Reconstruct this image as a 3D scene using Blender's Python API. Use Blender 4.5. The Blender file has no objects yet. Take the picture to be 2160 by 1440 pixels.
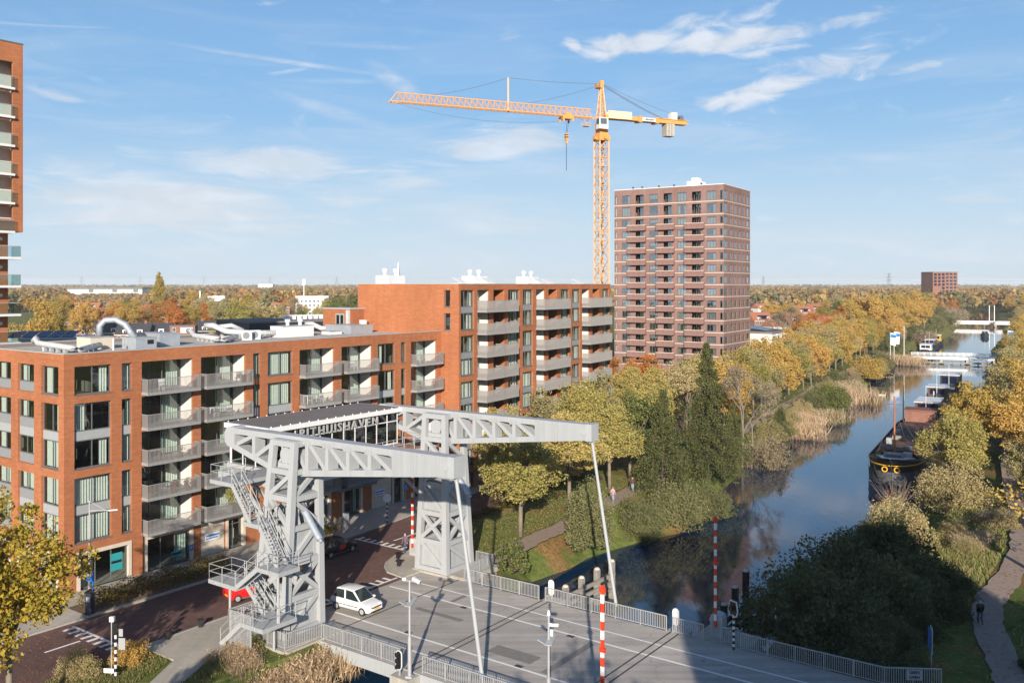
import bpy, math, random
import numpy as np
from mathutils import Vector, Matrix
R = math.radians
S = bpy.context.scene
COL = S.collection
rnd = random.Random(11)

# ------------------------------------------------------------------ camera
cam = bpy.data.cameras.new("camera")
cam.lens = 32.0; cam.sensor_width = 36.0
cam.shift_y = -120.0 / 2160.0
cam.clip_start = 0.5; cam.clip_end = 30000
camo = bpy.data.objects.new("camera", cam); COL.objects.link(camo)
camo.location = (0, 0, 24); camo.rotation_euler = (R(90), 0, 0)
S.camera = camo

# ------------------------------------------------------------------ sun, sky, exposure
SUN_EL = 18.0
sun = bpy.data.lights.new("sun", 'SUN'); sun.energy = 4.3; sun.angle = R(0.5); sun.color = (1.0, 0.9, 0.77)
suno = bpy.data.objects.new("sun", sun); COL.objects.link(suno)
suno.rotation_euler = Vector((0.045, 1, -math.tan(R(SUN_EL)))).to_track_quat('-Z', 'Y').to_euler()
suno.location = (0, -30, 60)
W = bpy.data.worlds.new("World"); S.world = W; W.use_nodes = True
SKY_STRENGTH = 0.086
def build_sky():
    nt = W.node_tree; N = nt.nodes; Lk = nt.links
    N.clear()
    def nd(t, **k):
        n = N.new(t)
        for a, b in k.items(): setattr(n, a, b)
        return n
    def math_(op, a, b=None, c=None, clamp=False):
        n = nd('ShaderNodeMath', operation=op); n.use_clamp = clamp
        for i, x in enumerate((a, b, c)):
            if x is None: continue
            if isinstance(x, (int, float)): n.inputs[i].default_value = x
            else: Lk.new(x, n.inputs[i])
        return n.outputs[0]
    out = nd('ShaderNodeOutputWorld'); bg = nd('ShaderNodeBackground')
    sky = nd('ShaderNodeTexSky'); sky.sky_type = 'NISHITA'; sky.sun_disc = False
    sky.sun_elevation = R(SUN_EL); sky.sun_rotation = R(182.6)
    sky.altitude = 0; sky.air_density = 1.0; sky.dust_density = 0.4; sky.ozone_density = 1.6
    tc = nd('ShaderNodeTexCoord'); sep = nd('ShaderNodeSeparateXYZ')
    Lk.new(tc.outputs['Generated'], sep.inputs[0])
    X, Y, Z = sep.outputs
    az = math_('ARCTAN2', X, Y); el = math_('ARCSINE', Z)
    cmb = nd('ShaderNodeCombineXYZ'); Lk.new(az, cmb.inputs[0]); Lk.new(el, cmb.inputs[1])
    ae = cmb.outputs[0]
    # clouds: soft elongated patches in (azimuth, elevation), broken up by streaky noise
    def patch(a, e, ha, he, tilt, w, src=None):
        m = nd('ShaderNodeMapping', vector_type='TEXTURE')
        m.inputs['Location'].default_value = (a, e, 0); m.inputs['Rotation'].default_value = (0, 0, tilt)
        m.inputs['Scale'].default_value = (ha, he, 1)
        Lk.new(src or warp, m.inputs[0])
        l = nd('ShaderNodeVectorMath', operation='LENGTH'); Lk.new(m.outputs[0], l.inputs[0])
        r = nd('ShaderNodeMapRange', interpolation_type='SMOOTHSTEP')
        Lk.new(l.outputs['Value'], r.inputs[0])
        r.inputs[1].default_value = 1.15; r.inputs[2].default_value = 0.1; r.inputs[3].default_value = 0; r.inputs[4].default_value = w
        return r.outputs[0]
    def noise(scale, sc3, rot, detail=6, rough=0.55, dist=0.0):
        m = nd('ShaderNodeMapping'); m.inputs['Scale'].default_value = sc3; m.inputs['Rotation'].default_value = (0, 0, rot)
        Lk.new(ae, m.inputs[0])
        n = nd('ShaderNodeTexNoise', noise_dimensions='2D'); n.inputs['Scale'].default_value = scale
        n.inputs['Detail'].default_value = detail; n.inputs['Roughness'].default_value = rough; n.inputs['Distortion'].default_value = dist
        Lk.new(m.outputs[0], n.inputs[0])
        return n
    nw = noise(9, (1, 2.2, 1), -0.1, 4)
    sub = nd('ShaderNodeVectorMath', operation='SUBTRACT'); Lk.new(nw.outputs['Color'], sub.inputs[0]); sub.inputs[1].default_value = (.5, .5, .5)
    scl = nd('ShaderNodeVectorMath', operation='MULTIPLY'); Lk.new(sub.outputs[0], scl.inputs[0]); scl.inputs[1].default_value = (0.05, 0.022, 0)
    add = nd('ShaderNodeVectorMath', operation='ADD'); Lk.new(ae, add.inputs[0]); Lk.new(scl.outputs[0], add.inputs[1])
    warp = add.outputs[0]
    def px(x, y):
        a = math.atan((x - 1080) / 1920); return a, math.atan((600 - y) / 1920 * math.cos(a))
    puffs = [(1330, 97, 140, 25, .10, 1.0), (1560, 80, 230, 25, .12, 1.0), (1760, 52, 190, 16, .14, .7), (1500, 42, 150, 20, .06, .5), (1212, 98, 26, 17, .6, .8),
             (1600, 195, 170, 24, .22, .85), (1760, 138, 170, 24, .05, .7), (1900, 146, 110, 8, .08, .7), (1640, 108, 90, 10, .02, .45), (1610, 243, 70, 12, .12, .55), (1330, 270, 80, 8, .1, .35)]
    wisps = [(1040, 300, 190, 36, .1, .72), (330, 430, 380, 64, -.02, .85), (560, 350, 230, 32, -.03, .78), (300, 335, 120, 20, .05, .4), (800, 375, 210, 22, -.05, .62),
             (480, 470, 400, 30, 0, .75), (130, 195, 70, 16, -.05, .36), (1100, 470, 200, 22, .03, .62), (1150, 365, 80, 8, 0, .45), (1060, 65, 60, 22, 0, .45), (130, 345, 80, 18, -.15, .4),
             (2050, 420, 230, 22, .02, .35), (1800, 470, 260, 20, .0, .3), (620, 410, 300, 30, .03, .5), (1900, 60, 120, 10, .2, .4)]
    trails = [(600, 130, 250, 4.5, -.085, .62), (830, 170, 70, 16, -.55, .6), (700, 235, 160, 13, -.27, .45), (760, 97, 150, 5, -.01, .4), (700, 172, 130, 5, .03, .3)]
    def total(lst, src=None):
        acc = None
        for x, y, hx, hy, t, w in lst:
            a, e = px(x, y); o = patch(a, e, hx * 1.12 / 1920, hy * 1.5 / 1920, t, w, src)
            acc = o if acc is None else math_('MAXIMUM', acc, o)
        return acc
    n1 = noise(16, (1, 2.6, 1), -0.12, 8, .6, .4).outputs['Fac']
    n2 = noise(7, (1, 5.5, 1), -0.06, 8, .62, .8).outputs['Fac']
    n3 = noise(5, (1, 7, 1), 0.04, 7, .6, .5).outputs['Fac']
    def mr(v, a, b, c=0., d=1.):
        r = nd('ShaderNodeMapRange', interpolation_type='SMOOTHSTEP')
        Lk.new(v, r.inputs[0]); r.inputs[1].default_value = a; r.inputs[2].default_value = b; r.inputs[3].default_value = c; r.inputs[4].default_value = d
        return r.outputs[0]
    dp = mr(math_('ADD', total(puffs), math_('MULTIPLY_ADD', n1, 1.9, -.5)), .62, 1.5)
    dw = mr(math_('ADD', total(wisps), math_('MULTIPLY_ADD', n2, 1.7, -.4)), .62, 1.35, 0, .8)
    dt = math_('MULTIPLY', total(trails, ae), mr(n1, .3, .7, .35, 1.0))
    veil = math_('MULTIPLY', mr(n3, .42, .75, 0, .4), mr(el, .42, .03))
    d = math_('MAXIMUM', math_('MAXIMUM', dp, dw), math_('MAXIMUM', dt, veil))
    d = math_('MULTIPLY', d, mr(el, -.01, .03))
    shade = mr(n1, .35, .75, .86, 1.0)
    white = nd('ShaderNodeMixRGB', blend_type='MULTIPLY'); white.inputs[0].default_value = 1
    white.inputs[1].default_value = (6.1, 6.25, 6.6, 1)
    Lk.new(shade, white.inputs[2])
    # pale air near the horizon
    hz = nd('ShaderNodeMixRGB'); Lk.new(mr(el, .21, .0, 0, .92), hz.inputs[0]); hz.inputs[2].default_value = (4.5, 5.4, 6.15, 1)
    hs = nd('ShaderNodeMixRGB', blend_type='MULTIPLY'); hs.inputs[0].default_value = 1; hs.inputs[2].default_value = (.53, .72, .92, 1)
    Lk.new(sky.outputs[0], hs.inputs[1])
    md = nd('ShaderNodeMixRGB'); Lk.new(mr(el, .5, .12, 0, .75), md.inputs[0]); Lk.new(hs.outputs[0], md.inputs[1]); md.inputs[2].default_value = (1.95, 3.55, 5.5, 1)
    Lk.new(md.outputs[0], hz.inputs[1])
    mix = nd('ShaderNodeMixRGB'); Lk.new(math_('MULTIPLY', d, .8), mix.inputs[0]); Lk.new(hz.outputs[0], mix.inputs[1]); Lk.new(white.outputs[0], mix.inputs[2])
    Lk.new(mix.outputs[0], bg.inputs[0]); bg.inputs[1].default_value = SKY_STRENGTH
    Lk.new(bg.outputs[0], out.inputs[0])
build_sky()
S.view_settings.view_transform = 'Standard'; S.view_settings.look = 'None'
S.view_settings.exposure = 0.76; S.view_settings.gamma = 1.0; S.view_settings.use_curve_mapping = False
S.render.engine = 'CYCLES'
S.cycles.use_denoising = True
S.cycles.max_bounces = 8; S.cycles.diffuse_bounces = 3; S.cycles.glossy_bounces = 3; S.cycles.transmission_bounces = 3; S.cycles.transparent_max_bounces = 12
S.cycles.caustics_reflective = False; S.cycles.caustics_refractive = False

# ------------------------------------------------------------------ frames of reference
U = Vector((.808, -.589, 0)).normalized()     # along the bridge road, towards the right bank
V = Vector((-U.y, U.x, 0))                    # along the street and the canal
RU = math.atan2(U.y, U.x)
def UV(u, v, z=0.0): return U * u + V * v + Vector((0, 0, z))
def G(px, py, z=0.0):                         # survey of the photograph: a point of a level plane
    Yd = 1920.0 * (24 - z) / (py - 600); return Vector(((px - 1080) / 1920 * Yd, Yd, z))

# ------------------------------------------------------------------ helpers
class MB:
    def __init__(s, m=None): s.v = []; s.f = []; s.mi = []; s.cur = 0; s.m = m or Matrix()
    def add(s, vs, fs):
        b = len(s.v); m = s.m
        s.v += [tuple(m @ Vector(p)) for p in vs]; s.f += [tuple(i + b for i in f) for f in fs]; s.mi += [s.cur] * len(fs)
        return s
    def box(s, x0, y0, z0, x1, y1, z1):
        if x0 > x1: x0, x1 = x1, x0
        if y0 > y1: y0, y1 = y1, y0
        if z0 > z1: z0, z1 = z1, z0
        return s.add([(x0, y0, z0), (x1, y0, z0), (x1, y1, z0), (x0, y1, z0), (x0, y0, z1), (x1, y0, z1), (x1, y1, z1), (x0, y1, z1)],
              [(0, 3, 2, 1), (4, 5, 6, 7), (0, 1, 5, 4), (1, 2, 6, 5), (2, 3, 7, 6), (3, 0, 4, 7)])
    def quad(s, a, b, c, d): return s.add([a, b, c, d], [(0, 1, 2, 3)])
    def poly(s, pts): return s.add(pts, [tuple(range(len(pts)))])
    def prism(s, pts, z0, z1):
        n = len(pts)
        vs = [(p[0], p[1], z0) for p in pts] + [(p[0], p[1], z1) for p in pts]
        return s.add(vs, [tuple(range(n - 1, -1, -1)), tuple(range(n, 2 * n))] + [(i, (i + 1) % n, n + (i + 1) % n, n + i) for i in range(n)])
    def extr(s, pts, d):                         # planar 3-d outline pushed along d
        n = len(pts); d = Vector(d)
        vs = [tuple(p) for p in pts] + [tuple(Vector(p) + d) for p in pts]
        return s.add(vs, [tuple(range(n - 1, -1, -1)), tuple(range(n, 2 * n))] + [(i, (i + 1) % n, n + (i + 1) % n, n + i) for i in range(n)])
    def beam(s, p, q, w, h=None, up=(0, 0, 1), w2=None, h2=None):
        p = Vector(p); q = Vector(q); h = h or w; d = (q - p).normalized(); up = Vector(up)
        if abs(d.dot(up)) > .98: up = Vector((0, 1, 0)) if abs(d.y) < .9 else Vector((1, 0, 0))
        a = d.cross(up).normalized(); b = a.cross(d)
        w2 = w2 or w; h2 = h2 or h
        vs = []
        for c, ww, hh in ((p, w, h), (q, w2, h2)):
            for i, j in ((-1, -1), (1, -1), (1, 1), (-1, 1)): vs.append(tuple(c + a * i * ww / 2 + b * j * hh / 2))
        return s.add(vs, [(0, 1, 2, 3), (7, 6, 5, 4), (0, 4, 5, 1), (1, 5, 6, 2), (2, 6, 7, 3), (3, 7, 4, 0)])
    def tube(s, p, q, r0, r1=None, n=8, cap=True):
        p = Vector(p); q = Vector(q); r1 = r0 if r1 is None else r1; d = (q - p).normalized()
        up = Vector((0, 0, 1)) if abs(d.z) < .95 else Vector((1, 0, 0))
        a = d.cross(up).normalized(); b = a.cross(d); vs = []
        for c, r in ((p, r0), (q, r1)):
            for i in range(n):
                t = 2 * math.pi * i / n; vs.append(tuple(c + a * math.cos(t) * r + b * math.sin(t) * r))
        fs = [(i, n + i, n + (i + 1) % n, (i + 1) % n) for i in range(n)]
        if cap: fs += [tuple(range(n)), tuple(range(2 * n - 1, n - 1, -1))]
        return s.add(vs, fs)
    def path(s, pts, r, n=8):
        for a, b in zip(pts, pts[1:]): s.tube(a, b, r, r, n)
        return s
    def bent(s, pts, r, n=10):                   # round duct with mitred corners
        pts = [Vector(p) for p in pts]; rings = []; vs = []
        d0 = (pts[1] - pts[0]).normalized(); up = Vector((0, 0, 1)) if abs(d0.z) < .9 else Vector((1, 0, 0))
        a = d0.cross(up).normalized()
        for i, p in enumerate(pts):
            di = (pts[min(i + 1, len(pts) - 1)] - pts[max(i - 1, 0)]).normalized()
            a = (a - di * a.dot(di)).normalized(); b = a.cross(di)
            for k in range(n):
                t = 2 * math.pi * k / n; vs.append(tuple(p + a * math.cos(t) * r + b * math.sin(t) * r))
        fs = []
        for i in range(len(pts) - 1):
            for k in range(n): fs.append((i * n + k, (i + 1) * n + k, (i + 1) * n + (k + 1) % n, i * n + (k + 1) % n))
        m = (len(pts) - 1) * n
        fs += [tuple(range(n)), tuple(range(m + n - 1, m - 1, -1))]
        return s.add(vs, fs)
    def lathe(s, prof, n=12, c=(0, 0, 0)):
        vs = []; fs = []
        for r, z in prof:
            for i in range(n):
                t = 2 * math.pi * i / n; vs.append((c[0] + r * math.cos(t), c[1] + r * math.sin(t), c[2] + z))
        for j in range(len(prof) - 1):
            for i in range(n): fs.append((j * n + i, j * n + (i + 1) % n, (j + 1) * n + (i + 1) % n, (j + 1) * n + i))
        k = (len(prof) - 1) * n
        fs += [tuple(range(n - 1, -1, -1)), tuple(range(k, k + n))]
        return s.add(vs, fs)
    def disc(s, c, nrm, r, n=14, t=.03):
        c = Vector(c); nrm = Vector(nrm).normalized(); return s.tube(c, c + nrm * t, r, r, n)
    def mesh(s, name, mats=None, smooth=False):
        me = bpy.data.meshes.new(name); me.from_pydata(s.v, [], s.f)
        for m in (mats if isinstance(mats, (list, tuple)) else [mats] if mats else []): me.materials.append(m)
        if s.mi and max(s.mi): me.polygons.foreach_set('material_index', s.mi)
        if smooth: me.polygons.foreach_set('use_smooth', [True] * len(me.polygons))
        me.update(); return me
    def build(s, name, mats, parent=None, loc=None, rot=None, smooth=False, kind=None):
        return put(name, s.mesh(name, mats, smooth), parent, loc, rot, kind)
def put(name, me, parent=None, loc=None, rot=None, kind=None):
    o = bpy.data.objects.new(name, me); COL.objects.link(o)
    if parent is not None: o.parent = parent
    if loc is not None: o.location = loc
    if rot is not None: o.rotation_euler = rot if isinstance(rot, (tuple, list)) else (0, 0, rot)
    if kind: o['kind'] = kind
    return o
def tag(o, label=None, cat=None, group=None, kind=None):
    if label: o['label'] = label
    if cat: o['category'] = cat
    if group: o['group'] = group
    if kind: o['kind'] = kind
    return o
def empty(name, loc=(0, 0, 0), rz=0.0, label=None, cat=None, group=None):
    o = bpy.data.objects.new(name, None); COL.objects.link(o); o.location = loc; o.rotation_euler = (0, 0, rz); o.empty_display_size = .3
    return tag(o, label, cat, group)
def copy_tree(o, parent=None, loc=None, rz=None, label=None, group=None, scale=None):
    c = o.copy(); COL.objects.link(c); c.parent = parent
    if loc is not None: c.location = loc
    if rz is not None: c.rotation_euler = (0, 0, rz)
    if scale is not None: c.scale = scale if isinstance(scale, (tuple, list)) else (scale,) * 3
    if label: c['label'] = label
    if group: c['group'] = group
    for ch in list(o.children): copy_tree(ch, c)
    return c

# ------------------------------------------------------------------ materials
def _nt(name):
    m = bpy.data.materials.new(name); m.use_nodes = True; nt = m.node_tree
    return m, nt, nt.nodes['Principled BSDF']
def _n(nt, t, **k):
    n = nt.nodes.new(t)
    for a, b in k.items(): setattr(n, a, b)
    return n
def pm(name, col, rough=.6, metal=0.0, var=.15, scale=1.5, bump=0.0, bscale=30, spec=.4, stretch=(1, 1, 1), emit=None, streak=0.0):
    m, nt, b = _nt(name); L = nt.links
    b.inputs['Roughness'].default_value = rough; b.inputs['Metallic'].default_value = metal
    b.inputs['Specular IOR Level'].default_value = spec
    tc = _n(nt, 'ShaderNodeTexCoord')
    mp = _n(nt, 'ShaderNodeMapping'); mp.inputs['Scale'].default_value = stretch; L.new(tc.outputs['Object'], mp.inputs[0])
    if var:
        n = _n(nt, 'ShaderNodeTexNoise'); n.inputs['Scale'].default_value = scale; n.inputs['Detail'].default_value = 8; n.inputs['Roughness'].default_value = .62
        L.new(mp.outputs[0], n.inputs[0])
        r = _n(nt, 'ShaderNodeMapRange'); L.new(n.outputs['Fac'], r.inputs[0])
        r.inputs[1].default_value = .25; r.inputs[2].default_value = .75; r.inputs[3].default_value = 1 - var; r.inputs[4].default_value = 1 + var
        x = _n(nt, 'ShaderNodeVectorMath', operation='SCALE'); x.inputs[0].default_value = col[:3]; L.new(r.outputs[0], x.inputs['Scale'])
        src = x.outputs[0]
        if streak:
            mp2 = _n(nt, 'ShaderNodeMapping'); mp2.inputs['Scale'].default_value = (7, 7, .35); L.new(tc.outputs['Object'], mp2.inputs[0])
            n2 = _n(nt, 'ShaderNodeTexNoise'); n2.inputs['Scale'].default_value = 1.0; n2.inputs['Detail'].default_value = 5; L.new(mp2.outputs[0], n2.inputs[0])
            r2 = _n(nt, 'ShaderNodeMapRange'); L.new(n2.outputs['Fac'], r2.inputs[0]); r2.inputs[1].default_value = .35; r2.inputs[2].default_value = .65
            r2.inputs[3].default_value = 1 - streak; r2.inputs[4].default_value = 1.0
            x2 = _n(nt, 'ShaderNodeVectorMath', operation='SCALE'); L.new(src, x2.inputs[0]); L.new(r2.outputs[0], x2.inputs['Scale']); src = x2.outputs[0]
        L.new(src, b.inputs['Base Color'])
    else: b.inputs['Base Color'].default_value = (*col[:3], 1)
    if bump:
        n = _n(nt, 'ShaderNodeTexNoise'); n.inputs['Scale'].default_value = bscale; n.inputs['Detail'].default_value = 4; L.new(mp.outputs[0], n.inputs[0])
        bp = _n(nt, 'ShaderNodeBump'); bp.inputs['Strength'].default_value = bump; bp.inputs['Distance'].default_value = .05
        L.new(n.outputs['Fac'], bp.inputs['Height']); L.new(bp.outputs[0], b.inputs['Normal'])
    if emit: b.inputs['Emission Color'].default_value = (*emit[:3], 1); b.inputs['Emission Strength'].default_value = emit[3]
    return m
def brickmat(name, c1, c2, mortar, bw=.22, bh=.07, band=.13, var=.17, flat=False):
    m, nt, b = _nt(name); L = nt.links
    b.inputs['Roughness'].default_value = .85; b.inputs['Specular IOR Level'].default_value = .2
    tc = _n(nt, 'ShaderNodeTexCoord'); sp = _n(nt, 'ShaderNodeSeparateXYZ'); L.new(tc.outputs['Object'], sp.inputs[0])
    cb = _n(nt, 'ShaderNodeCombineXYZ')
    if flat: L.new(sp.outputs[0], cb.inputs[0]); L.new(sp.outputs[1], cb.inputs[1])
    else:
        ad = _n(nt, 'ShaderNodeMath', operation='ADD'); L.new(sp.outputs[0], ad.inputs[0]); L.new(sp.outputs[1], ad.inputs[1])
        L.new(ad.outputs[0], cb.inputs[0]); L.new(sp.outputs[2], cb.inputs[1])
    br = _n(nt, 'ShaderNodeTexBrick'); L.new(cb.outputs[0], br.inputs['Vector'])
    br.inputs['Color1'].default_value = (*c1, 1); br.inputs['Color2'].default_value = (*c2, 1); br.inputs['Mortar'].default_value = (*mortar, 1)
    br.inputs['Scale'].default_value = 1; br.inputs['Mortar Size'].default_value = .007; br.inputs['Brick Width'].default_value = bw; br.inputs['Row Height'].default_value = bh; br.inputs['Bias'].default_value = 0
    n = _n(nt, 'ShaderNodeTexNoise'); n.inputs['Scale'].default_value = 1.0; n.inputs['Detail'].default_value = 9; n.inputs['Roughness'].default_value = .7
    mp = _n(nt, 'ShaderNodeMapping'); mp.inputs['Scale'].default_value = (.9, 5, 1) if not flat else (1.2, 1.2, 1); L.new(cb.outputs[0], mp.inputs[0]); L.new(mp.outputs[0], n.inputs[0])
    r = _n(nt, 'ShaderNodeMapRange'); L.new(n.outputs['Fac'], r.inputs[0]); r.inputs[1].default_value = .25; r.inputs[2].default_value = .75; r.inputs[3].default_value = 1 - var * 1.6; r.inputs[4].default_value = 1 + var
    n2 = _n(nt, 'ShaderNodeTexNoise'); n2.inputs['Scale'].default_value = .13; n2.inputs['Detail'].default_value = 3; L.new(cb.outputs[0], n2.inputs[0])
    r2 = _n(nt, 'ShaderNodeMapRange'); L.new(n2.outputs['Fac'], r2.inputs[0]); r2.inputs[1].default_value = .3; r2.inputs[2].default_value = .7; r2.inputs[3].default_value = 1 - band; r2.inputs[4].default_value = 1 + band
    mm = _n(nt, 'ShaderNodeMath', operation='MULTIPLY'); L.new(r.outputs[0], mm.inputs[0]); L.new(r2.outputs[0], mm.inputs[1])
    mp3 = _n(nt, 'ShaderNodeMapping'); mp3.inputs['Scale'].default_value = (1.6, .1, 1); L.new(cb.outputs[0], mp3.inputs[0])
    n3 = _n(nt, 'ShaderNodeTexNoise'); n3.inputs['Scale'].default_value = 1.0; n3.inputs['Detail'].default_value = 6; n3.inputs['Roughness'].default_value = .65; L.new(mp3.outputs[0], n3.inputs[0])
    r3 = _n(nt, 'ShaderNodeMapRange'); L.new(n3.outputs['Fac'], r3.inputs[0]); r3.inputs[1].default_value = .35; r3.inputs[2].default_value = .7; r3.inputs[3].default_value = 1.04; r3.inputs[4].default_value = .88
    m2 = _n(nt, 'ShaderNodeMath', operation='MULTIPLY'); L.new(mm.outputs[0], m2.inputs[0]); L.new(r3.outputs[0], m2.inputs[1]); mm = m2
    x = _n(nt, 'ShaderNodeVectorMath', operation='SCALE'); L.new(br.outputs['Color'], x.inputs[0]); L.new(mm.outputs[0], x.inputs['Scale'])
    L.new(x.outputs[0], b.inputs['Base Color'])
    return m
def glassmat(name, tint=(.87, .91, .895), refl=.5, dark=0.0):
    m, nt, b = _nt(name); L = nt.links; nt.nodes.remove(b)
    out = nt.nodes['Material Output']
    tr = _n(nt, 'ShaderNodeBsdfTransparent'); tr.inputs[0].default_value = (*tint, 1)
    gl = _n(nt, 'ShaderNodeBsdfGlossy'); gl.inputs['Roughness'].default_value = .015; gl.inputs[0].default_value = (.95, .97, 1, 1)
    tc = _n(nt, 'ShaderNodeTexCoord'); n = _n(nt, 'ShaderNodeTexNoise'); n.inputs['Scale'].default_value = .6; L.new(tc.outputs['Object'], n.inputs[0])
    bp = _n(nt, 'ShaderNodeBump'); bp.inputs['Strength'].default_value = .06; bp.inputs['Distance'].default_value = .3; L.new(n.outputs['Fac'], bp.inputs['Height']); L.new(bp.outputs[0], gl.inputs['Normal'])
    lw = _n(nt, 'ShaderNodeLayerWeight'); lw.inputs['Blend'].default_value = .5
    pw = _n(nt, 'ShaderNodeMath', operation='POWER'); L.new(lw.outputs['Facing'], pw.inputs[0]); pw.inputs[1].default_value = 5
    mu = _n(nt, 'ShaderNodeMath', operation='MULTIPLY_ADD'); mu.use_clamp = True; L.new(pw.outputs[0], mu.inputs[0]); mu.inputs[1].default_value = .9; mu.inputs[2].default_value = .03 + refl * .07
    mx = _n(nt, 'ShaderNodeMixShader'); L.new(mu.outputs[0], mx.inputs[0]); L.new(tr.outputs[0], mx.inputs[1]); L.new(gl.outputs[0], mx.inputs[2])
    L.new(mx.outputs[0], out.inputs[0]); return m
def leafmat(name, cols, trans=.36, hue=.02, val=.25, attr=None):
    m, nt, b = _nt(name); L = nt.links; nt.nodes.remove(b); out = nt.nodes['Material Output']
    ge = _n(nt, 'ShaderNodeNewGeometry'); rp = _n(nt, 'ShaderNodeValToRGB'); rp.color_ramp.interpolation = 'LINEAR'
    els = rp.color_ramp.elements
    while len(els) < len(cols): els.new(.5)
    for i, c in enumerate(cols): els[i].position = i / (len(cols) - 1); els[i].color = (*c, 1)
    L.new(ge.outputs['Random Per Island'], rp.inputs[0])
    oi = _n(nt, 'ShaderNodeObjectInfo'); hs = _n(nt, 'ShaderNodeHueSaturation'); L.new(rp.outputs[0], hs.inputs['Color'])
    def mr(a, bb):
        r = _n(nt, 'ShaderNodeMapRange'); L.new(oi.outputs['Random'], r.inputs[0]); r.inputs[3].default_value = a; r.inputs[4].default_value = bb; return r.outputs[0]
    L.new(mr(.5 - hue, .5 + hue), hs.inputs['Hue']); L.new(mr(1 + val * .6, 1 - val), hs.inputs['Value'])
    src = hs.outputs[0]
    if attr:
        at = _n(nt, 'ShaderNodeAttribute'); at.attribute_name = attr
        mx = _n(nt, 'ShaderNodeMixRGB', blend_type='MULTIPLY'); mx.inputs[0].default_value = 1; L.new(src, mx.inputs[1]); L.new(at.outputs['Color'], mx.inputs[2]); src = mx.outputs[0]
    d = _n(nt, 'ShaderNodeBsdfDiffuse'); t = _n(nt, 'ShaderNodeBsdfTranslucent'); L.new(src, d.inputs[0]); L.new(src, t.inputs[0])
    mx = _n(nt, 'ShaderNodeMixShader'); mx.inputs[0].default_value = trans; L.new(d.outputs[0], mx.inputs[1]); L.new(t.outputs[0], mx.inputs[2])
    L.new(mx.outputs[0], out.inputs[0]); return m
M = {}
M['brick'] = brickmat('orange_brick', (.455, .168, .072), (.385, .128, .052), (.34, .165, .095))
M['brownbrick'] = brickmat('brown_brick', (.285, .165, .142), (.235, .13, .113), (.29, .20, .175))
M['redbrick'] = brickmat('red_brick', (.30, .13, .095), (.24, .10, .07), (.32, .22, .18))
M['paving'] = brickmat('brick_paving', (.19, .105, .088), (.14, .08, .07), (.125, .09, .078), .21, .09, .2, .2, flat=True)
M['slabs'] = brickmat('concrete_slabs', (.47, .425, .36), (.44, .40, .34), (.33, .295, .25), .6, .3, .1, .1, flat=True)
def asphaltmat(name, col):
    m, nt, b = _nt(name); L = nt.links; b.inputs['Roughness'].default_value = .88; b.inputs['Specular IOR Level'].default_value = .3
    tc = _n(nt, 'ShaderNodeTexCoord')
    def fac(scale, sc, rot, lo, hi, a, bb, detail=6, rough=.6):
        mp = _n(nt, 'ShaderNodeMapping'); mp.inputs['Rotation'].default_value = (0, 0, rot); mp.inputs['Scale'].default_value = sc; L.new(tc.outputs['Object'], mp.inputs[0])
        n = _n(nt, 'ShaderNodeTexNoise'); n.inputs['Scale'].default_value = scale; n.inputs['Detail'].default_value = detail; n.inputs['Roughness'].default_value = rough; L.new(mp.outputs[0], n.inputs[0])
        r = _n(nt, 'ShaderNodeMapRange'); L.new(n.outputs['Fac'], r.inputs[0]); r.inputs[1].default_value = lo; r.inputs[2].default_value = hi; r.inputs[3].default_value = a; r.inputs[4].default_value = bb; return r.outputs[0]
    def mul(x, y):
        q = _n(nt, 'ShaderNodeMath', operation='MULTIPLY'); L.new(x, q.inputs[0]); L.new(y, q.inputs[1]); return q.outputs[0]
    rr = -math.atan2(-.589, .808)
    f = mul(mul(fac(1, (.05, 1.3, 1), rr, .35, .65, .80, 1.08), fac(.35, (1, 1, 1), 0, .3, .7, .86, 1.1)), mul(fac(9, (1, 1, 1), 0, .3, .7, .9, 1.1, 8, .8), fac(1.7, (1, 1, 1), 0, .62, .72, 1.0, .80, 5, .7)))
    vo = _n(nt, 'ShaderNodeTexVoronoi', feature='DISTANCE_TO_EDGE'); vo.inputs['Scale'].default_value = .16
    mp = _n(nt, 'ShaderNodeMapping'); L.new(tc.outputs['Object'], mp.inputs[0]); nn = _n(nt, 'ShaderNodeTexNoise'); nn.inputs['Scale'].default_value = .9; L.new(tc.outputs['Object'], nn.inputs[0])
    ad = _n(nt, 'ShaderNodeVectorMath', operation='MULTIPLY_ADD'); L.new(nn.outputs['Color'], ad.inputs[0]); ad.inputs[1].default_value = (2.2, 2.2, 0); L.new(mp.outputs[0], ad.inputs[2]); L.new(ad.outputs[0], vo.inputs[0])
    cr = _n(nt, 'ShaderNodeMapRange'); L.new(vo.outputs['Distance'], cr.inputs[0]); cr.inputs[1].default_value = 0; cr.inputs[2].default_value = .006; cr.inputs[3].default_value = .68; cr.inputs[4].default_value = 1
    f = mul(f, cr.outputs[0])
    x = _n(nt, 'ShaderNodeVectorMath', operation='SCALE'); x.inputs[0].default_value = col; L.new(f, x.inputs['Scale']); L.new(x.outputs[0], b.inputs['Base Color'])
    return m
M['asphalt'] = asphaltmat('asphalt', (.42, .385, .345))
M['asphalt2'] = asphaltmat('bridge_asphalt_side', (.46, .42, .375))
M['concrete'] = pm('concrete', (.42, .39, .34), .85, var=.18, scale=1.2, streak=.12)
M['kerb'] = pm('kerb_concrete', (.40, .375, .33), .85, var=.12, scale=3)
M['paint'] = pm('road_paint', (.80, .78, .74), .7, var=.14, scale=6)
M['joint'] = pm('joint_rubber', (.06, .055, .05), .8, var=.2)
M['steel'] = pm('pale_grey_steel', (.40, .415, .425), .38, var=.035, scale=.8, streak=.07)
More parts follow.
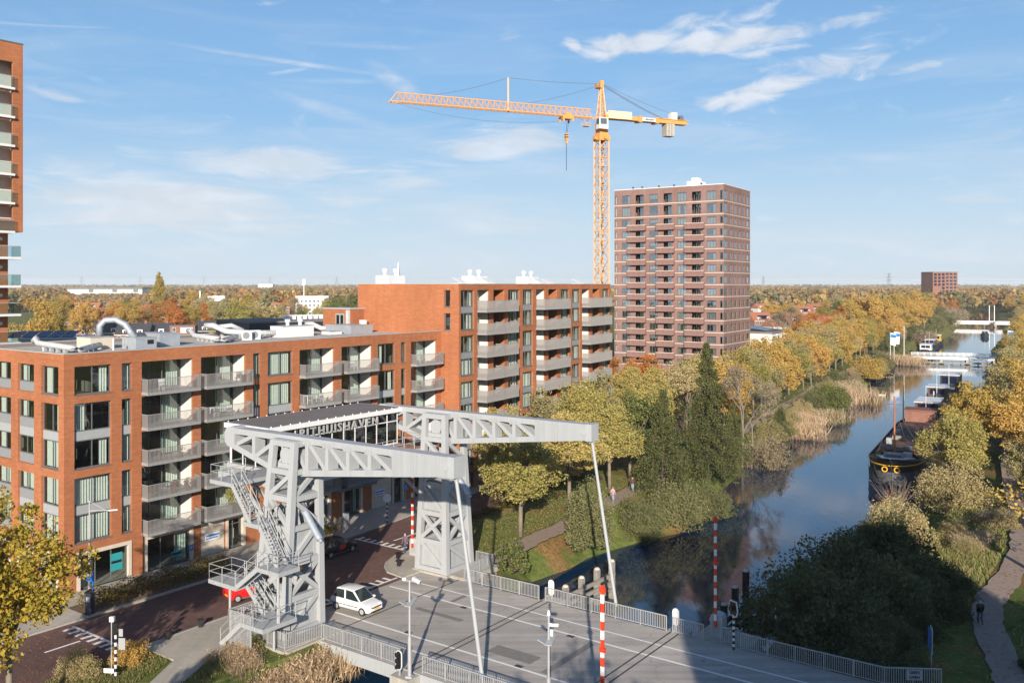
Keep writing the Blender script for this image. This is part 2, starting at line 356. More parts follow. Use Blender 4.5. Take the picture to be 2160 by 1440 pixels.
M['steelplate'] = pm('pale_grey_plate', (.385, .40, .41), .42, var=.04, scale=1.2, streak=.12)
M['galv'] = pm('galvanised_rail', (.44, .445, .45), .45, .25, var=.06)
M['dgrey'] = pm('dark_grey_frame', (.13, .135, .14), .5, var=.05)
M['grey'] = pm('grey_panel', (.24, .25, .26), .45, var=.05)
M['lgrey'] = pm('light_grey_panel', (.34, .355, .36), .45, var=.05)
M['balcony'] = pm('balcony_metal', (.31, .30, .29), .45, .1, var=.06)
M['white'] = pm('white_render', (.66, .63, .59), .8, var=.05)
M['whitem'] = pm('white_metal', (.72, .72, .71), .4, var=.04)
M['black'] = pm('black_metal', (.015, .016, .018), .4, var=.1)
M['rubber'] = pm('black_rubber', (.02, .02, .021), .75, var=.1)
M['blue'] = pm('blue_sign', (.02, .19, .62), .4, var=.03)
M['red'] = pm('signal_red', (.68, .055, .02), .45, var=.06)
M['orange'] = pm('crane_orange', (.66, .31, .085), .5, var=.08)
M['glass'] = glassmat('window_glass')
M['glassgrey'] = glassmat('neutral_glass', (.8, .82, .82), 3.2)
M['glassdark'] = glassmat('grey_glass', (.42, .47, .47), .8)
M['railglass'] = glassmat('balcony_glass', (.75, .85, .84), .3)
M['curtain'] = pm('pale_curtain', (.66, .67, .63), .9, var=.08, scale=3)
M['curtain2'] = pm('green_grey_curtain', (.50, .57, .53), .9, var=.08, scale=3)
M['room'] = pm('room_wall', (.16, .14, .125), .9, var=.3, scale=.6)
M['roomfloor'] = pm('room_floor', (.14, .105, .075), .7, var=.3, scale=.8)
M['stone'] = pm('pale_stone', (.58, .51, .42), .8, var=.08, scale=2)
M['gravel'] = pm('roof_gravel', (.50, .455, .40), .95, var=.3, scale=5, bump=.4, bscale=18)
M['roofcap'] = pm('roof_edge_metal', (.42, .42, .41), .5, var=.06)
M['zinc'] = pm('zinc', (.40, .44, .48), .4, .35, var=.15, scale=2)
M['duct'] = pm('white_duct', (.55, .56, .56), .45, .15, var=.08, scale=2)
M['bitumen'] = pm('bitumen_roof', (.19, .165, .15), .9, var=.12, scale=.8)
M['slate'] = pm('slate_roof', (.055, .055, .062), .6, var=.25, scale=2)
M['tile'] = pm('red_roof_tile', (.36, .14, .075), .75, var=.2, scale=1.5)
M['tile2'] = pm('brown_roof_tile', (.19, .10, .07), .75, var=.2, scale=1.5)
M['navy'] = pm('navy_cladding', (.02, .028, .045), .5, var=.15)
M['solar'] = pm('solar_panel', (.012, .018, .05), .15, .2, var=.1)
M['bark'] = pm('tree_bark', (.20, .165, .125), .9, var=.3, scale=3)
M['barkd'] = pm('dark_bark', (.085, .065, .05), .9, var=.3, scale=3)
M['wood'] = pm('weathered_timber', (.27, .245, .21), .85, var=.25, scale=2, stretch=(1, 1, 1))
M['woodblack'] = pm('dark_and_shaded_timber', (.018, .017, .017), .7, var=.3)  # near-black posts and piles; the right guide's shade is put into this colour
M['deckwood'] = pm('red_brown_boards', (.34, .19, .135), .75, var=.2, scale=2)
M['deckdark'] = pm('dark_deck_boards', (.13, .085, .06), .8, var=.25, scale=1)
M['rust'] = pm('rusty_hatch', (.12, .06, .04), .8, var=.45, scale=.8)
M['skin'] = pm('skin', (.52, .31, .22), .6, var=.04)
M['yellow'] = pm('yellow_paint', (.78, .42, .03), .5, var=.05)
# ------------------------------------------------------------------ ground, canal, roads
def groundmat():
    m, nt, b = _nt('ground'); L = nt.links; b.inputs['Roughness'].default_value = .95; b.inputs['Specular IOR Level'].default_value = .1
    tc = _n(nt, 'ShaderNodeTexCoord')
    def noise(s, d=6, r=.6):
        n = _n(nt, 'ShaderNodeTexNoise'); n.inputs['Scale'].default_value = s; n.inputs['Detail'].default_value = d; n.inputs['Roughness'].default_value = r; L.new(tc.outputs['Object'], n.inputs[0]); return n.outputs['Fac']
    def ramp(v, stops):
        r = _n(nt, 'ShaderNodeValToRGB'); e = r.color_ramp.elements
        while len(e) < len(stops): e.new(.5)
        for i, (p, c) in enumerate(stops): e[i].position = p; e[i].color = (*c, 1)
        L.new(v, r.inputs[0]); return r.outputs[0]
    def mix(f, a, c):
        x = _n(nt, 'ShaderNodeMixRGB'); L.new(f, x.inputs[0]); L.new(a, x.inputs[1]); L.new(c, x.inputs[2]); return x.outputs[0]
    def step(v, lo, hi):
        r = _n(nt, 'ShaderNodeMapRange'); L.new(v, r.inputs[0]); r.inputs[1].default_value = lo; r.inputs[2].default_value = hi; return r.outputs[0]
    grass = ramp(noise(.9, 9, .75), [(.3, (.06, .085, .02)), (.5, (.13, .16, .04)), (.62, (.20, .20, .07)), (.75, (.26, .22, .11))])
    litter = ramp(noise(3.5, 8, .8), [(.35, (.10, .06, .03)), (.5, (.26, .15, .06)), (.62, (.36, .22, .09)), (.7, (.45, .28, .07))])
    col = mix(step(noise(.16, 5, .7), .5, .62), grass, litter)
    L.new(col, b.inputs['Base Color'])
    n = noise(6, 6, .7); bp = _n(nt, 'ShaderNodeBump'); bp.inputs['Strength'].default_value = .7; bp.inputs['Distance'].default_value = .15
    L.new(n, bp.inputs['Height']); L.new(bp.outputs[0], b.inputs['Normal'])
    return m
M['ground'] = groundmat()
M['soil'] = pm('leafy_soil', (.14, .095, .06), .95, var=.4, scale=4)
M['gravelpath'] = pm('gravel_path', (.33, .25, .20), .95, var=.18, scale=2.5)
def watermat():
    m, nt, b = _nt('canal_water'); L = nt.links
    b.inputs['Base Color'].default_value = (.004, .026, .068, 1); b.inputs['Roughness'].default_value = .03; b.inputs['IOR'].default_value = 1.5; b.inputs['Specular IOR Level'].default_value = .6
    tc = _n(nt, 'ShaderNodeTexCoord'); mp = _n(nt, 'ShaderNodeMapping'); mp.inputs['Scale'].default_value = (1, .45, 1); mp.inputs['Rotation'].default_value = (0, 0, R(30)); L.new(tc.outputs['Object'], mp.inputs[0])
    a = _n(nt, 'ShaderNodeTexNoise'); a.inputs['Scale'].default_value = 1.1; a.inputs['Detail'].default_value = 5; a.inputs['Roughness'].default_value = .55; L.new(mp.outputs[0], a.inputs[0])
    bp = _n(nt, 'ShaderNodeBump'); bp.inputs['Strength'].default_value = .17; bp.inputs['Distance'].default_value = .05; L.new(a.outputs['Fac'], bp.inputs['Height']); L.new(bp.outputs[0], b.inputs['Normal'])
    return m
M['water'] = watermat()

def W2(u, v): p = UV(u, v); return (p.x, p.y)
pairs = [(W2(-44, -420), W2(-24, -420)), (W2(-44, -40), W2(-24, -40)), (W2(-44, 30), W2(-24, 30)), (W2(-45.2, 40), W2(-24.2, 40)), (W2(-46.4, 45), W2(-24.3, 45)), (W2(-46.4, 60), W2(-24.3, 58)),
         ((1.9, 81.1), (23, 72.5)), ((9.3, 90), (34.4, 86.3)), ((18.5, 97.5), (40, 95)), ((23.5, 109), (47, 106)), ((34, 133), (58, 124)), ((122, 291), (146, 278)), ((169, 377), (191, 364)),
         ((235, 485), (256, 473)), ((352, 707), (370, 697)), ((520, 1020), (534, 1012)), ((560, 1100), (563, 1098)), ((1500, 2900), (1501, 2900)), ((2900, 5900), (2901, 5900))]
rows = []
for i in range(len(pairs) - 1):
    (l0, r0), (l1, r1) = pairs[i], pairs[i + 1]
    n = {6: 5, 7: 4, 8: 4, 9: 6, 10: 26, 11: 12, 12: 12, 13: 10, 14: 6}.get(i, 1)
    for k in range(n):
        t = k / n; j = .5 if n > 1 and k else 0
        rows.append(((l0[0] + (l1[0] - l0[0]) * t + rnd.uniform(-j, j), l0[1] + (l1[1] - l0[1]) * t), (r0[0] + (r1[0] - r0[0]) * t + rnd.uniform(-j, j), r0[1] + (r1[1] - r0[1]) * t), i))
rows.append((*pairs[-1], 18))
Dx, Dy = .85, -.527
def ground_profile(i):
    wet = i <= 14; bridge = i in (3, 4, 5)
    zl = 8 if i >= 16 else 0.0
    if not wet: return [(-5200, zl), (-1500, zl), (-400, zl), (-120, zl), (-40, zl), (-15, zl), (-3, zl), (0, zl), (.3, zl)], [(-.3, zl), (0, zl), (3, zl), (12, zl), (40, zl), (120, zl), (400, zl), (1500, zl), (5200, zl)]
    b = 1.0 if bridge else 3.6
    return ([(-5200, 0), (-1500, 0), (-400, 0), (-120, 0), (-40, 0), (-15, 0), (-b, -.02), (0, -2.6), (2, -3.9)],
            [(-2, -3.9), (0, -2.6), (1.2 if bridge else 3.2, -1.3), (11, -.55), (40, -.35), (120, -.2), (400, 0), (1500, 0), (5200, 0)])
vs = []; nc = 18
for l, r, i in rows:
    pl, pr = ground_profile(i)
    vs += [(l[0] + Dx * o, l[1] + Dy * o, z) for o, z in pl] + [(r[0] + Dx * o, r[1] + Dy * o, z) for o, z in pr]
fs = [(k * nc + j, k * nc + j + 1, (k + 1) * nc + j + 1, (k + 1) * nc + j) for k in range(len(rows) - 1) for j in range(nc - 1)]
mb = MB(); mb.add(vs, fs); mb.build('ground', M['ground'], kind='structure')
mb = MB(); wr = [x for x in rows if x[2] <= 14]
mb.add([p for l, r, i in wr for p in ((l[0] - 1.5, l[1] + .9, -2.5), (r[0] + 1.5, r[1] - .9, -2.5))], [(2 * k, 2 * k + 1, 2 * k + 3, 2 * k + 2) for k in range(len(wr) - 1)])
mb.build('canal_water', M['water'], kind='structure')

def sheet(name, mat, pts, z, z0=None):           # pts in (u, v)
    mb = MB(); P = [W2(*p) for p in pts]
    if z0 is None: mb.poly([(x, y, z) for x, y in P])
    else: mb.prism(P, z0, z)
    return mb.build(name, mat, kind='structure')
sheet('street', M['paving'], [(-63.3, -60), (-55, -60), (-55.2, 34.2), (-55.3, 41), (-52.4, 44), (-51, 44.3), (-51, 54.9), (-53, 55.2), (-54.9, 57), (-55.7, 59), (-55.7, 60.6), (-57, 66), (-59.2, 74.4), (-61.5, 95), (-64, 130), (-76, 230), (-82, 230), (-69, 130), (-66.2, 95), (-64.4, 72), (-63.3, 61)], .02)
sheet('pavement', M['slabs'], [(-96, -60), (-63.3, -60), (-63.3, 61), (-64.4, 72), (-66.2, 95), (-69, 130), (-74, 130), (-96, 120)], .12, -.3)
sheet('pavement', M['slabs'], [(-55.2, 34.2), (-51.6, 34.2), (-49.9, 31.5), (-46, 25), (-44.6, 26), (-48.3, 32.7), (-50, 35.7), (-50, 39), (-46.6, 39.2), (-46.6, 44.3), (-52.4, 44), (-55.3, 41)], .1, -.3)
sheet('pavement', M['slabs'], [(-51, 54.9), (-53, 55.2), (-54.9, 57), (-55.7, 59), (-55.7, 60.6), (-54, 62.6), (-50, 62.6), (-46.5, 62), (-46.5, 57.3), (-51, 57.3)], .1, -.3)
# kerb stones along the rounded corner and the pavement edge
mb = MB()
kp = [(-51, 54.9), (-53, 55.2), (-54.2, 56.1), (-54.9, 57), (-55.7, 59), (-55.7, 60.6), (-57, 66)]
for a, b in zip(kp, kp[1:]): mb.beam(UV(*a, .075), UV(*b, .075), .22, .11)
for a, b in zip([(-63.3, 20), (-63.3, 61), (-64.4, 72)], [(-63.3, 61), (-64.4, 72), (-66.2, 95)]): mb.beam(UV(*a, .075), UV(*b, .075), .22, .12)
for a, b in zip([(-55.2, 34.2), (-55.3, 41)], [(-55.3, 41), (-52.4, 44)]): mb.beam(UV(*a, .07), UV(*b, .07), .2, .11)
mb.build('kerb', M['kerb'], kind='structure')
sheet('planting_bed', M['soil'], [(-66.2, 35), (-63.55, 35), (-63.55, 48.5), (-66.2, 48.5)], .14, .1)
# park path
def ribbon(name, mat, pts, w, z):
    mb = MB(); L_ = []; Q = [Vector((*p, 0)) for p in pts]; P = []
    for i in range(len(Q) - 1):                  # smooth curve through the survey points
        a, b, c, d = Q[max(i - 1, 0)], Q[i], Q[i + 1], Q[min(i + 2, len(Q) - 1)]
        for k in range(7): t = k / 7; P.append(.5 * (2 * b + (c - a) * t + (2 * a - 5 * b + 4 * c - d) * t * t + (3 * b - a - 3 * c + d) * t ** 3))
    P.append(Q[-1]); w0 = w
    for i, p in enumerate(P):
        d = (P[min(i + 1, len(P) - 1)] - P[max(i - 1, 0)]).normalized(); n = Vector((-d.y, d.x, 0)); w = w0 + rnd.uniform(-.3, .3); zz = z if not callable(z) else z(i)
        L_ += [tuple(p + n * w / 2 + Vector((0, 0, zz))), tuple(p - n * w / 2 + Vector((0, 0, zz)))]
    mb.add(L_, [(2 * i, 2 * i + 1, 2 * i + 3, 2 * i + 2) for i in range(len(P) - 1)]); return mb.build(name, mat, kind='structure')
ribbon('park_path', M['gravelpath'], [(-3.5, 78.5), (-1.2, 80.4), (.9, 83.8), (2.8, 87), (4.9, 90), (8.2, 96), (11.6, 102.2), (15.0, 108), (24, 124), (45, 163), (72, 214), (110, 283), (150, 360)], 2.3, .012)
ribbon('right_bank_path', M['gravelpath'], [(27, 40), (30.2, 54), (31.9, 59), (34.2, 65.3), (37, 70.5), (40.8, 75.2), (47, 84), (54, 97), (70, 128), (95, 172), (150, 270), (205, 370)], 2.0, -.42)
# ------------------------------------------------------------------ bridge deck, piers
mb = MB()
for v0, v1 in ((42.0, 57.4),):
    P = [W2(-47.1, v0), W2(-18, v0), W2(-18, v1), W2(-47.1, v1)]; mb.prism(P, -.85, -.01)
mb.build('bridge_deck', M['steel'], kind='structure')
sheet('bridge_approach', M['concrete'], [(-51, 42.1), (-47.1, 42.1), (-47.1, 57.3), (-51, 57.3)], -.008, -1.2)
sheet('bridge_approach', M['concrete'], [(-18, 42), (60, 42), (60, 57.4), (-18, 57.4)], -.012, -2.5)
sheet('roadway', M['asphalt'], [(-51, 46.3), (60, 46.3), (60, 52.85), (-51, 52.85)], .006)
sheet('cycle_lane', M['asphalt2'], [(-50.98, 42.1), (60, 42.1), (60, 46.29), (-50.98, 46.29)], .004)
sheet('cycle_lane', M['asphalt2'], [(-50.98, 52.86), (60, 52.86), (60, 57.3), (-50.98, 57.3)], .004)
mb = MB()
for v in (46.3, 52.85, 44.4, 54.8):
    w = .105 if v in (46.3, 52.85) else .085
    P = [W2(-50.6 if v > 50 else -49.8, v - w), W2(60, v - w), W2(60, v + w), W2(-50.6 if v > 50 else -49.8, v + w)]; mb.poly([(x, y, .011) for x, y in P])
mb.build('road_line', M['paint'], kind='structure')
mb = MB()
for u in (-47.1, -38.9, -38.35, -28.2, -27.6):
    P = [W2(u - .06, 42.1), W2(u + .06, 42.1), W2(u + .06, 57.3), W2(u - .06, 57.3)]; mb.poly([(x, y, .015) for x, y in P])
mb.build('expansion_joint', M['joint'], kind='structure')
# manholes, gullies and mended strips in the carriageway
M['patch'] = pm('mended_asphalt', (.22, .205, .185), .9, var=.15, scale=3)
for u0, u1, v0, v1 in ((-45.6, -41.2, 50.2, 50.7), (-36.5, -33.0, 47.2, 48.5), (-31.8, -31.3, 46.6, 52.4), (-44.5, -44.1, 52.95, 54.7), (-22.5, -19.5, 49.0, 50.6)):
    sheet('mended_strip', M['patch'], [(u0, v0), (u1, v0), (u1, v1), (u0, v1)], .0085)
for u, v in ((-42.8, 52.6), (-33.4, 52.6), (-42.8, 46.55), (-33.4, 46.55), (-55.4, 50.0), (-62.9, 55.0)):
    sheet('gully_grate', M['joint'], [(u - .28, v - .18), (u + .28, v - .18), (u + .28, v + .18), (u - .28, v + .18)], .0125 if u > -51 else .027)
# raised-table markings: a bar with teeth
def teeth(name, p0, p1, side, base=.028):
    mb = MB(); a = UV(*p0); b = UV(*p1); d = (b - a); L_ = d.length; d.normalize(); n = Vector((-d.y, d.x, 0)) * side
    def q(s0, s1, t0, t1): mb.poly([tuple(a + d * s + n * t + Vector((0, 0, base))) for s, t in ((s0, t0), (s1, t0), (s1, t1), (s0, t1))])
    q(0, L_, 0, .22)
    k = 0; s = .2
    while s < L_ - .4: q(s, s + .32, .225, 1.0 - .0 * k); s += .78; k += 1
    return mb.build(name, M['paint'], kind='structure')
teeth('road_marking', (-62.6, 33.6), (-55.4, 33.6), -1)
teeth('road_marking', (-62.6, 60.6), (-56.4, 60.6), 1)
teeth('road_marking', (-51.4, 45), (-51.4, 54.7), 1)
mb = MB()
for u, v0, v1 in ((-59.2, 62.4, 65.5), (-59.6, 30.0, 32.4), (-58.6, 69.5, 73.0)):
    P = [W2(u - .1, v0), W2(u + .1, v0), W2(u + .1, v1), W2(u - .1, v1)]; mb.poly([(x, y, .03) for x, y in P])
mb.build('lane_line', M['paint'], kind='structure')
# bicycle symbol painted on the street
mb = MB(); c = UV(-57.8, 64.8, .03)
def ring(o, r, w=.07, n=14):
    for i in range(n):
        a0, a1 = 2 * math.pi * i / n, 2 * math.pi * (i + 1) / n
        mb.poly([tuple(o + U * (math.cos(a) * rr * .6) + V * (math.sin(a) * rr)) for a, rr in ((a0, r - w), (a1, r - w), (a1, r), (a0, r))])
ring(c + V * .75, .5); ring(c - V * .75, .5)
for a, b in (((0, -.75), (.35, 0)), ((0, -.75), (.45, -.3)), ((.45, -.3), (.4, .5)), ((0, .75), (.5, .55))):
    p = c + U * a[0] + V * a[1]; q = c + U * b[0] + V * b[1]; d = (q - p).normalized(); n = Vector((-d.y, d.x, 0)) * .05
    mb.poly([tuple(p - n), tuple(q - n), tuple(q + n), tuple(p + n)])
mb.build('bicycle_marking', M['paint'], kind='structure')
def uvbox(mb, u0, v0, z0, u1, v1, z1): mb.prism([W2(u0, v0), W2(u1, v0), W2(u1, v1), W2(u0, v1)], z0, z1)
mb = MB(); uvbox(mb, -52.6, 39.0, -4, -47.12, 62.4, -.31); uvbox(mb, -52.4, 39.0, -.31, -46.9, 41.98, .16); uvbox(mb, -47.12, 40.3, -4, -46.3, 61.3, -.87); uvbox(mb, -51.9, 57.42, -.3, -46.6, 61.4, .16)
mb.build('bridge_abutment', M['concrete'], kind='structure')
mb = MB(); uvbox(mb, -24.5, 40.5, -4, -18.01, 59.6, -.86); uvbox(mb, -26.6, 57.5, -4, -22.8, 60.2, .02)
mb.build('bridge_abutment', M['concrete'], kind='structure')
for u in (-38.4, -27.9):
    mb = MB(); uvbox(mb, u - .9, 40.9, -4, u + .9, 58.6, -.87); uvbox(mb, u - .75, 40.9, -.87, u + .75, 41.95, -.05); uvbox(mb, u - .75, 57.45, -.87, u + .75, 58.6, -.05)
    mb.build('bridge_pier', M['concrete'], kind='structure')

# ------------------------------------------------------------------ railings (every baluster its own part)
_bal = {}
def bal_mesh(h):
    k = round(h, 2)
    if k not in _bal:
        mb = MB(); mb.box(-.018, -.018, 0, .018, .018, k); _bal[k] = mb.mesh('baluster', M['galv'])
    return _bal[k]
def railing(pts, label, z0=0.02, h=1.06, sp=.135, group='white bar railings of the bridge', cat='railing', name='bridge_railing'):
    P = [UV(u, v, z0) for u, v in pts]
    root = empty(name, P[0], 0, label, cat, group); o = P[0]
    for a, b in zip(P, P[1:]):
        d = b - a; L_ = d.length; dn = d.normalized(); ang = math.atan2(d.y, d.x); a_ = a - o; b_ = b - o; zt = Vector((0, 0, h)); zb = Vector((0, 0, .12))
        MB().beam(a_ + zt, b_ + zt, .06, .05).build('top_rail', M['galv'], root)
        MB().beam(a_ + zb, b_ + zb, .045, .04).build('bottom_rail', M['galv'], root)
        n = max(1, round(L_ / 2.0))
        for i in range(n + 1):
            p = a_ + d * (i / n); MB().box(-.03, -.03, 0, .03, .03, h).build('post', M['galv'], root, p, ang)
        k = max(2, round(L_ / sp)); me = bal_mesh(h - .15)
        for i in range(1, k):
            put('baluster', me, root, a_ + d * (i / k) + Vector((0, 0, .13)), ang)
    return root
railing([(-46.5, 57.25), (-39.2, 57.25)], 'white bar railing on the far side of the bridge next to the far pylon')
railing([(-38.6, 57.25), (-28.5, 57.25)], 'long middle white bar railing on the far side of the bridge between two signal backs')
railing([(-28.0, 57.25), (-25.75, 57.25)], 'short white bar railing left of the barrier housing on the right bank')
railing([(-24.6, 57.4), (-23.6, 58.0)], 'tiny angled railing piece beside the barrier housing and the striped signal post')
railing([(-23.1, 57.25), (-14.1, 57.25), (-11.3, 59.0)], 'shaded white railing in front of the big dark bush, bent at its right end')
railing([(-46.5, 42.2), (-39.3, 42.2)], 'white bar railing on the near side of the bridge next to the stair pylon')
railing([(-37.6, 42.2), (-28.4, 42.2)], 'white bar railing on the near edge of the bridge right of the camera pole')
railing([(-52.2, 39.3), (-47.0, 39.3), (-46.6, 42.1)], 'white railing around the foot of the near stair pylon above the reeds', z0=.16)
railing([(-46.6, 57.6), (-46.6, 61.2), (-48.4, 61.2)], 'white railing around the foot of the far pylon beside the park path', z0=.16)
# ------------------------------------------------------------------ drawbridge
def sbeam(name, root, p, q, w, h=None, mat='steel', up=(0, 0, 1), off=None):
    return MB().beam(p, q, w, h, up).build(name, M[mat], root)
def pylon(v_road, side, label):
    """side = +1: the outer legs lie at larger v. local x = u+50, y = (v - v_road), z up"""
    root = empty('bridge_pylon', UV(-50, v_road, .15), RU, label, 'bridge pylon', 'pylons of the drawbridge')
    y1b, y1t, H = 3.2 * side, 2.2 * side, 13.05
    ft = {('p', 0): ((1.5, 0), (1.35, .05 * side)), ('m', 0): ((-1.5, 0), (-.75, .05 * side)), ('p', 1): ((1.5, y1b), (1.35, y1t)), ('m', 1): ((-1.5, y1b), (-.75, y1t))}
    def at(k, z): (a, b), (c, d) = ft[k]; t = z / H; return Vector((a + (c - a) * t, b + (d - b) * t, z))
    for k in ft: MB().beam(at(k, 0), at(k, H), .52, .46, (0, 1, 0), .44, .40).build('leg', M['steel'], root)
    faces = [(('m', 0), ('p', 0)), (('p', 0), ('p', 1)), (('p', 1), ('m', 1)), (('m', 1), ('m', 0))]
    levels = (.2, 2.5, 4.85, 7.2, 9.2, 11.0, 12.9)
    for a, b in faces:
        for z in levels: sbeam('cross_beam', root, at(a, z), at(b, z), .34, .38)
        for i, (z0, z1) in enumerate(zip(levels, levels[1:])):
            if i == 5: continue
            p, q = (a, b) if i % 2 else (b, a)
            sbeam('diagonal_brace', root, at(p, z0), at(q, z1), .26, .30)
            if i in (1, 4): sbeam('diagonal_brace', root, at(p, z1), at(q, z0), .26, .30) if i == 1 else None
        for z0, z1 in ((.2, 2.5), (4.85, 7.2)):
            c = sum((at(k, z) for k in (a, b) for z in (z0, z1)), Vector()) / 4; cx = Vector((0, 1.5 * side, c.z))
            ins = (cx - c).normalized() * .1
            MB().extr([at(a, z0) + ins, at(b, z0) + ins, at(b, z1) + ins, at(a, z1) + ins], (cx - c).normalized() * .03).build('steel_panel', M['steelplate'], root)
    for z in (4.85, 9.2):
        mb = MB(); P = [at(k, z + .2) for k in (('m', 0), ('p', 0), ('p', 1), ('m', 1))]; mb.extr(P if side > 0 else P[::-1], (0, 0, .04)); mb.build('platform', M['steelplate'], root)
    # bearing block with its round drum inside the top frame
    yc = 1.1 * side
    mb = MB(); mb.box(-.55, yc - .95, 11.15, 1.15, yc - .55, 11.5); mb.box(-.55, yc + .55, 11.15, 1.15, yc + .95, 11.5)
    mb.build('bearing_block', M['steel'], root)
    for s in (-1, 1):
        MB().tube((.3, yc + s * .52, 12.05), (.3, yc + s * .98, 12.05), .62, .58, 20).build('bearing_drum', M['steel'], root)
        mb = MB()
        for i in range(5): mb.tube((-.35 + i * .32, yc + s * .98, 11.5), (-.35 + i * .32, yc + s * .80, 11.72), .11, .09, 8)
        mb.build('bearing_bolts', M['steel'], root)
    MB().box(-.95, -.05 * side, 12.9, 1.5, y1t + .05 * side, 13.12).build('top_plate', M['steel'], root)
    # hydraulic cylinder leaning out towards the canal
    MB().tube((.6, 1.3 * side, 9.0), (2.9, 1.3 * side, 6.5), .24, .24, 16).tube((2.9, 1.3 * side, 6.5), (3.05, 1.3 * side, 6.34), .13, .13, 10).build('hydraulic_cylinder', M['zinc'], root)
    mb = MB(); mb.beam((.1, 1.3 * side, 9.5), (1.0, 1.3 * side, 8.5), .7, .18); mb.beam((1.2, .9 * side, 7.3), (.5, .9 * side, 9.4), .1, .5); mb.beam((1.2, 1.75 * side, 7.3), (.5, 1.75 * side, 9.4), .1, .5)
    mb.build('cylinder_bracket', M['steelplate'], root)
    MB().box(-1.9, -.35 * side, -.18, 1.9, y1b + .35 * side, .02).build('plinth', M['concrete'], root)
    return root
near_py = pylon(43.7, -1, 'tall pale grey steel pylon wrapped by the zigzag stairs, nearest to the camera')
far_py = pylon(57.3, 1, 'pale grey steel pylon without stairs on the park side of the bridge road')
def arm(vc, label):
    root = empty('balance_arm', UV(-50, vc, 12.05), RU, label, 'bridge balance arm', 'balance arms of the drawbridge')
    w = .92
    def m(name, x0, z0, x1, z1, h, ww=w, mat='steel'): return MB().beam((x0, 0, z0), (x1, 0, z1), ww, h, (0, 1, 0) if False else (0, 0, 1)).build(name, M[mat], root)
    zt, zb = 1.28, -1.12
    def bot(x): return zb + .18 if x < -1.9 and False else (zb if x < 1 else zb + (x - 1) / (14.8 - 1) * 1.62)
    m('top_chord', -6.4, zt - .1, 14.8, zt + .05, .42)
    m('bottom_chord', -1.7, zb + .05, 1.2, zb + .05, .42)
    m('bottom_chord', 1.1, zb + .05, 14.8, .58, .42)
    m('bottom_chord', -6.3, .12, -1.6, zb + .05, .42)
    xs = [1.9, 3.9, 5.9, 7.9, 9.9]
    for x in xs[:-1]: MB().box(x - .16, -w / 2 + .01, bot(x), x + .16, w / 2 - .01, zt).build('vertical_post', M['steel'], root)
    for a, b in zip([.4] + xs[:-1], xs): m('diagonal_member', a + (.1 if a > 1 else 0), zt - .1, b - .12, bot(b) + .15, .3, w - .06)
    MB().box(-3.95, -w / 2 + .01, -.5, -3.6, w / 2 - .01, zt).build('vertical_post', M['steel'], root)
    m('diagonal_member', -3.7, -.5, -1.4, .9, .3, w - .06); m('diagonal_member', -5.7, .25, -3.8, 1.05, .28, w - .06)
    # solid box end
    mb = MB(); x0, x1 = 9.9, 14.8
    mb.extr([(x0, -w / 2 - .012, bot(x0) - .15), (x1, -w / 2 - .012, .38), (x1, -w / 2 - .012, zt + .25), (x0, -w / 2 - .012, zt + .18)], (0, w + .024, 0)); mb.build('end_box', M['steelplate'], root)
    mb = MB(); mb.box(14.5, -w / 2 - .06, .3, 15.05, w / 2 + .06, zt + .3); mb.build('end_plate', M['steel'], root)
    MB().tube((14.4, -w / 2 - .1, .95), (14.4, w / 2 + .1, .95), .26, .26, 16).build('end_pin', M['steel'], root)
    for x in xs[:-1]:
        for sy in (-1, 1):
            MB().box(x - .42, sy * (w / 2 + .012) - .008, zt - .34, x + .42, sy * (w / 2 + .012) + .008, zt - .02).build('gusset_plate', M['steelplate'], root); MB().box(x - .4, sy * (w / 2 + .012) - .008, bot(x) - .1, x + .4, sy * (w / 2 + .012) + .008, bot(x) + .28).build('gusset_plate', M['steelplate'], root)
    # rounded tail
    mb = MB(); pr = []
    for i in range(9): t = math.pi / 2 + math.pi * i / 8; pr.append((-6.5 + .75 * math.cos(t) * .8, -w / 2 - .04, .72 + .75 * math.sin(t)))
    pr += [(-5.9, -w / 2 - .04, -.1), (-5.9, -w / 2 - .04, 1.47)]
    mb.extr(pr, (0, w + .08, 0)); mb.build('tail_block', M['steel'], root)
    MB().tube((.3, -.9, 0), (.3, .9, 0), .34, .34, 18).build('pivot_axle', M['steel'], root)
    MB().tube((14.75, 0, .5), (16.85, 0, -11.6), .11, .125, 14).build('tie_rod', M['steel'], root)
    MB().tube((14.8, -.3, .42), (14.8, .3, .42), .2, .2, 12).box(14.62, -.12, .1, 14.98, .12, .5).build('rod_clevis', M['steel'], root)
    return root
arm(42.55, 'pale grey lattice balance arm resting on the stair pylon, nearest to the camera')
arm(58.45, 'pale grey lattice balance arm on the far pylon, in front of the yellowing trees')

# glass bridge house between the tails of the arms
cab = empty('bridge_house', UV(-56.7, 50.9, 10.3), RU, 'glass walled bridge house with flat brown grey roof hung between the balance arms', 'bridge house')
hw, hl = 2.25, 6.9
MB().box(-hw - .2, -hl - .2, -.3, hw + .2, hl + .2, 0).build('floor', M['steel'], cab)
mb = MB(); mb.box(-hw - .35, -hl - .35, 2.72, hw + .35, hl + .35, 3.08); rf = mb.build('roof', M['whitem'], cab)
MB().box(-hw - .2, -hl - .2, 3.082, hw + .2, hl + .2, 3.10).build('roof_felt', M['bitumen'], rf)
mb = MB()
for i in range(16):
    y = -hl + i * (2 * hl / 15); mb.lathe([(.05, 0), (.05, .09), (.02, .1)], 6, (hw + .28, y, 3.08)); mb.lathe([(.05, 0), (.05, .09), (.02, .1)], 6, (-hw - .28, y, 3.08))
mb.build('roof_studs', M['whitem'], rf)
n = 11
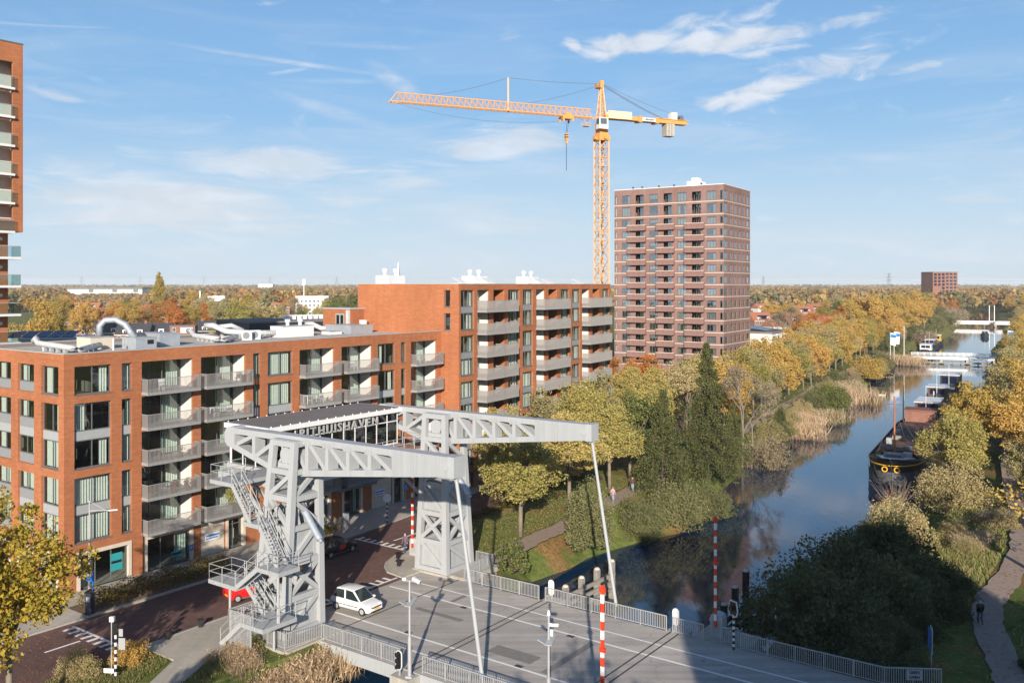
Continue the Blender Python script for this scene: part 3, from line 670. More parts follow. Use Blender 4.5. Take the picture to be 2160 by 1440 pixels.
for sx in (-1, 1):
    for i in range(n + 1):
        y = -hl + 2 * hl * i / n; MB().box(sx * hw - .04, y - .045, 0, sx * hw + .04, y + .045, 2.72).build('mullion', M['whitem'], cab)
    for z in (.05, 1.95): MB().box(sx * hw - .035, -hl, z - .04, sx * hw + .035, hl, z + .04).build('transom', M['whitem'], cab)
    for i in range(n):
        y0 = -hl + 2 * hl * i / n + .05; y1 = -hl + 2 * hl * (i + 1) / n - .05
        MB().box(sx * hw - .008, y0, .1, sx * hw + .008, y1, 1.9).build('pane', M['glassdark'], cab); MB().box(sx * hw - .008, y0, 2.0, sx * hw + .008, y1, 2.7).build('pane', M['glassdark'], cab)
for sy in (-1, 1):
    for x in (-hw + .1, -.75, .75, hw - .1): MB().box(x - .045, sy * hl - .04, 0, x + .045, sy * hl + .04, 2.72).build('mullion', M['whitem'], cab)
    for x0, x1 in ((-hw + .16, -.8), (-.7, .7), (.8, hw - .16)): MB().box(x0, sy * hl - .008, .1, x1, sy * hl + .008, 2.7).build('pane', M['glassdark'], cab)
# lettering above the glass on the canal side: one solid letter after another
txt = "PITHUISHAVEN"; y = -4.1
for i, ch in enumerate(txt):
    cu = bpy.data.curves.new('letter', 'FONT'); cu.body = ch; cu.size = .98; cu.extrude = .05; cu.offset = .012; cu.resolution_u = 2
    to = bpy.data.objects.new('letter', cu); COL.objects.link(to)
    me = bpy.data.meshes.new_from_object(to); bpy.data.objects.remove(to); me.materials.clear(); me.materials.append(M['galv'])
    wd = max(v.co.x for v in me.vertices)
    put('letter', me, cab, (hw + .16, y, 1.92), (R(90), 0, R(90))); y += wd + .2
# furniture seen through the glass
def simple_chair(mat):
    mb = MB(); mb.box(-.24, -.24, .40, .24, .24, .46); mb.box(-.24, .2, .46, .24, .25, .92)
    for sx in (-1, 1):
        for sy in (-1, 1): mb.box(sx * .21 - .02, sy * .21 - .02, 0, sx * .21 + .02, sy * .21 + .02, .42)
    return mb
def chair_thing(loc, rz, mat, label, group=None, parent=None, sc=1.0):
    r = empty('chair', loc, rz, label, 'chair', group); r.scale = (sc,) * 3
    MB().box(-.26, -.26, .40, .26, .26, .46).build('seat', M[mat], r); MB().box(-.26, .21, .46, .26, .26, .95).build('backrest', M[mat], r)
    for sx in (-1, 1):
        for sy in (-1, 1): MB().box(sx * .22 - .02, sy * .22 - .02, 0, sx * .22 + .02, sy * .22 + .02, .41).build('leg', M[mat], r)
    return r
def table_thing(loc, rz, mat, label, w=1.4, d=.8, group=None):
    r = empty('table', loc, rz, label, 'table', group)
    MB().box(-w / 2, -d / 2, .7, w / 2, d / 2, .75).build('tabletop', M[mat], r)
    for sx in (-1, 1):
        for sy in (-1, 1): MB().box(sx * (w / 2 - .06) - .025, sy * (d / 2 - .06) - .025, 0, sx * (w / 2 - .06) + .025, sy * (d / 2 - .06) + .025, .7).build('leg', M[mat], r)
    return r
table_thing(UV(-56.9, 52.0, 10.3), RU + R(90), 'wood', 'long timber table inside the glass bridge house', 3.0, .9)
for i, (du, dv, a) in enumerate(((-.9, -1, 90), (-.9, .2, 90), (.85, -.9, -90), (.85, .4, -90))):
    chair_thing(UV(-56.9 + du, 52 + dv, 10.3), RU + R(a), 'red', 'red chair at the table inside the glass bridge house', 'red chairs inside the bridge house')
# terrace on the canal side and the girder carrying all of it
ter = empty('bridge_terrace', UV(-53, 51, 10.3), RU, 'boarded terrace with white rails beside the glass bridge house', 'terrace')
MB().box(-1.15, -7, -.3, 1.7, 7, -.05).build('frame', M['steel'], ter)
for i in range(28):
    y = -6.95 + i * .497; MB().box(-1.12, y, -.048, 1.66, y + .47, .0 + .004 * (i % 3)).build('deck_board', M['deckwood'], ter)
def rail3(root, pts, h=1.05, mat='galv', knee=.55, r=.025, sp=1.3):
    P = [Vector(p) for p in pts]
    for a, b in zip(P, P[1:]):
        for z in (h, knee): MB().tube(a + Vector((0, 0, z)), b + Vector((0, 0, z)), r, r, 6).build('rail', M[mat], root)
        n = max(1, round((b - a).length / sp))
        for i in range(n + 1): p = a + (b - a) * (i / n); MB().tube(p, p + Vector((0, 0, h)), r * 1.15, r * 1.15, 6).build('rail_post', M[mat], root)
rail3(ter, [(-.9, 6.9, 0), (1.62, 6.9, 0), (1.62, -6.9, 0)])
gd = empty('bridge_girder', UV(-54.5, 51, 9.7), RU, 'grey steel girders under the bridge house spanning from pylon to pylon', 'girder')
for x in (-3.6, 0, 2.9): MB().box(x - .2, -8.6, -.35, x + .2, 8.6, .28).build('girder_beam', M['steel'], gd)
for y in (-8.3, -4, 0, 4, 8.3): MB().box(-3.4, y - .12, -.3, 2.7, y + .12, .2).build('cross_beam', M['steel'], gd)
for sy in (-1, 1):
    sbeam('strut', gd, (-3.4, sy * 7.6, -.2), (3.4, sy * 7.6, -4.6), .22, .22); sbeam('strut', gd, (-1, sy * 7.9, -.2), (3.4, sy * 7.9, -2.5), .2, .2)
tag(MB().lathe([(.08, 0), (.08, .7), (.14, .72), (.14, .95), (.05, 1.0)], 10).build('pole_camera', M['black'], None, UV(-52.0, 52.0, 10.3)), 'black pole camera standing on the terrace of the bridge house', 'camera')

# zigzag stairs on the near pylon
st = empty('stair_tower', UV(-50, 40.2, .1), RU, 'pale grey steel zigzag stairs climbing the near pylon to the bridge house', 'staircase')
def landing(x0, x1, z, y0=-1.0, y1=.75, rails=()):
    MB().box(x0, y0, z - .28, x1, y1, z).build('landing', M['steelplate'], st)
    for seg in rails: rail3(st, [(*p, z) for p in seg])
def flight(x0, z0, x1, z1, y0, y1):
    for y in (y0, y1): sbeam('stringer', st, (x0, y, z0 - .1), (x1, y, z1 - .1), .07, .3)
    n = max(3, int(abs(z1 - z0) / .2))
    tm = MB().box(-.14, y0 + .04, -.02, .14, y1 - .04, .02).mesh('step', M['steelplate'])
    for i in range(1, n): t = i / n; put('step', tm, st, (x0 + (x1 - x0) * t, 0, z0 + (z1 - z0) * t))
    for y in (y0, y1):
        for h in (1.0, .5): MB().tube((x0, y, z0 + h), (x1, y, z1 + h), .025, .025, 6).build('rail', M['galv'], st)
        k = max(2, int(abs(x1 - x0) / 1.0))
        for i in range(k + 1): t = i / k; p = Vector((x0 + (x1 - x0) * t, y, z0 + (z1 - z0) * t)); MB().tube(p, p + Vector((0, 0, 1.0)), .03, .03, 6).build('rail_post', M['galv'], st)
landing(-5.0, -2.6, 10.2, -.9, 2.2, [[(-2.6, -.85), (-4.95, -.85), (-4.95, 2.1)]])
MB().box(-5.0, 2.22, 9.92, -2.6, 3.6, 10.2).build('landing', M['steelplate'], st)
flight(-2.6, 10.2, -.6, 7.8, -.85, -.05)
landing(-1.3, .35, 7.8, -.95, .7, [[(-1.25, -.9), (-.6, -.9)], [(.3, -.9), (.3, .65)]])
flight(.3, 7.8, 2.2, 5.3, -.85, -.05)
landing(1.1, 3.3, 5.3, -1.7, .1, [[(1.15, -1.65), (3.25, -1.65), (3.25, .05)]])
flight(1.2, 5.3, -1.1, 3.6, -1.65, -.9)
landing(-4.0, -1.0, 3.6, -1.75, .2, [[(-1.1, -1.7), (-3.95, -1.7), (-3.95, .15), (-1.1, .15)]])
flight(-1.1, 3.6, .9, 1.9, -.85, -.05)
landing(.7, 3.0, 1.9, -2.7, .1, [[(1.0, -2.65), (2.95, -2.65), (2.95, .05)]])
flight(.8, 1.9, -1.4, .05, -2.65, -1.85)
for a, b in (((2.4, -1.3, 0), (2.4, -1.3, 1.7)), ((-3.4, -.4, 0), (-3.4, -.4, 3.4)), ((2.8, -1.3, 1.7), (2.8, -1.3, 5.1))): MB().tube(a, b, .09, .09).build('support_post', M['steel'], st)
for a, b in (((1.5, .0, 5.2), (1.5, .9, 5.2)), ((-.3, .6, 7.6), (-.3, 1.4, 7.6)), ((1.4, .0, 1.8), (1.4, .6, 1.8))): sbeam('bracket', st, a, b, .16, .2)
# woven wire screens fencing off the foot of the stairs
scr = empty('wire_screen', UV(-50.4, 37.6, .1), RU, 'fine white wire mesh screen fencing off the foot of the stairs', 'screen')
def screen(a, b, h):
    a = Vector(a); b = Vector(b); z = Vector((0, 0, h))
    for p in (a, b): MB().beam(p, p + z, .07).build('screen_post', M['galv'], scr)
    MB().beam(a + z, b + z, .06).build('screen_rail', M['galv'], scr); MB().beam(a + Vector((0, 0, .1)), b + Vector((0, 0, .1)), .06).build('screen_rail', M['galv'], scr)
    mb = MB(); L_ = (b - a).length; k = int(L_ / .11)
    for i in range(1, k): p = a + (b - a) * (i / k); mb.tube(p + Vector((0, 0, .1)), p + z, .014, .014, 4, False)
    for j in range(1, int(h / .11)): zz = Vector((0, 0, j * .11)); mb.tube(a + zz, b + zz, .014, .014, 4, False)
    mb.build('wire_mesh', M['galv'], scr, kind='stuff')
screen((-.2, 0, 0), (2.1, 0, 0), 2.45); screen((-.2, 0, 0), (-.2, 2.4, 0), 2.45)
# ------------------------------------------------------------------ apartment buildings
FM = Matrix(); FL = Matrix.Rotation(R(-90), 4, 'Z')
def wall_grid(mb, x0, x1, z0, z1, ops, d):
    xs = sorted({x0, x1, *[a for o in ops for a in (o[0], o[1]) if x0 < a < x1]}); zs = sorted({z0, z1, *[a for o in ops for a in (o[2], o[3]) if z0 < a < z1]})
    for i in range(len(xs) - 1):
        for j in range(len(zs) - 1):
            cx = (xs[i] + xs[i + 1]) / 2; cz = (zs[j] + zs[j + 1]) / 2
            if any(o[0] < cx < o[1] and o[2] < cz < o[3] for o in ops): continue
            mb.quad((xs[i], 0, zs[j]), (xs[i + 1], 0, zs[j]), (xs[i + 1], 0, zs[j + 1]), (xs[i], 0, zs[j + 1]))
    for a, b, c, e in [o[:4] for o in ops]:
        mb.quad((a, 0, c), (a, d, c), (a, d, e), (a, 0, e)); mb.quad((b, 0, c), (b, 0, e), (b, d, e), (b, d, c))
        mb.quad((a, 0, e), (a, d, e), (b, d, e), (b, 0, e)); mb.quad((a, 0, c), (b, 0, c), (b, d, c), (a, d, c))
_cache = {}
def cached(key, fn):
    if key not in _cache: _cache[key] = fn()
    return _cache[key]
def place(root, Fm, name, me, x, y, z):
    ang = 0 if Fm is FM else R(-90); return put(name, me, root, Fm @ Vector((x, y, z)), ang)
def frame_mesh(w, h, mull, trans, t, mat, sill):
    mb = MB(); d = .09
    mb.box(0, 0, 0, w, d, t).box(0, 0, h - t, w, d, h).box(0, 0, t, t, d, h - t).box(w - t, 0, t, w, d, h - t)
    for m in mull: mb.box(m * w - t * .45, .004, t, m * w + t * .45, d - .004, h - t)
    for z in trans: mb.box(t, .006, z - t * .4, w - t, d - .006, z + t * .4)
    if sill: mb.box(-.06, -.22, -.07, w + .06, .0, -.002)
    return mb.mesh('window', M[mat])
def curtain_mesh(w, h, mode, mat):
    mb = MB()
    def strip(x0, x1):
        n = max(2, int((x1 - x0) / .11)); vs = []
        for i in range(n + 1):
            x = x0 + (x1 - x0) * i / n; y = .05 * (1 if i % 2 else -1)
            vs += [(x, y, .04), (x, y, h - .05)]
        mb.add(vs, [(2 * i, 2 * i + 2, 2 * i + 3, 2 * i + 1) for i in range(n)])
    if mode == 'F': strip(.06, w - .06)
    elif mode == 'L': strip(.06, w * .38)
    elif mode == 'R': strip(w * .62, w - .06)
    elif mode == 'B': strip(.06, w * .27); strip(w * .73, w - .06)
    elif mode == 'S': strip(w * .72, w - .06)
    elif mode == 'D':
        for k in range(int(h * .5 / .09)): mb.box(.06, 0, h - .1 - k * .09, w - .06, .04, h - .04 - k * .09)
    elif mode == 'U': mb.box(.06, 0, h * .45, w - .06, .02, h - .05)
    return mb.mesh('curtain', M[mat])
def window(root, Fm, x, z, w, h, mull=(.5,), trans=(), mode='N', depth=.18, mat='dgrey', cmat='curtain', glass='glass', sill=True, t=.075, pane=True):
    w = round(w, 2); h = round(h, 2); mull = tuple(round(m, 2) for m in mull)
    o = place(root, Fm, 'window', cached(('w', w, h, mull, trans, t, mat, sill), lambda: frame_mesh(w, h, mull, trans, t, mat, sill)), x, depth, z)
    if pane:
        put('pane', cached(('p', w, h, glass), lambda: MB().box(.03, .035, .03, w - .03, .047, h - .03).mesh('pane', M[glass])), o)
    if mode != 'N': put('curtain', cached(('c', w, h, mode, cmat), lambda: curtain_mesh(w, h, mode, cmat)), o, (0, .32, 0))
    return o
def balcony(root, Fm, x, z, L_, proj=.9, h=1.05, dense=.115, mat='balcony', name='balcony', bw=.018):
    L_ = round(L_, 2); key = ('b', L_, proj, h, dense, mat)
    def slab(): return MB().box(0, -proj, -.24, L_, .0, -.02).mesh('balcony', M['lgrey'])
    def bars():
        mb = MB(); n = int(L_ / dense)
        for i in range(n + 1): x_ = L_ * i / n; mb.box(x_ - bw, -proj - .03, -.26, x_ + bw, -proj - .008, h)
        k = int(proj / dense)
        for i in range(k): y_ = -proj + proj * i / k; mb.box(-.012, y_ - .03, -.26, .01, y_ + .03, h); mb.box(L_ - .01, y_ - .03, -.26, L_ + .012, y_ + .03, h)
        return mb.mesh('balusters', M[mat])
    def rails():
        mb = MB()
        for z_ in (h, -.24): mb.box(-.03, -proj - .045, z_ - .025, L_ + .03, -proj + .01, z_ + .025); mb.box(-.03, -proj, z_ - .024, .02, 0, z_ + .024); mb.box(L_ - .02, -proj, z_ - .024, L_ + .03, 0, z_ + .024)
        return mb.mesh('handrail', M[mat])
    o = place(root, Fm, name, cached(key + ('s',), slab), x, 0, z)
    b = put('balusters', cached(key + ('b',), bars), o); b['kind'] = 'stuff'; put('handrail', cached(key + ('r',), rails), o)
    return o
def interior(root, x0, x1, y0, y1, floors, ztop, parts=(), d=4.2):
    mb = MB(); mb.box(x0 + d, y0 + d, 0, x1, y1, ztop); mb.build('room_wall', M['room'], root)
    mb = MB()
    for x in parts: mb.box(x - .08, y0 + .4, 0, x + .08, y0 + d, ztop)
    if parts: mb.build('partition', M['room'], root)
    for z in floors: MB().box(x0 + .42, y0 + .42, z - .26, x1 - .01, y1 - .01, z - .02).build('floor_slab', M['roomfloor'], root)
modes = ['B', 'L', 'R', 'S', 'F', 'S', 'D', 'B', 'R', 'N', 'F', 'L']

# --- long low block on the street
LOW = empty('apartment_block', (-34.48, 70.05, 0), math.atan2(V.y, V.x), 'long six storey orange brick block with a flat roof full of white ducts', 'apartment block')
LM = Matrix.Translation((-34.48, 70.05, 0)) @ Matrix.Rotation(math.atan2(V.y, V.x), 4, 'Z')
fl = [3.5 + 2.9 * i for i in range(5)]; ZT = 18.6; LL = 44.5; DL = 16.5
cols = [('W', .82, 3.86), ('N', 4.76, 5.63), ('L', 6.52, 11.38), ('L', 12.19, 16.93), ('N', 17.78, 18.59), ('W', 19.47, 22.44), ('L', 23.32, 27.85), ('L', 28.85, 33.25), ('W', 34.1, 36.75), ('N', 37.73, 38.5), ('L', 39.35, 43.72)]
ops = []
for k, a, b in cols:
    if k == 'L':
        for z in fl: ops.append((a, b, z - .0, z + 2.5))
    else: ops += [(a, b, fl[4] + .3, fl[4] + 2.5), (a, b, fl[2] + .3, fl[3] + 2.5), (a, b, fl[0] + .3, fl[1] + 2.5)]
shops = [(1.0, 5.6), (6.75, 11.4), (14.75, 16.9), (19.2, 22.8), (24.0, 27.4), (28.9, 31.8), (36.3, 38.2), (39.6, 43.4)]
stones = [(12.19, 14.6), (33.2, 36.2)]
for a, b in shops + stones: ops.append((a, b, .12, 3.1))
mb = MB(); wall_grid(mb, 0, LL, 0, ZT, ops, .22)
lops = []; lcols = [(.84 + 3.8 * i, 3.48 + 3.8 * i) for i in range(6)]
for a, b in lcols: lops += [(-b, -a, fl[4] + .3, fl[4] + 2.5), (-b, -a, fl[2] + .3, fl[3] + 2.5), (-b, -a, fl[0] + .3, fl[1] + 2.5), (-b, -a, .12, 3.1)]
mb.m = FL; wall_grid(mb, -24, 0, 0, ZT, lops, .22)
mb.m = Matrix(); mb.box(.01, DL - .2, 0, LL - .01, DL, ZT).box(LL - .02, .02, 0, LL, DL, ZT).box(.02, DL, 0, .3, 23.98, ZT)
mb.build('wall', M['brick'], LOW)
mb = MB()
for x in (.42, 22.9, 43): mb.box(x - .02, .4, 0, x + .02, 1.0, .1)
rf = MB().box(.3, .3, ZT - .45, LL - .3, DL - .3, ZT - .3).build('roof', M['gravel'], LOW)
cap = MB()
cap.box(-.03, -.03, ZT, LL + .03, .34, ZT + .07).box(-.03, .35, ZT, .34, 23.9, ZT + .07).box(.35, DL - .34, ZT, LL + .03, DL + .03, ZT + .07)
cap.build('roof_edge', M['roofcap'], LOW)
up = MB(); up.box(.34, .31, ZT - .3, LL, .36, ZT - .002).box(.31, .37, ZT - .3, .36, DL, ZT - .002).box(.36, DL - .36, ZT - .3, LL - .4, DL - .3, ZT - .002); up.build('roof_upstand', M['bitumen'], LOW)
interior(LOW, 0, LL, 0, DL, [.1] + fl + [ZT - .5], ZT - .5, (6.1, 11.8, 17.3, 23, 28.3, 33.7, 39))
ci = 0
for k, a, b in cols:
    for f, z in enumerate(fl):
        ci += 1
        if k == 'W': window(LOW, FM, a, z + .3, b - a, 2.2, (.5,), (), modes[(ci * 5 + f) % 12] if f > 1 else 'F', sill=f in (0, 2, 4))
        elif k == 'N': window(LOW, FM, a, z + .3, b - a, 2.2, (), (), 'F' if (ci + f) % 3 else 'R', cmat='curtain2' if f % 2 else 'curtain', sill=f in (0, 2, 4))
        else:
            w = b - a
            window(LOW, FM, a + .05, z + .02, w - .1, 2.46, (.36, .62), (), 'R' if (ci % 3) else 'S', depth=1.75, sill=False, cmat='curtain2' if ci % 4 else 'curtain')
            balcony(LOW, FM, a, z + .02, w + .14)
    if k != 'L':
        for z0, z1 in ((fl[3] - .4, fl[3] + .3), (fl[1] - .4, fl[1] + .3)):
            place(LOW, FM, 'spandrel_panel', cached(('sp', round(b - a, 2)), lambda: MB().box(0, 0, 0, b - a, .08, .69).mesh('spandrel_panel', M['lgrey'])), a, .17, z0 + .005)
    else:
        mb = MB(); mb.box(b - .03, .23, 0.02, b + .05, 1.95, 2.48)
        mesh_w = mb.mesh('loggia_side_wall', M['white']); mb = MB(); mb.box(a - .05, .23, .02, a + .03, 1.95, 2.48); mesh_b = mb.mesh('loggia_side_wall', M['brick'])
        mesh_c = MB().box(a, .23, 2.49, b, 1.95, 2.66).mesh('loggia_ceiling', M['lgrey']); mesh_f = MB().box(a, .22, -.24, b, 1.95, 0).mesh('loggia_floor', M['lgrey'])
        lamp_me = MB().disc((b - .05, 1.0, 2.05), (-1, 0, 0), .16, 12, .06).mesh('wall_lamp', M['white'])
        for z in fl: put('loggia_side_wall', mesh_w, LOW, (0, 0, z)); put('loggia_side_wall', mesh_b, LOW, (0, 0, z)); put('loggia_ceiling', mesh_c, LOW, (0, 0, z)); put('loggia_floor', mesh_f, LOW, (0, 0, z)); put('wall_lamp', lamp_me, LOW, (0, 0, z))
for i, (a, b) in enumerate(lcols):
    for f, z in enumerate(fl):
        full = i == 0
        zz = z + (.3 if full else 1.05); hh = 2.5 - (.3 if full else 1.05)
        window(LOW, FL, -b, zz, b - a, hh, (.55,) if i % 2 == 0 else (.45,), (), ['L', 'B', 'F', 'R', 'B'][(i + f) % 5] if f > 1 else 'F', sill=(f in (0, 2, 4)) and full)
        if not full: place(LOW, FL, 'spandrel_panel', cached('sp2', lambda: MB().box(0, 0, 0, 2.64, .08, .74).mesh('spandrel_panel', M['grey'])), -b, .17, z + .305)
    for zz in (fl[3], fl[1]): place(LOW, FL, 'spandrel_panel', cached('sp3', lambda: MB().box(0, 0, 0, 2.64, .08, .69).mesh('spandrel_panel', M['lgrey'])), -b, .165, zz - .395)
for i, (a, b) in enumerate(shops):
    w = b - a; mb = MB(); mb.box(-.0, -.06, 2.68, w, .3, 2.98).box(0, -.06, 0, .28, .3, 2.68).box(w - .28, -.06, 0, w, .3, 2.68)
    put('shopfront_surround', mb.mesh('shopfront_surround', M['stone']), LOW, (a, 0, .12))
    if w > 2.4: window(LOW, FM, a + .28, .16, w - .56, 2.62, (.33, .66) if w > 3.5 else (.5,), (), 'S' if i % 2 else 'N', depth=.2, cmat='curtain2', sill=False)
    else: d_ = window(LOW, FM, a + .28, .16, w - .56, 2.62, (.42,), (2.1,), 'N', depth=.25, sill=False); d_.name = 'entrance_door'; put('handle', MB().box(.7, -.05, .8, .74, 0, 1.7).mesh('handle', M['galv']), d_)
for a, b in stones:
    for r in range(5):
        for c in range(3 if r % 2 == 0 else 2):
            n = 3 if r % 2 == 0 else 2; w = (b - a) / n
            put('stone_panel', cached(('stn', n, round(w, 2)), lambda: MB().box(.008, 0, .008, w - .008, .2, .588).mesh('stone_panel', M['stone'])), LOW, (a + c * w, .03 - .004 * ((r + c) % 2), .12 + r * .596))
    sg = put('wall_sign', MB().box(.45, -.02, 1.35, 1.95, .03, 2.0).mesh('wall_sign', M['whitem']), LOW, (a, 0, 0))
    put('sign_stripe', MB().box(.5, -.026, 1.72, 1.9, -.021, 1.86).box(.5, -.026, 1.5, 1.7, -.021, 1.6).mesh('sign_stripe', M['blue']), sg)
for i, (a, b) in enumerate(lcols):
    w = b - a; mb = MB(); mb.m = FL; mb.box(-b, -.06, 2.8, -a, .3, 3.1).box(-b, -.06, .12, -b + .25, .3, 2.8).box(-a - .25, -.06, .12, -a, .3, 2.8); mb.build('shopfront_surround', M['stone'], LOW)
    window(LOW, FL, -b + .26, .16, w - .52, 2.62, (.5,), (), 'L', depth=.2, cmat='curtain2', sill=False)
for x, z0, z1, m in ((3.9, .9, 2.3, 'poster_teal'), (9.4, .7, 1.2, 'poster_teal')):
    if m not in M: M[m] = pm(m, (.03, .30, .32), .5, var=.1)
    o = put('window_poster', MB().box(x, .17, z0, x + 1.0, .185, z1).mesh('window_poster', M[m]), LOW)
    put('poster_stripe', MB().box(x + .05, .16, (z0 + z1) / 2 - .1, x + .95, .168, (z0 + z1) / 2 + .1).mesh('poster_stripe', M['black']), o)
o = put('parking_sign', MB().box(11.0, -.075, .9, 11.35, -.06, 1.45).mesh('parking_sign', M['blue']), LOW)
def text_mesh(s, size, mat, extr=.006, bold=.0):
    cu = bpy.data.curves.new('lettering', 'FONT'); cu.body = s; cu.size = size; cu.extrude = extr; cu.offset = bold; cu.resolution_u = 2; cu.align_x = 'CENTER'; cu.align_y = 'CENTER'
    to = bpy.data.objects.new('lettering', cu); COL.objects.link(to); me = bpy.data.meshes.new_from_object(to); bpy.data.objects.remove(to)
    me.materials.clear(); me.materials.append(M[mat]); return me
put('lettering', text_mesh('P', .4, 'whitem'), o, (11.175, -.08, 1.18), (R(90), 0, 0))
MB().box(27.5, -1.0, 3.0, 33.0, 0, 3.3).build('canopy', M['dgrey'], LOW)
# stair house on the roof beside the taller block
sh = empty('roof_stair_house', LM @ Vector((41.2, 13.9, 18.3)), LOW.rotation_euler.z, 'small orange brick stair house on the low roof against the taller block', 'stair house')
MB().box(0, -2.3, 0, 3.2, 2.5, 2.7).build('wall', M['brick'], sh); MB().box(-.08, -2.38, 2.7, 3.2, 2.58, 2.84).build('roof_edge', M['roofcap'], sh)
dr = MB().box(-.05, -1.3, .05, 0, .2, 2.15).build('door', M['lgrey'], sh); MB().box(-.062, -1.15, .9, -.051, -.65, 2.0).build('door_pane', M['glassdark'], dr); MB().box(-.062, -.45, .2, -.051, .05, 2.0).build('door_pane', M['glassdark'], dr)
MB().box(-.3, -2.3, 0, -.01, -1.85, 2.6).build('downpipe', M['duct'], sh)

# --- taller block
TH = math.atan2(.854, .521)
TALL = empty('apartment_block', (-6.1, 104.7, 0), TH, 'taller nine storey orange brick block with grey balconies, its roof level with the horizon', 'apartment block')
TM = Matrix.Translation((-6.1, 104.7, 0)) @ Matrix.Rotation(TH, 4, 'Z')
TZ = 24.05; TLn = 40.6; TD = 15.2; rows_t = [23.35 - 2.66 * j for j in range(9)]
tcols = [('W', .37, 3.12), ('L', 3.83, 6.42), ('O', 7.38, 9.9), ('W', 10.8, 13.57), ('W', 14.4, 16.95), ('L', 17.82, 20.24), ('O', 21.16, 23.56), ('W', 24.66, 27.18), ('W', 28.04, 30.53), ('L', 31.13, 33.57), ('O', 34.51, 36.74), ('W', 37.88, 40.2)]
ops = []
for k, a, b in tcols:
    if k == 'W':
        for j in (0, 2, 4, 6): ops.append((a, b, rows_t[j + 1] - 1.98, rows_t[j]))
        ops.append((a, b, .2, rows_t[8]))
    else:
        for z in rows_t: ops.append((a, b, z - 2.4, z))
mb = MB(); wall_grid(mb, 0, TLn, 0, TZ, ops, .22)
lw = [(1.21, 2.08, 21.4, 23.35), (1.21, 2.08, 18.7, 20.68)]
mb.m = FL; wall_grid(mb, -TD, 0, 0, TZ, [(-b, -a, c, d) for a, b, c, d in lw], .2)
mb.m = Matrix(); mb.box(.01, TD - .2, 0, TLn, TD, TZ).box(TLn - .25, .01, 0, TLn, TD - .21, TZ); mb.build('wall', M['brick'], TALL)
MB().box(.3, .3, TZ - .4, TLn - .3, TD - .3, TZ - .25).build('roof', M['whitem'], TALL)
MB().box(-.03, -.03, TZ, TLn + .03, .3, TZ + .06).box(-.03, .31, TZ, .3, TD, TZ + .06).box(.31, TD - .3, TZ, TLn + .03, TD + .03, TZ + .06).build('roof_edge', M['roofcap'], TALL)
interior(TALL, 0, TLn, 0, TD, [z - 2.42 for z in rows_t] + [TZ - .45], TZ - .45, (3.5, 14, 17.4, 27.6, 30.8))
MB().box(2.15, -.4, 0, 2.6, .02, 17.2).build('downpipe', M['dgrey'], TALL) if False else None
for a, b, c, d in lw: window(TALL, FL, -b, c, b - a, d - c, (), (), 'R', sill=True)
ci = 0
for k, a, b in tcols:
    for j, z in enumerate(rows_t):
        ci += 1; w = b - a
        if k == 'W':
            window(TALL, FM, a, z - 1.95, w, 1.95, (.33, .66), (), ['R', 'F', 'R', 'S', 'B', 'F', 'R'][(ci * 3 + j) % 7], sill=j % 2 == 1, cmat='curtain2' if ci % 3 == 0 else 'curtain')
            if j % 2 == 0 and j < 8: place(TALL, FM, 'spandrel_panel', cached(('spt', round(w, 2)), lambda: MB().box(0, 0, 0, w, .08, .69).mesh('spandrel_panel', M['grey'])), a, .16, z - 2.655)
        else:
            window(TALL, FM, a + .04, z - 2.38, w - .08, 2.36, (.5,), (), 'R' if ci % 2 else 'N', depth=1.5, sill=False, cmat='curtain2')
            sw = cached(('tl', k, round(w, 2)), lambda: MB().box(w - .02, .23, 0, w + .05, 1.7, 2.36).mesh('loggia_side_wall', M['white' if k == 'L' else 'brick'])); put('loggia_side_wall', sw, TALL, (a, 0, z - 2.38))
            if k == 'L':
                bw = cached(('tlb', round(w, 2)), lambda: MB().box(.02, 1.46, 0, w * .98, 1.5, 2.36).mesh('loggia_back_wall', M['white'])); put('loggia_back_wall', bw, TALL, (a, 0, z - 2.38))
for a, b in ((3.83, 11.3), (17.82, 25.2), (31.13, 38.6)):
    for z in rows_t[:8]:
        balcony(TALL, FM, a, z - 2.4, (b - a) * .54, 1.35, 1.12, .08, bw=.015); balcony(TALL, FM, a + (b - a) * .55, z - 2.4, (b - a) * .45, 1.25, 1.12, .08, bw=.015)
def roofthing(loc, rz, name, label, cat, build, group=None):
    r = empty(name, loc, rz, label, cat, group); build(r); return r
def rooftop_unit(r):
    MB().box(-1.6, -1.0, 0, 1.6, 1.0, 1.3).build('casing', M['whitem'], r)
    for x in (-1.1, 1.0): MB().tube((x, 0, 1.3), (x, 0, 1.75), .2, .2, 10).tube((x, 0, 1.75), (x, 0, 2.15), .32, .32, 12).build('exhaust_cowl', M['whitem'], r)
def roof_hatch(r):
    MB().box(-.7, -.7, 0, .7, .7, .35).build('kerb', M['whitem'], r)
    MB().extr([(-.75, -.7, .36), (.75, -.7, .36), (.75, .6, 1.0), (-.75, .6, 1.0)], (0, .05, .06)).build('lid', M['whitem'], r)
for i, (x, y, lab) in enumerate(((1.8, 11.5, 'white rooftop unit with two cowls standing nearest the church spire'), (15.2, 8, 'white rooftop unit with two cowls in the middle of the tall orange roof'), (29.2, 8, 'white rooftop unit with two cowls nearest to the tower crane'))):
    roofthing(TM @ Vector((x, y, TZ - .25)), TH, 'rooftop_unit', lab, 'rooftop unit', rooftop_unit, 'white rooftop units on the tall orange block')
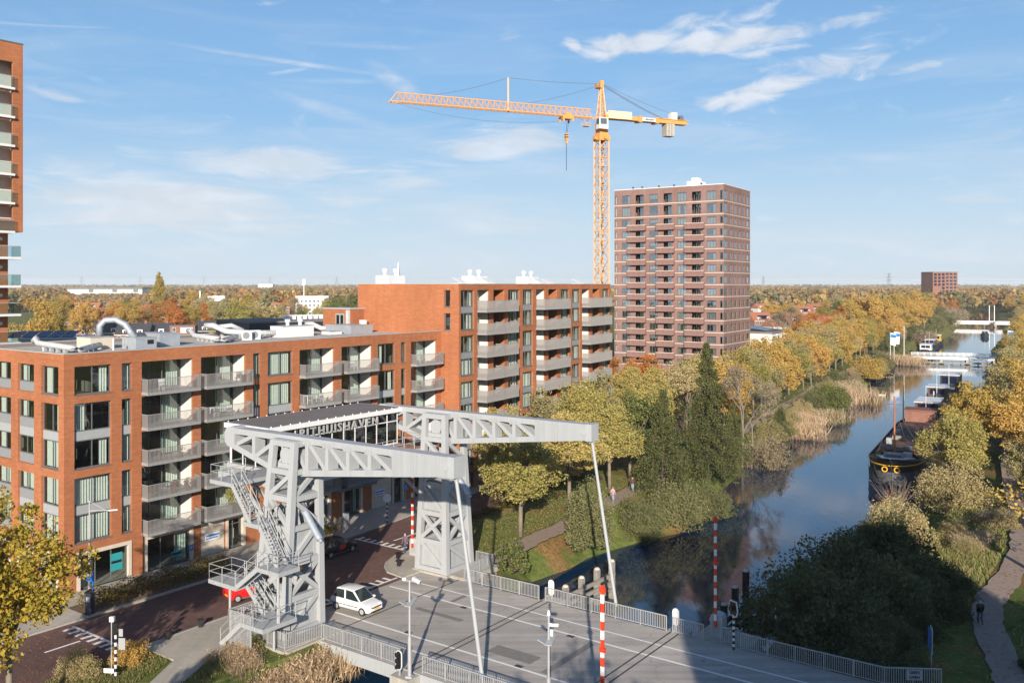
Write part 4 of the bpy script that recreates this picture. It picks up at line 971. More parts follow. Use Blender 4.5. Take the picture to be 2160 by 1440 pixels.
for i, (x, lab) in enumerate(((6.0, 'white open roof hatch between the first two rooftop units'), (12.2, 'white open roof hatch just left of the middle rooftop unit'), (25.6, 'white open roof hatch just left of the last rooftop unit'), (28.0, 'white open roof hatch touching the last rooftop unit'), (37.5, 'white open roof hatch below the crane mast at the roof end'))):
    roofthing(TM @ Vector((x, 4, TZ - .25)), TH, 'roof_hatch', lab, 'roof hatch', roof_hatch, 'open roof hatches on the tall orange block')

# --- orange tower at the left edge of the picture
TW = empty('tower_block', (-50.5, 94, 0), math.atan2(V.y, V.x), 'orange brick tower block cut off by the left picture edge, its upper box overhanging', 'tower block')
mb = MB(); ops = [(-6.2, -1.0, 44.1 - 2.93 * i, 44.1 + 2.65 - 2.93 * i) for i in range(6)]
ops[5] = (-6.2, -1.0, 30.7, 32.1)
wall_grid(mb, -16, 0, 29.4, 48.7, ops, .3); mb.box(-.3, .02, 29.4, 0, 14, 48.7).box(-16, 13.7, 29.4, -.31, 14, 48.7).box(-16, .01, 29.38, -.01, 13.9, 29.42)
mb.build('wall', M['brick'], TW)
mb = MB(); mb.box(-16, 1.6, 0, -.75, 13, 29.37); mb.build('lower_wall', M['brick'], TW)
MB().box(-16, -.05, 48.7, .04, 14, 48.82).build('roof', M['dgrey'], TW)
MB().box(-16, 1.75, 30, -.35, 13.6, 48.5).build('core', M['white'], TW)
for i in range(6):
    z = 44.1 - 2.93 * i
    MB().box(-6.3, -.35, z - .22, -.95, 1.7, z).build('balcony_slab', M['whitem'], TW)
    MB().box(-6.2, -.34, z + .05, -1.0, -.32, z + 1.1).build('balustrade_pane', M['railglass'], TW); MB().box(-6.2, -.36, z + 1.1, -1.0, -.3, z + 1.14).build('handrail', M['galv'], TW)
    window(TW, FM, -4.6, z + .05, 2.6, 2.4, (.5,), (), 'R', depth=1.6, sill=False, cmat='curtain2')
for i in range(4):
    z = 26.8 - 2.9 * i
    MB().box(-6.3, -.5, z - .22, -.42, 1.59, z).build('balcony_slab', M['whitem'], TW)
    MB().box(-6.2, -.48, z + .05, -.44, -.46, z + 1.1).box(-.46, -.45, z + .05, -.44, 1.5, z + 1.1).build('balustrade_pane', M['railglass'], TW)
    MB().box(-6.2, -.5, z + 1.1, -.42, -.44, z + 1.14).box(-.48, -.43, z + 1.1, -.42, 1.55, z + 1.14).build('handrail', M['galv'], TW)
    window(TW, FM, -4.9, z + .05, 2.6, 2.3, (.5,), (), 'L', depth=1.52, sill=False)
    MB().disc((-1.5, 1.6, z + 1.9), (0, -1, 0), .18, 12, .1).build('wall_lamp', M['white'], TW)
# --- things standing on the balconies
def low_pt(x, f, y=-.45): return LM @ Vector((x, y, fl[f] + .03))
lowrz = LOW.rotation_euler.z
items = [(8.2, 4, 'whitem', 'white chair on the top corner balcony of the low block'), (14.0, 4, 'wood', 'wicker chair on the top balcony second from the building corner'), (15.8, 4, 'wood', 'wicker chair at the right end of the top balcony second from the corner'),
         (13.4, 3, 'lgrey', 'pale chair on the second balcony from the corner, one floor below the top'), (15.0, 3, 'whitem', 'white chair beside the draped table one floor below the top'),
         (9.5, 1, 'black', 'dark chair on the flower lined corner balcony'), (24.3, 3, 'whitem', 'white chair on the third balcony from the corner below the top floor'), (26.0, 3, 'whitem', 'white chair at the right of the third balcony below the top floor'),
         (30.2, 4, 'whitem', 'white chair on the top balcony fourth from the corner'), (40.8, 4, 'whitem', 'white chair on the top balcony next to the taller block')]
for x, f, m, lab in items: chair_thing(low_pt(x, f), lowrz + rnd.uniform(-1, 1), m, lab, 'chairs on the balconies of the low block')
for x, f, m, lab in ((14.3, 3, 'whitem', 'pale table on the second balcony from the corner, one floor below the top'), (8.8, 1, 'black', 'dark table on the flower lined corner balcony'), (25.1, 3, 'whitem', 'white table on the third balcony below the top floor'), (8.0, 2, 'wood', 'timber table on the middle corner balcony')):
    table_thing(low_pt(x, f, .5), lowrz, m, lab, 1.3, .7, 'tables on the balconies of the low block')
# ------------------------------------------------------------------ brown brick tower
BH = math.atan2(.84, .54)
BT = empty('tower_block', (50, 215, 0), BH, 'sixteen storey brown brick apartment tower rising behind the autumn trees', 'tower block')
BM = Matrix.Translation((50, 215, 0)) @ Matrix.Rotation(BH, 4, 'Z')
BZ = 47.7; BL, BD = 19.4, 28.6
rowsb = [(46.3, 2.15), (43.35, 2.3)] + [(40.15 - 2.85 * i, 1.65) for i in range(14)]
wl = [(1.86, 4.2), (9.34, 11.65), (16.8, 19.02), (24.24, 26.5)]; ol = [(5.62, 7.93), (13.09, 15.27), (20.55, 22.76)]
wr_ = [(4.84, 6.33), (7.83, 9.34), (10.88, 12.33), (13.79, 15.17), (16.77, 18.94)]
lo = []; ro = []
for z, h in rowsb:
    for a, b in wl + ol: lo.append((-b, -a, z - h, z))
    for a, b in ol: lo.append((-b, -a, z - h - .5, z - h + .01)) if False else None
    lo.append((-.9, -.02, z - h, z)); ro.append((.02, 2.6, z - h, z)); lo.append((-28.5, -27.9, z - h, z))
    for a, b in wr_: ro.append((a, b, z - h, z))
mb = MB(); wall_grid(mb, 0, BL, 0, BZ, ro, .2); mb.m = FL; wall_grid(mb, -BD, 0, 0, BZ, lo, .2)
mb.m = Matrix(); mb.box(.02, BD - .2, 0, BL, BD, BZ).box(BL - .2, .02, 0, BL, BD - .21, BZ); mb.build('wall', M['brownbrick'], BT)
MB().box(.2, .2, BZ - .5, BL - .2, BD - .2, BZ - .3).build('roof', M['whitem'], BT)
MB().box(-.06, -.06, BZ, BL + .06, BD + .06, BZ + .16).build('roof_edge', M['whitem'], BT)
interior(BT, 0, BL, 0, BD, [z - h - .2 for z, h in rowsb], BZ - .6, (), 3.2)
for i, (z, h) in enumerate(rowsb):
    sc = cached('course', lambda: MB().box(-.05, -.05, -.09, BL + .02, -.002, .09).box(-.05, -.002, -.09, -.002, BD + .02, .09).mesh('string_course', M['stone'])); put('string_course', sc, BT, (0, 0, z - h - .3))
    for j, (a, b) in enumerate(wl): window(BT, FL, -b, z - h, b - a, h, (.34, .67), (), ['F', 'N', 'B', 'R', 'U', 'F'][(i * 3 + j * 5) % 6], depth=.15, sill=False, t=.1, glass='glassgrey')
    for j, (a, b) in enumerate(ol): window(BT, FL, -b, z - h, b - a, h, (.5,), (), ['N', 'S', 'N'][(i + j) % 3], depth=1.4, sill=False, t=.1, glass='glassgrey')
    window(BT, FL, -.9, z - h, .86, h, (), (), 'N', depth=.06, sill=False); window(BT, FM, .05, z - h, 2.5, h, (.33, .66), (), ['F', 'B', 'S'][i % 3], depth=.06, sill=False, t=.1, glass='glassgrey')
    window(BT, FL, -28.5, z - h, .6, h, (), (), 'F', depth=.1, sill=False)
    for j, (a, b) in enumerate(wr_): window(BT, FM, a, z - h, b - a, h, (), (), ['F', 'N', 'S'][(i + j) % 3], depth=.12, sill=False, t=.12, glass='glassgrey')
    if 2 <= i + 1 < 16 and i >= 2:
        for j, (a, b) in enumerate(((4.7, 9.5), (12.3, 16.9), (19.8, 24.7))):
            def par():
                mb = MB(); w = b - a; mb.box(0, -1.0, -.3, w, -.02, -.1); mb.extr([(0, -1.0, -.1), (w, -.75, -.1), (w, -.75, 1.0), (0, -1.0, 1.0)], (0, .12, 0)); mb.box(0, -.86, -.1, .12, -.02, 1.0).box(w - .12, -.62, -.1, w, -.02, 1.0); return mb.mesh('balcony', M['brownbrick'])
            bo = place(BT, FL, 'balcony', cached(('bb', j), par), -b, 0, z - h - .85); put('coping', cached(('bc', j), lambda: MB().extr([(0, -1.04, 1.0), (b - a, -.79, 1.0), (b - a, -.6, 1.0), (0, -.84, 1.0)], (0, 0, .13)).mesh('coping', M['stone'])), bo)
def tower_unit(r):
    MB().box(-2.2, -1.6, 0, 2.2, 1.6, 1.6).build('casing', M['whitem'], r); MB().box(-1.0, -.9, 1.6, 1.1, .9, 2.5).build('upper_casing', M['whitem'], r)
roofthing(BM @ Vector((7, 9.5, BZ + .16)), BH, 'rooftop_unit', 'white stepped plant room on the roof of the brown tower', 'rooftop unit', tower_unit)
for s, lab in ((6, 'nearest the plant room'), (13, 'second along the edge from the plant room'), (17, 'in the middle of the long edge'), (21.5, 'second from the crane end'), (24, 'nearest to the crane')):
    roofthing(BM @ Vector((1.2, s, BZ + .16)), BH, 'roof_anchor', 'small dark roof anchor on the brown tower, ' + lab, 'roof anchor', lambda r: (MB().box(-.2, -.2, 0, .2, .2, .35).build('foot', M['dgrey'], r), MB().box(-.25, -.1, .35, .35, .1, .6).build('head', M['black'], r)), 'roof anchors on the brown tower')

# ------------------------------------------------------------------ tower crane
CR = empty('tower_crane', (19.64, 200, -5.1), 0, 'tall orange tower crane with a white cab and long lattice jib', 'crane')
ja = math.atan2(-.4, -.917); JR = Matrix.Rotation(ja, 4, 'Z')
def lattice(mb, p, q, corners, n, r, closed=True):
    p = Vector(p); q = Vector(q); k = len(corners)
    pts = [[p + (q - p) * (i / n) + c for c in corners] for i in range(n + 1)]
    for i in range(n):
        for j in range(k):
            jj = (j + 1) % k
            mb.beam(pts[i][j], pts[i][jj], r); a, b = (j, jj) if i % 2 else (jj, j); mb.beam(pts[i][a], pts[i + 1][b], r)
mr_ = Matrix.Rotation(R(28), 3, 'Z'); cs = [mr_ @ Vector((x * .95, y * .95, 0)) for x, y in ((-1, -1), (1, -1), (1, 1), (-1, 1))]
for c in cs: MB().beam(c, c + Vector((0, 0, 50.4)), .2).build('mast_chord', M['orange'], CR)
mb = MB(); lattice(mb, (0, 0, 0), (0, 0, 50.4), cs, 30, .10); mb.build('mast_bracing', M['orange'], CR, kind='stuff')
mb = MB()
for i in range(16):
    z = 2 + i * 3.1; s = (-1) ** i; mb.box(-.55, -.5, z, .55, .5, z + .05); mb.beam((-.3 * s, .2, z), (.3 * s, .2, z + 3.0), .35, .06)
mb.build('mast_ladder', M['dgrey'], CR)
mb = MB(); mb.m = Matrix.Rotation(R(28), 4, 'Z'); mb.box(-1.15, -1.15, 50.0, 1.15, 1.15, 51.0); mb.box(-.85, -.85, 51, .85, .85, 53.2); mb.box(-1.5, -.3, 50.2, 1.5, .3, 50.7).box(-.3, -1.5, 50.2, .3, 1.5, 50.7); mb.build('slewing_ring', M['orange'], CR)
J = lambda s, y=0, z=0: JR @ Vector((s, y, z))
cabm = MB(JR); cabm.box(-.3, .75, 51.9, 1.5, 2.0, 53.9); cb = cabm.build('cab', M['whitem'], CR)
MB(JR).box(.0, 2.0, 52.7, 1.3, 2.02, 53.75).box(1.5, .9, 52.7, 1.52, 1.9, 53.75).build('cab_window', M['glassdark'], cb)
# tower head
hc = [JR.to_3x3() @ Vector((x * .75, y * .75, 0)) for x, y in ((-1, -1), (1, -1), (1, 1), (-1, 1))]
for c in hc: MB().beam(Vector((0, 0, 53)) + c, Vector((0, 0, 60.2)) + c * .22, .18).build('head_chord', M['orange'], CR)
mb = MB()
for i in range(6):
    z0, z1 = 53.6 + i * 1.1, 53.6 + (i + 1) * 1.1; f0, f1 = 1 - .78 * (z0 - 53) / 7.2, 1 - .78 * (z1 - 53) / 7.2
    for j in range(4): a, b = (j, (j + 1) % 4) if i % 2 else ((j + 1) % 4, j); mb.beam(Vector((0, 0, z0)) + hc[a] * f0, Vector((0, 0, z1)) + hc[b] * f1, .08); mb.beam(Vector((0, 0, z0)) + hc[a] * f0, Vector((0, 0, z0)) + hc[b] * f0, .08)
mb.build('head_bracing', M['orange'], CR, kind='stuff')
MB(JR).box(-.35, -.3, 59.8, .35, .3, 60.9).box(.3, -.7, 59.5, 1.0, .7, 59.56).box(.95, -.7, 59.5, 1.0, .7, 60.3).build('head_block', M['orange'], CR)
# jib
for c in ((0, -.6, 54.0), (0, .6, 54.0), (0, 0, 55.55)): MB().beam(J(1.0 if c[2] < 55 else 2.2, c[1], c[2]), J(39.6 if c[2] < 55 else 38.4, c[1], c[2]), .16).build('jib_chord', M['orange'], CR)
mb = MB(); n = 34
for i in range(n):
    s0 = 2.2 + 36.2 * i / n; s1 = s0 + 36.2 / n; sm = (s0 + s1) / 2
    for y in (-.6, .6): mb.beam(J(s0, y, 54), J(sm, 0, 55.55), .075); mb.beam(J(sm, 0, 55.55), J(s1, y, 54), .075)
    mb.beam(J(s0, -.6, 54), J(s0, .6, 54), .07); mb.beam(J(s0, -.6, 54), J(s1, .6, 54), .05)
mb.beam(J(38.4, 0, 55.55), J(39.6, 0, 54), .12); mb.build('jib_bracing', M['orange'], CR, kind='stuff')
MB().beam(J(18.4, 0, 54), J(18.4, 0, 59.8), .24).build('jib_mast', M['orange'], CR)
mb = MB(JR); mb.box(6.3, -.8, 53.4, 8.0, .8, 53.9).box(6.1, -.9, 52.9, 6.4, -.7, 53.9).box(7.9, -.9, 52.9, 8.2, -.7, 53.9).box(6.1, .7, 52.9, 6.4, .9, 53.9).box(7.9, .7, 52.9, 8.2, .9, 53.9).box(6.4, -.5, 54.1, 7.4, .5, 54.5); mb.build('trolley', M['orange'], CR)
mb = MB()
for y in (-.35, .35): mb.tube(J(6.85, y, 53.0), J(7.1, y * .5, 50.6), .03, .03, 5)
mb.tube(J(7.1, 0, 49.2), J(7.1, 0, 44.3), .045, .045, 5); mb.build('hoist_rope', M['black'], CR)
hk = MB(JR).box(6.85, -.25, 49.7, 7.35, .25, 50.9).box(6.95, -.15, 49.1, 7.25, .15, 49.7).build('hook_block', M['orange'], CR); MB(JR).box(6.84, -.26, 50.1, 7.36, .26, 50.3).box(6.84, -.26, 50.55, 7.36, .26, 50.7).build('hook_stripe', M['black'], hk)
mb = MB(JR); mb.box(2.6, -.55, 52.4, 3.7, .55, 52.5); 
for s in (2.6, 3.7):
    for y in (-.55, .55): mb.beam((s, y, 52.4), (s, y, 54), .07)
mb.beam((2.6, .55, 53), (3.7, .55, 53), .05).beam((2.6, -.55, 53), (3.7, -.55, 53), .05); mb.build('service_basket', M['orange'], CR)
mb = MB()
def cable(a, b, sag=0.0, r=.035):
    a = Vector(a); b = Vector(b); P = [a + (b - a) * (i / 8) - Vector((0, 0, sag * 4 * (i / 8) * (1 - i / 8))) for i in range(9)]
    for p, q in zip(P, P[1:]): mb.tube(p, q, r, r, 5, False)
cable((0, 0, 60.4), J(18.4, 0, 59.8), .25); cable(J(18.4, 0, 59.8), J(32.3, 0, 55.6), .35); cable((0, 0, 60.2), J(15, 0, 55.6), .3)
cable(J(39, 0, 53.9), J(7, 0, 53.2), 1.5, .025)
for y in (-.25, .25): cable(J(0, y, 60.3), J(-13.2, y, 54.9), .25, .045)
cable(J(0, 0, 60.5), J(-14.6, 0, 56.2), .3, .03); mb.build('pendant_cables', M['dgrey'], CR)
# counter jib
MB(JR).box(-18, -.75, 54.05, -.6, .75, 54.75).box(-18.3, -.9, 54.75, -10.5, .9, 54.85).build('counter_jib', M['orange'], CR)
for s in (-7.8, -11.4): MB(JR).box(s - .35, -.85, 53.85, s + .35, .85, 54.95).build('jib_collar', M['orange'], CR)
if 'peach' not in M: M['peach'] = pm('faded_orange_panel', (.78, .55, .38), .5, var=.06)
MB(JR).box(-5.9, .78, 54.1, -1.0, .86, 55.5).box(-5.9, -.86, 54.1, -1.0, -.78, 55.5).build('side_panel', M['peach'], CR)
bd = MB(JR).box(-11.0, .78, 54.1, -8.2, .83, 54.72).build('name_board', M['whitem'], CR)
CR.scale = (1.212, 1.212, 1.212)
put('lettering', text_mesh('LIEBHERR', .48, 'black', .01, .012), bd, J(-9.6, .845, 54.4), (R(90), 0, ja + R(180)))
MB(JR).box(-15.2, -.8, 51.7, -13.4, .8, 54.0).build('counterweight', M['concrete'], CR); MB(JR).box(-15.21, .3, 51.7, -15.15, .35, 54).box(-14.6, .801, 51.7, -14.5, .81, 54).box(-14.0, .801, 51.7, -13.9, .81, 54).build('weight_joint', M['dgrey'], CR)
MB(JR).box(-15.9, -.6, 54.86, -14.7, .6, 56.2).build('switch_cabinet', M['whitem'], CR)
MB().tube(J(-16.9, -.6, 55.35), J(-16.9, .6, 55.35), .45, .45, 14).build('winch_drum', M['dgrey'], CR); MB(JR).box(-17.6, -.6, 54.86, -16.1, .6, 55.0).build('winch_frame', M['dgrey'], CR)

# ------------------------------------------------------------------ houses and distant buildings
def house(name, w, d, h, rh, wall, roof, label, cat='house', group=None, dormer=True, flat=False):
    r = empty(name, (0, 0, 0), 0, label, cat, group)
    MB().box(-w / 2, -d / 2, 0, w / 2, d / 2, h).build('wall', M[wall], r)
    if not flat:
        mb = MB(); mb.add([(-w / 2 - .15, -d / 2 - .35, h - .1), (w / 2 + .15, -d / 2 - .35, h - .1), (w / 2 + .15, d / 2 + .35, h - .1), (-w / 2 - .15, d / 2 + .35, h - .1), (-w / 2 - .15, 0, h + rh), (w / 2 + .15, 0, h + rh)], [(0, 1, 5, 4), (2, 3, 4, 5), (1, 2, 5), (3, 0, 4), (0, 3, 2, 1)])
        rf = mb.build('roof', M[roof], r)
        for x in (-w * .32, w * .32): MB().box(x - .4, -.3, h + rh - .8, x + .4, .3, h + rh + .9).build('chimney', M['redbrick'], rf)
        if dormer:
            for x in (-w * .2, w * .22):
                dm = MB().box(x - 1.0, -d / 2 + .5, h + .3, x + 1.0, -d / 2 + 2.6, h + 1.75).build('dormer', M['whitem'], rf)
                
        MB().box(-w / 2 - .2, -d / 2 - .5, h - .22, w / 2 + .2, -d / 2 - .3, h - .02).build('gutter', M['whitem'], r)
    else: MB().box(-w / 2 - .1, -d / 2 - .1, h, w / 2 + .1, d / 2 + .1, h + .25).build('roof', M[roof], r)
    n = max(2, int(w / 2.6)); fl_ = max(1, int(h / 2.8))
    wm = MB().box(-.65, -.05, 0, .65, .05, 1.5).mesh('window', M['whitem']); pn = MB().box(-.55, -.07, .1, -.05, -.052, 1.4).box(.05, -.07, .1, .55, -.052, 1.4).mesh('pane', M['solar'])
    for f in range(fl_):
        for i in range(n):
            x = -w / 2 + w * (i + .5) / n
            o = put('window', wm, r, (x, -d / 2 - .02, .8 + f * 2.8)); put('pane', pn, o)
    if not flat and dormer:
        for x in (-w * .2, w * .22): o = put('window', wm, r, (x, -d / 2 + .48, h + .35)); o.scale = (1, 1, .75); put('pane', pn, o)
    return r
def pos(px, Yd): return ((px - 1080) / 1920 * Yd, Yd, 0)
H1 = house('row_house', 13, 9, 5.6, 4.2, 'redbrick', 'tile', 'red roofed brick terrace among the trees', group='red roofed terraces between the trees')
H2 = house('row_house', 12, 9, 5.6, 4.0, 'redbrick', 'slate', 'dark roofed terrace house beyond the ducts', group='dark roofed terraces')
H3 = house('row_house', 12, 8, 5.5, 3.6, 'white', 'tile', 'white walled terrace with red roof', group='red roofed terraces between the trees')
H4 = house('brick_house', 9, 8, 8.4, 0, 'redbrick', 'bitumen', 'flat roofed brick house with a wide white window, beyond the roof ducts', flat=True)
H4.location = pos(388, 345); H4.rotation_euler.z = R(12)
MB().box(-.6, -4.12, 5.9, 3.6, -4.02, 7.9).build('window', M['whitem'], H4); 
placed = False
for px_, Yd, a, lab in ((232, 352, 6, 'dark roofed terrace left of the bent silver duct'), (330, 345, 8, 'dark roofed house with a white dormer right of the bent silver duct'), (192, 375, 4, 'dark roofed terrace behind the solar panel roof'), (285, 340, 8, 'dark roofed terrace directly behind the bent silver duct'), (448, 365, 10, 'low dark roofed house right of the flat roofed brick house')):
    if not placed: H2.location = pos(px_, Yd); H2.rotation_euler.z = R(a); H2['label'] = lab; placed = True
    else: copy_tree(H2, None, pos(px_, Yd), R(a), lab)
H1.location = pos(333, 500); H1.rotation_euler.z = R(5); H1.scale = (1.7, 1.2, 1.15); H1['label'] = 'long red roofed house with dark solar panels, left of the brick flats'
MB().box(-2.6, -4.0, 6.2, 2.2, -2.2, 8.2).build('solar_panels', M['solar'], H1)
for px_, Yd, a, lab in ((1637, 520, 25, 'bright red roofed house right of the brown tower'), (1600, 470, 25, 'red roofed terrace touching the brown tower edge'), (1672, 455, 25, 'red roofed terrace below the bright red roofed house'), (1726, 480, 27, 'red roofed terrace behind the russet oaks'), (1690, 600, 25, 'far red roofed terrace above the russet oaks')):
    copy_tree(H1, None, pos(px_, Yd), R(a), lab, scale=1.0)
H3.location = pos(1705, 400); H3.rotation_euler.z = R(27); H3['label'] = 'white walled red roofed terrace half hidden by the russet oaks'
copy_tree(H3, None, pos(1640, 405), R(27), 'white walled red roofed terrace right of the white balcony building')
copy_tree(H3, None, pos(1750, 430), R(27), 'white walled red roofed terrace next to the golden trees')
for i in range(34):
    px_ = rnd.uniform(120, 740); Yd = rnd.uniform(420, 1000)
    copy_tree((H1, H3, H2)[i % 3], None, pos(px_, Yd), R(rnd.uniform(-10, 20)), 'distant terrace roof among the trees left of the tall orange block', 'distant roofs on the left', scale=1.0)
for i in range(16):
    px_ = rnd.uniform(1590, 1790); Yd = rnd.uniform(560, 1000)
    copy_tree((H1, H3, H2)[i % 3], None, pos(px_, Yd), R(rnd.uniform(15, 40)), 'distant terrace roof among the trees right of the brown tower', 'distant roofs on the right', scale=1.0)
F1 = house('brick_flats', 21, 11, 14, 0, 'redbrick', 'whitem', 'pale brick flats with white roof structures left of the big green yellow trees', 'flats', flat=True); F1.location = pos(447, 560); F1.rotation_euler.z = R(8)
MB().box(-2, -3, 14.2, 8, 3, 17).build('roof_house', M['whitem'], F1); MB().tube((-7, 0, 14), (-7, 0, 20), .5, .5, 8).build('mast', M['whitem'], F1)
F2 = house('brick_flats', 11, 10, 12, 0, 'redbrick', 'stone', 'small brick flats in front of the grey bare trees left of the stair house', 'flats', flat=True); F2.location = pos(592, 480); F2.rotation_euler.z = R(6)
F3 = house('white_flats', 22, 10, 16, 0, 'white', 'whitem', 'white flats with an antenna mast left of the stair house', 'flats', flat=True); F3.location = pos(660, 620); F3.rotation_euler.z = R(6)
MB().tube((-6, 0, 16), (-6, 0, 28), .35, .25, 8).box(-7, -.5, 23.5, -5, .5, 27.5).build('antenna_mast', M['whitem'], F3)
nb = empty('navy_building', (-45, 194, 0), R(38), 'long dark navy clad building behind the white ducts', 'building')
MB().box(-15, -9, 0, 12, 9, 16.4).build('wall', M['navy'], nb); MB().box(-15.2, -9.2, 16.4, 12.2, 9.2, 16.7).build('roof', M['bitumen'], nb)
for i in range(7): MB().box(-4 + i * 1.25, -2, 16.7, -3.3 + i * 1.25, 0, 17.6).build('skylight', M['whitem'], nb)
for i in range(10): MB().box(-13 + i * 2.4, -9.06, 12.6, -11.6 + i * 2.4, -9.0, 14.4).build('window', M['glassdark'], nb)
ax = empty('annex_building', (-66.2, 131, 0), R(6), 'pale annex whose flat roof carries blue solar panels, behind the corner ducts', 'building')
MB().box(-5.5, -4, 0, 4.5, 4, 16.3).build('wall', M['lgrey'], ax); MB().box(-5.6, -4.1, 16.3, 4.6, 4.1, 16.5).build('roof', M['roofcap'], ax)
for i in range(5): MB().extr([(-4.9 + i * 1.8, -3, 16.55), (-3.3 + i * 1.8, -3, 16.55), (-3.3 + i * 1.8, 0, 17.3), (-4.9 + i * 1.8, 0, 17.3)], (0, .03, .06)).build('solar_panel', M['solar'], ax)
wb = empty('white_balcony_building', (79, 286, 0), R(57), 'low white building with galleries at the foot of the brown tower', 'building')
MB().box(-14, -7, 0, 6, 7, 9.4).build('wall', M['white'], wb); MB().box(-14.3, -7.3, 9.4, 6.3, 7.3, 9.9).build('roof', M['bitumen'], wb)
for z in (3, 6): MB().box(-14, -8.6, z, 6, -7.02, z + .2).box(-14, -8.6, z + .2, 6, -8.5, z + 1.2).build('gallery', M['whitem'], wb)
for i in range(6): MB().box(-13.9 + i * 3.9, -8.62, 0, -13.6 + i * 3.9, -8.3, 9.4).build('column', M['whitem'], wb)
for i in range(8): MB().box(-13 + i * 2.3, -7.05, 6.4, -11.6 + i * 2.3, -7.01, 8.5).build('window', M['glassdark'], wb)
for i in range(3): MB().extr([(-12 + i * 4, -5, 10), (-9 + i * 4, -5, 10), (-9 + i * 4, 2, 11), (-12 + i * 4, 2, 11)], (0, 0, .1)).build('solar_panel', M['solar'], wb)
# church with a slender spire
chh = empty('church', pos(840, 600), R(20), 'church tower with a slender grey spire above the tall orange roof', 'church')
MB().box(-1.7, -1.7, 0, 1.7, 1.7, 27.6).build('tower', M['redbrick'], chh); MB().lathe([(3.0, 27.6), (1.5, 29.2), (.08, 39)], 8).build('spire', M['zinc'], chh); MB().box(-6, 2, 0, 6, 30, 13).build('nave', M['redbrick'], chh)
# warehouse and other far blocks
wh = empty('warehouse', pos(233, 1800), R(3), 'long white warehouse with a dark roof band on the horizon at the left', 'warehouse')
MB().box(-72, -30, 0, 72, 30, 15).build('wall', M['white'], wh); MB().box(-73, -31, 15, 73, 31, 18.2).build('roof', M['dgrey'], wh)
for x in (-30, 15, 55): MB().box(x, -30.5, 9, x + 9, -30.1, 15).build('dark_bay', M['dgrey'], wh)
for i in range(7): MB().box(-66 + i * 19, -30.4, 1, -55 + i * 19, -30.1, 5).build('loading_bay', M['lgrey'], wh)
w2 = empty('white_shed', pos(562, 2500), 0, 'small far white building on the horizon left of the antenna mast', 'building'); MB().box(-20, -10, 0, 20, 10, 24).build('wall', M['white'], w2); MB().box(-20.5, -10.5, 24, 20.5, 10.5, 25).build('roof', M['whitem'], w2)
ft = empty('distant_tower', pos(1981, 900), R(4), 'distant brown apartment tower with dark windows standing over the canal trees', 'tower block')
mb = MB(); ops = []
for i in range(6):
    for j in range(7):
        if i < 2 and j > 3: continue
        ops.append((-11.5 + i * 4 + .3, -11.5 + i * 4 + 2.9, 32.6 - j * 3.3, 34.9 - j * 3.3))
mb.m = Matrix.Translation((0, -11, 0)); wall_grid(mb, -12.5, 12.5, 0, 36, ops, 1.0); mb.m = Matrix(); mb.box(-12.5, -10.99, 0, -12.2, 11, 36).box(12.2, -10.99, 0, 12.5, 11, 36).box(-12.19, 10, 0, 12.19, 11, 36).build('wall', M['redbrick'], ft)
MB().box(-12.5, -11, 36, 12.5, 11, 36.4).build('roof', M['dgrey'], ft)
pm_ = MB().box(0, -10.1, 0, 2.6, -10.0, 2.3).mesh('window', M['solar']); fr_ = MB().box(-.05, -10.99, -.1, 2.65, -10.7, .9).mesh('balcony', M['dgrey'])
for a, b, c, d in ops: o = put('window', pm_, ft, (a, 0, c)); put('parapet', fr_, o) if (a > 0) else None
for j in range(7): MB().box(12.5, -9, 32 - j * 3.3, 14.2, -4, 33 - j * 3.3).build('side_balcony', M['lgrey'], ft)
# electricity pylons on the horizon
def epylon(loc, label):
    r = empty('electricity_pylon', loc, R(20), label, 'pylon', 'electricity pylons on the horizon'); mb = MB()
    cn = [Vector((x * 5, y * 5, 0)) for x, y in ((-1, -1), (1, -1), (1, 1), (-1, 1))]
    for c in cn: MB().beam(c, c * .16 + Vector((0, 0, 50)), .5).build('leg', M['grey'], r)
    for i in range(9):
        f0, f1 = 1 - .84 * i / 9, 1 - .84 * (i + 1) / 9; z0, z1 = 50 * i / 9, 50 * (i + 1) / 9
        for j in range(4): mb.beam(cn[j] * f0 + Vector((0, 0, z0)), cn[(j + 1) % 4] * f1 + Vector((0, 0, z1)), .3)
    mb.build('bracing', M['grey'], r)
    for z, w in ((34, 10), (41, 12), (48, 8)): MB().beam((-w, 0, z), (w, 0, z), .5, .7).beam((-w, 0, z), (0, 0, z + 2.5), .3).beam((w, 0, z), (0, 0, z + 2.5), .3).build('crossarm', M['grey'], r)
epylon(pos(1875, 2100), 'grey lattice electricity pylon left of the distant brown tower'); epylon(pos(1610, 2900), 'faint lattice electricity pylon just right of the brown tower')
for px_, lab in ((570, 'above the white shed on the horizon'), (710, 'left of the tall orange block'), (430, 'right of the poplar on the horizon'), (172, 'above the warehouse left end'), (296, 'just left of the poplar'), (1102, 'above the tall orange roof')): epylon(pos(px_, 3000), 'faint lattice electricity pylon ' + lab)
mb = MB()
for z, w in ((34, 10), (41, 12)):
    for a, b in ((pos(1875, 2100), pos(1610, 2900)), (pos(2400, 1900), pos(1875, 2100))):
        A = Vector(a) + Vector((w, 0, z)); B = Vector(b) + Vector((w, 0, z)); P = [A + (B - A) * (i / 10) - Vector((0, 0, 36 * (i / 10) * (1 - i / 10))) for i in range(11)]
        for p, q in zip(P, P[1:]): mb.tube(p, q, .12, .12, 4, False)
tag(mb.build('power_line', M['grey']), 'thin sagging power lines strung between the pylons on the right horizon', 'power line')
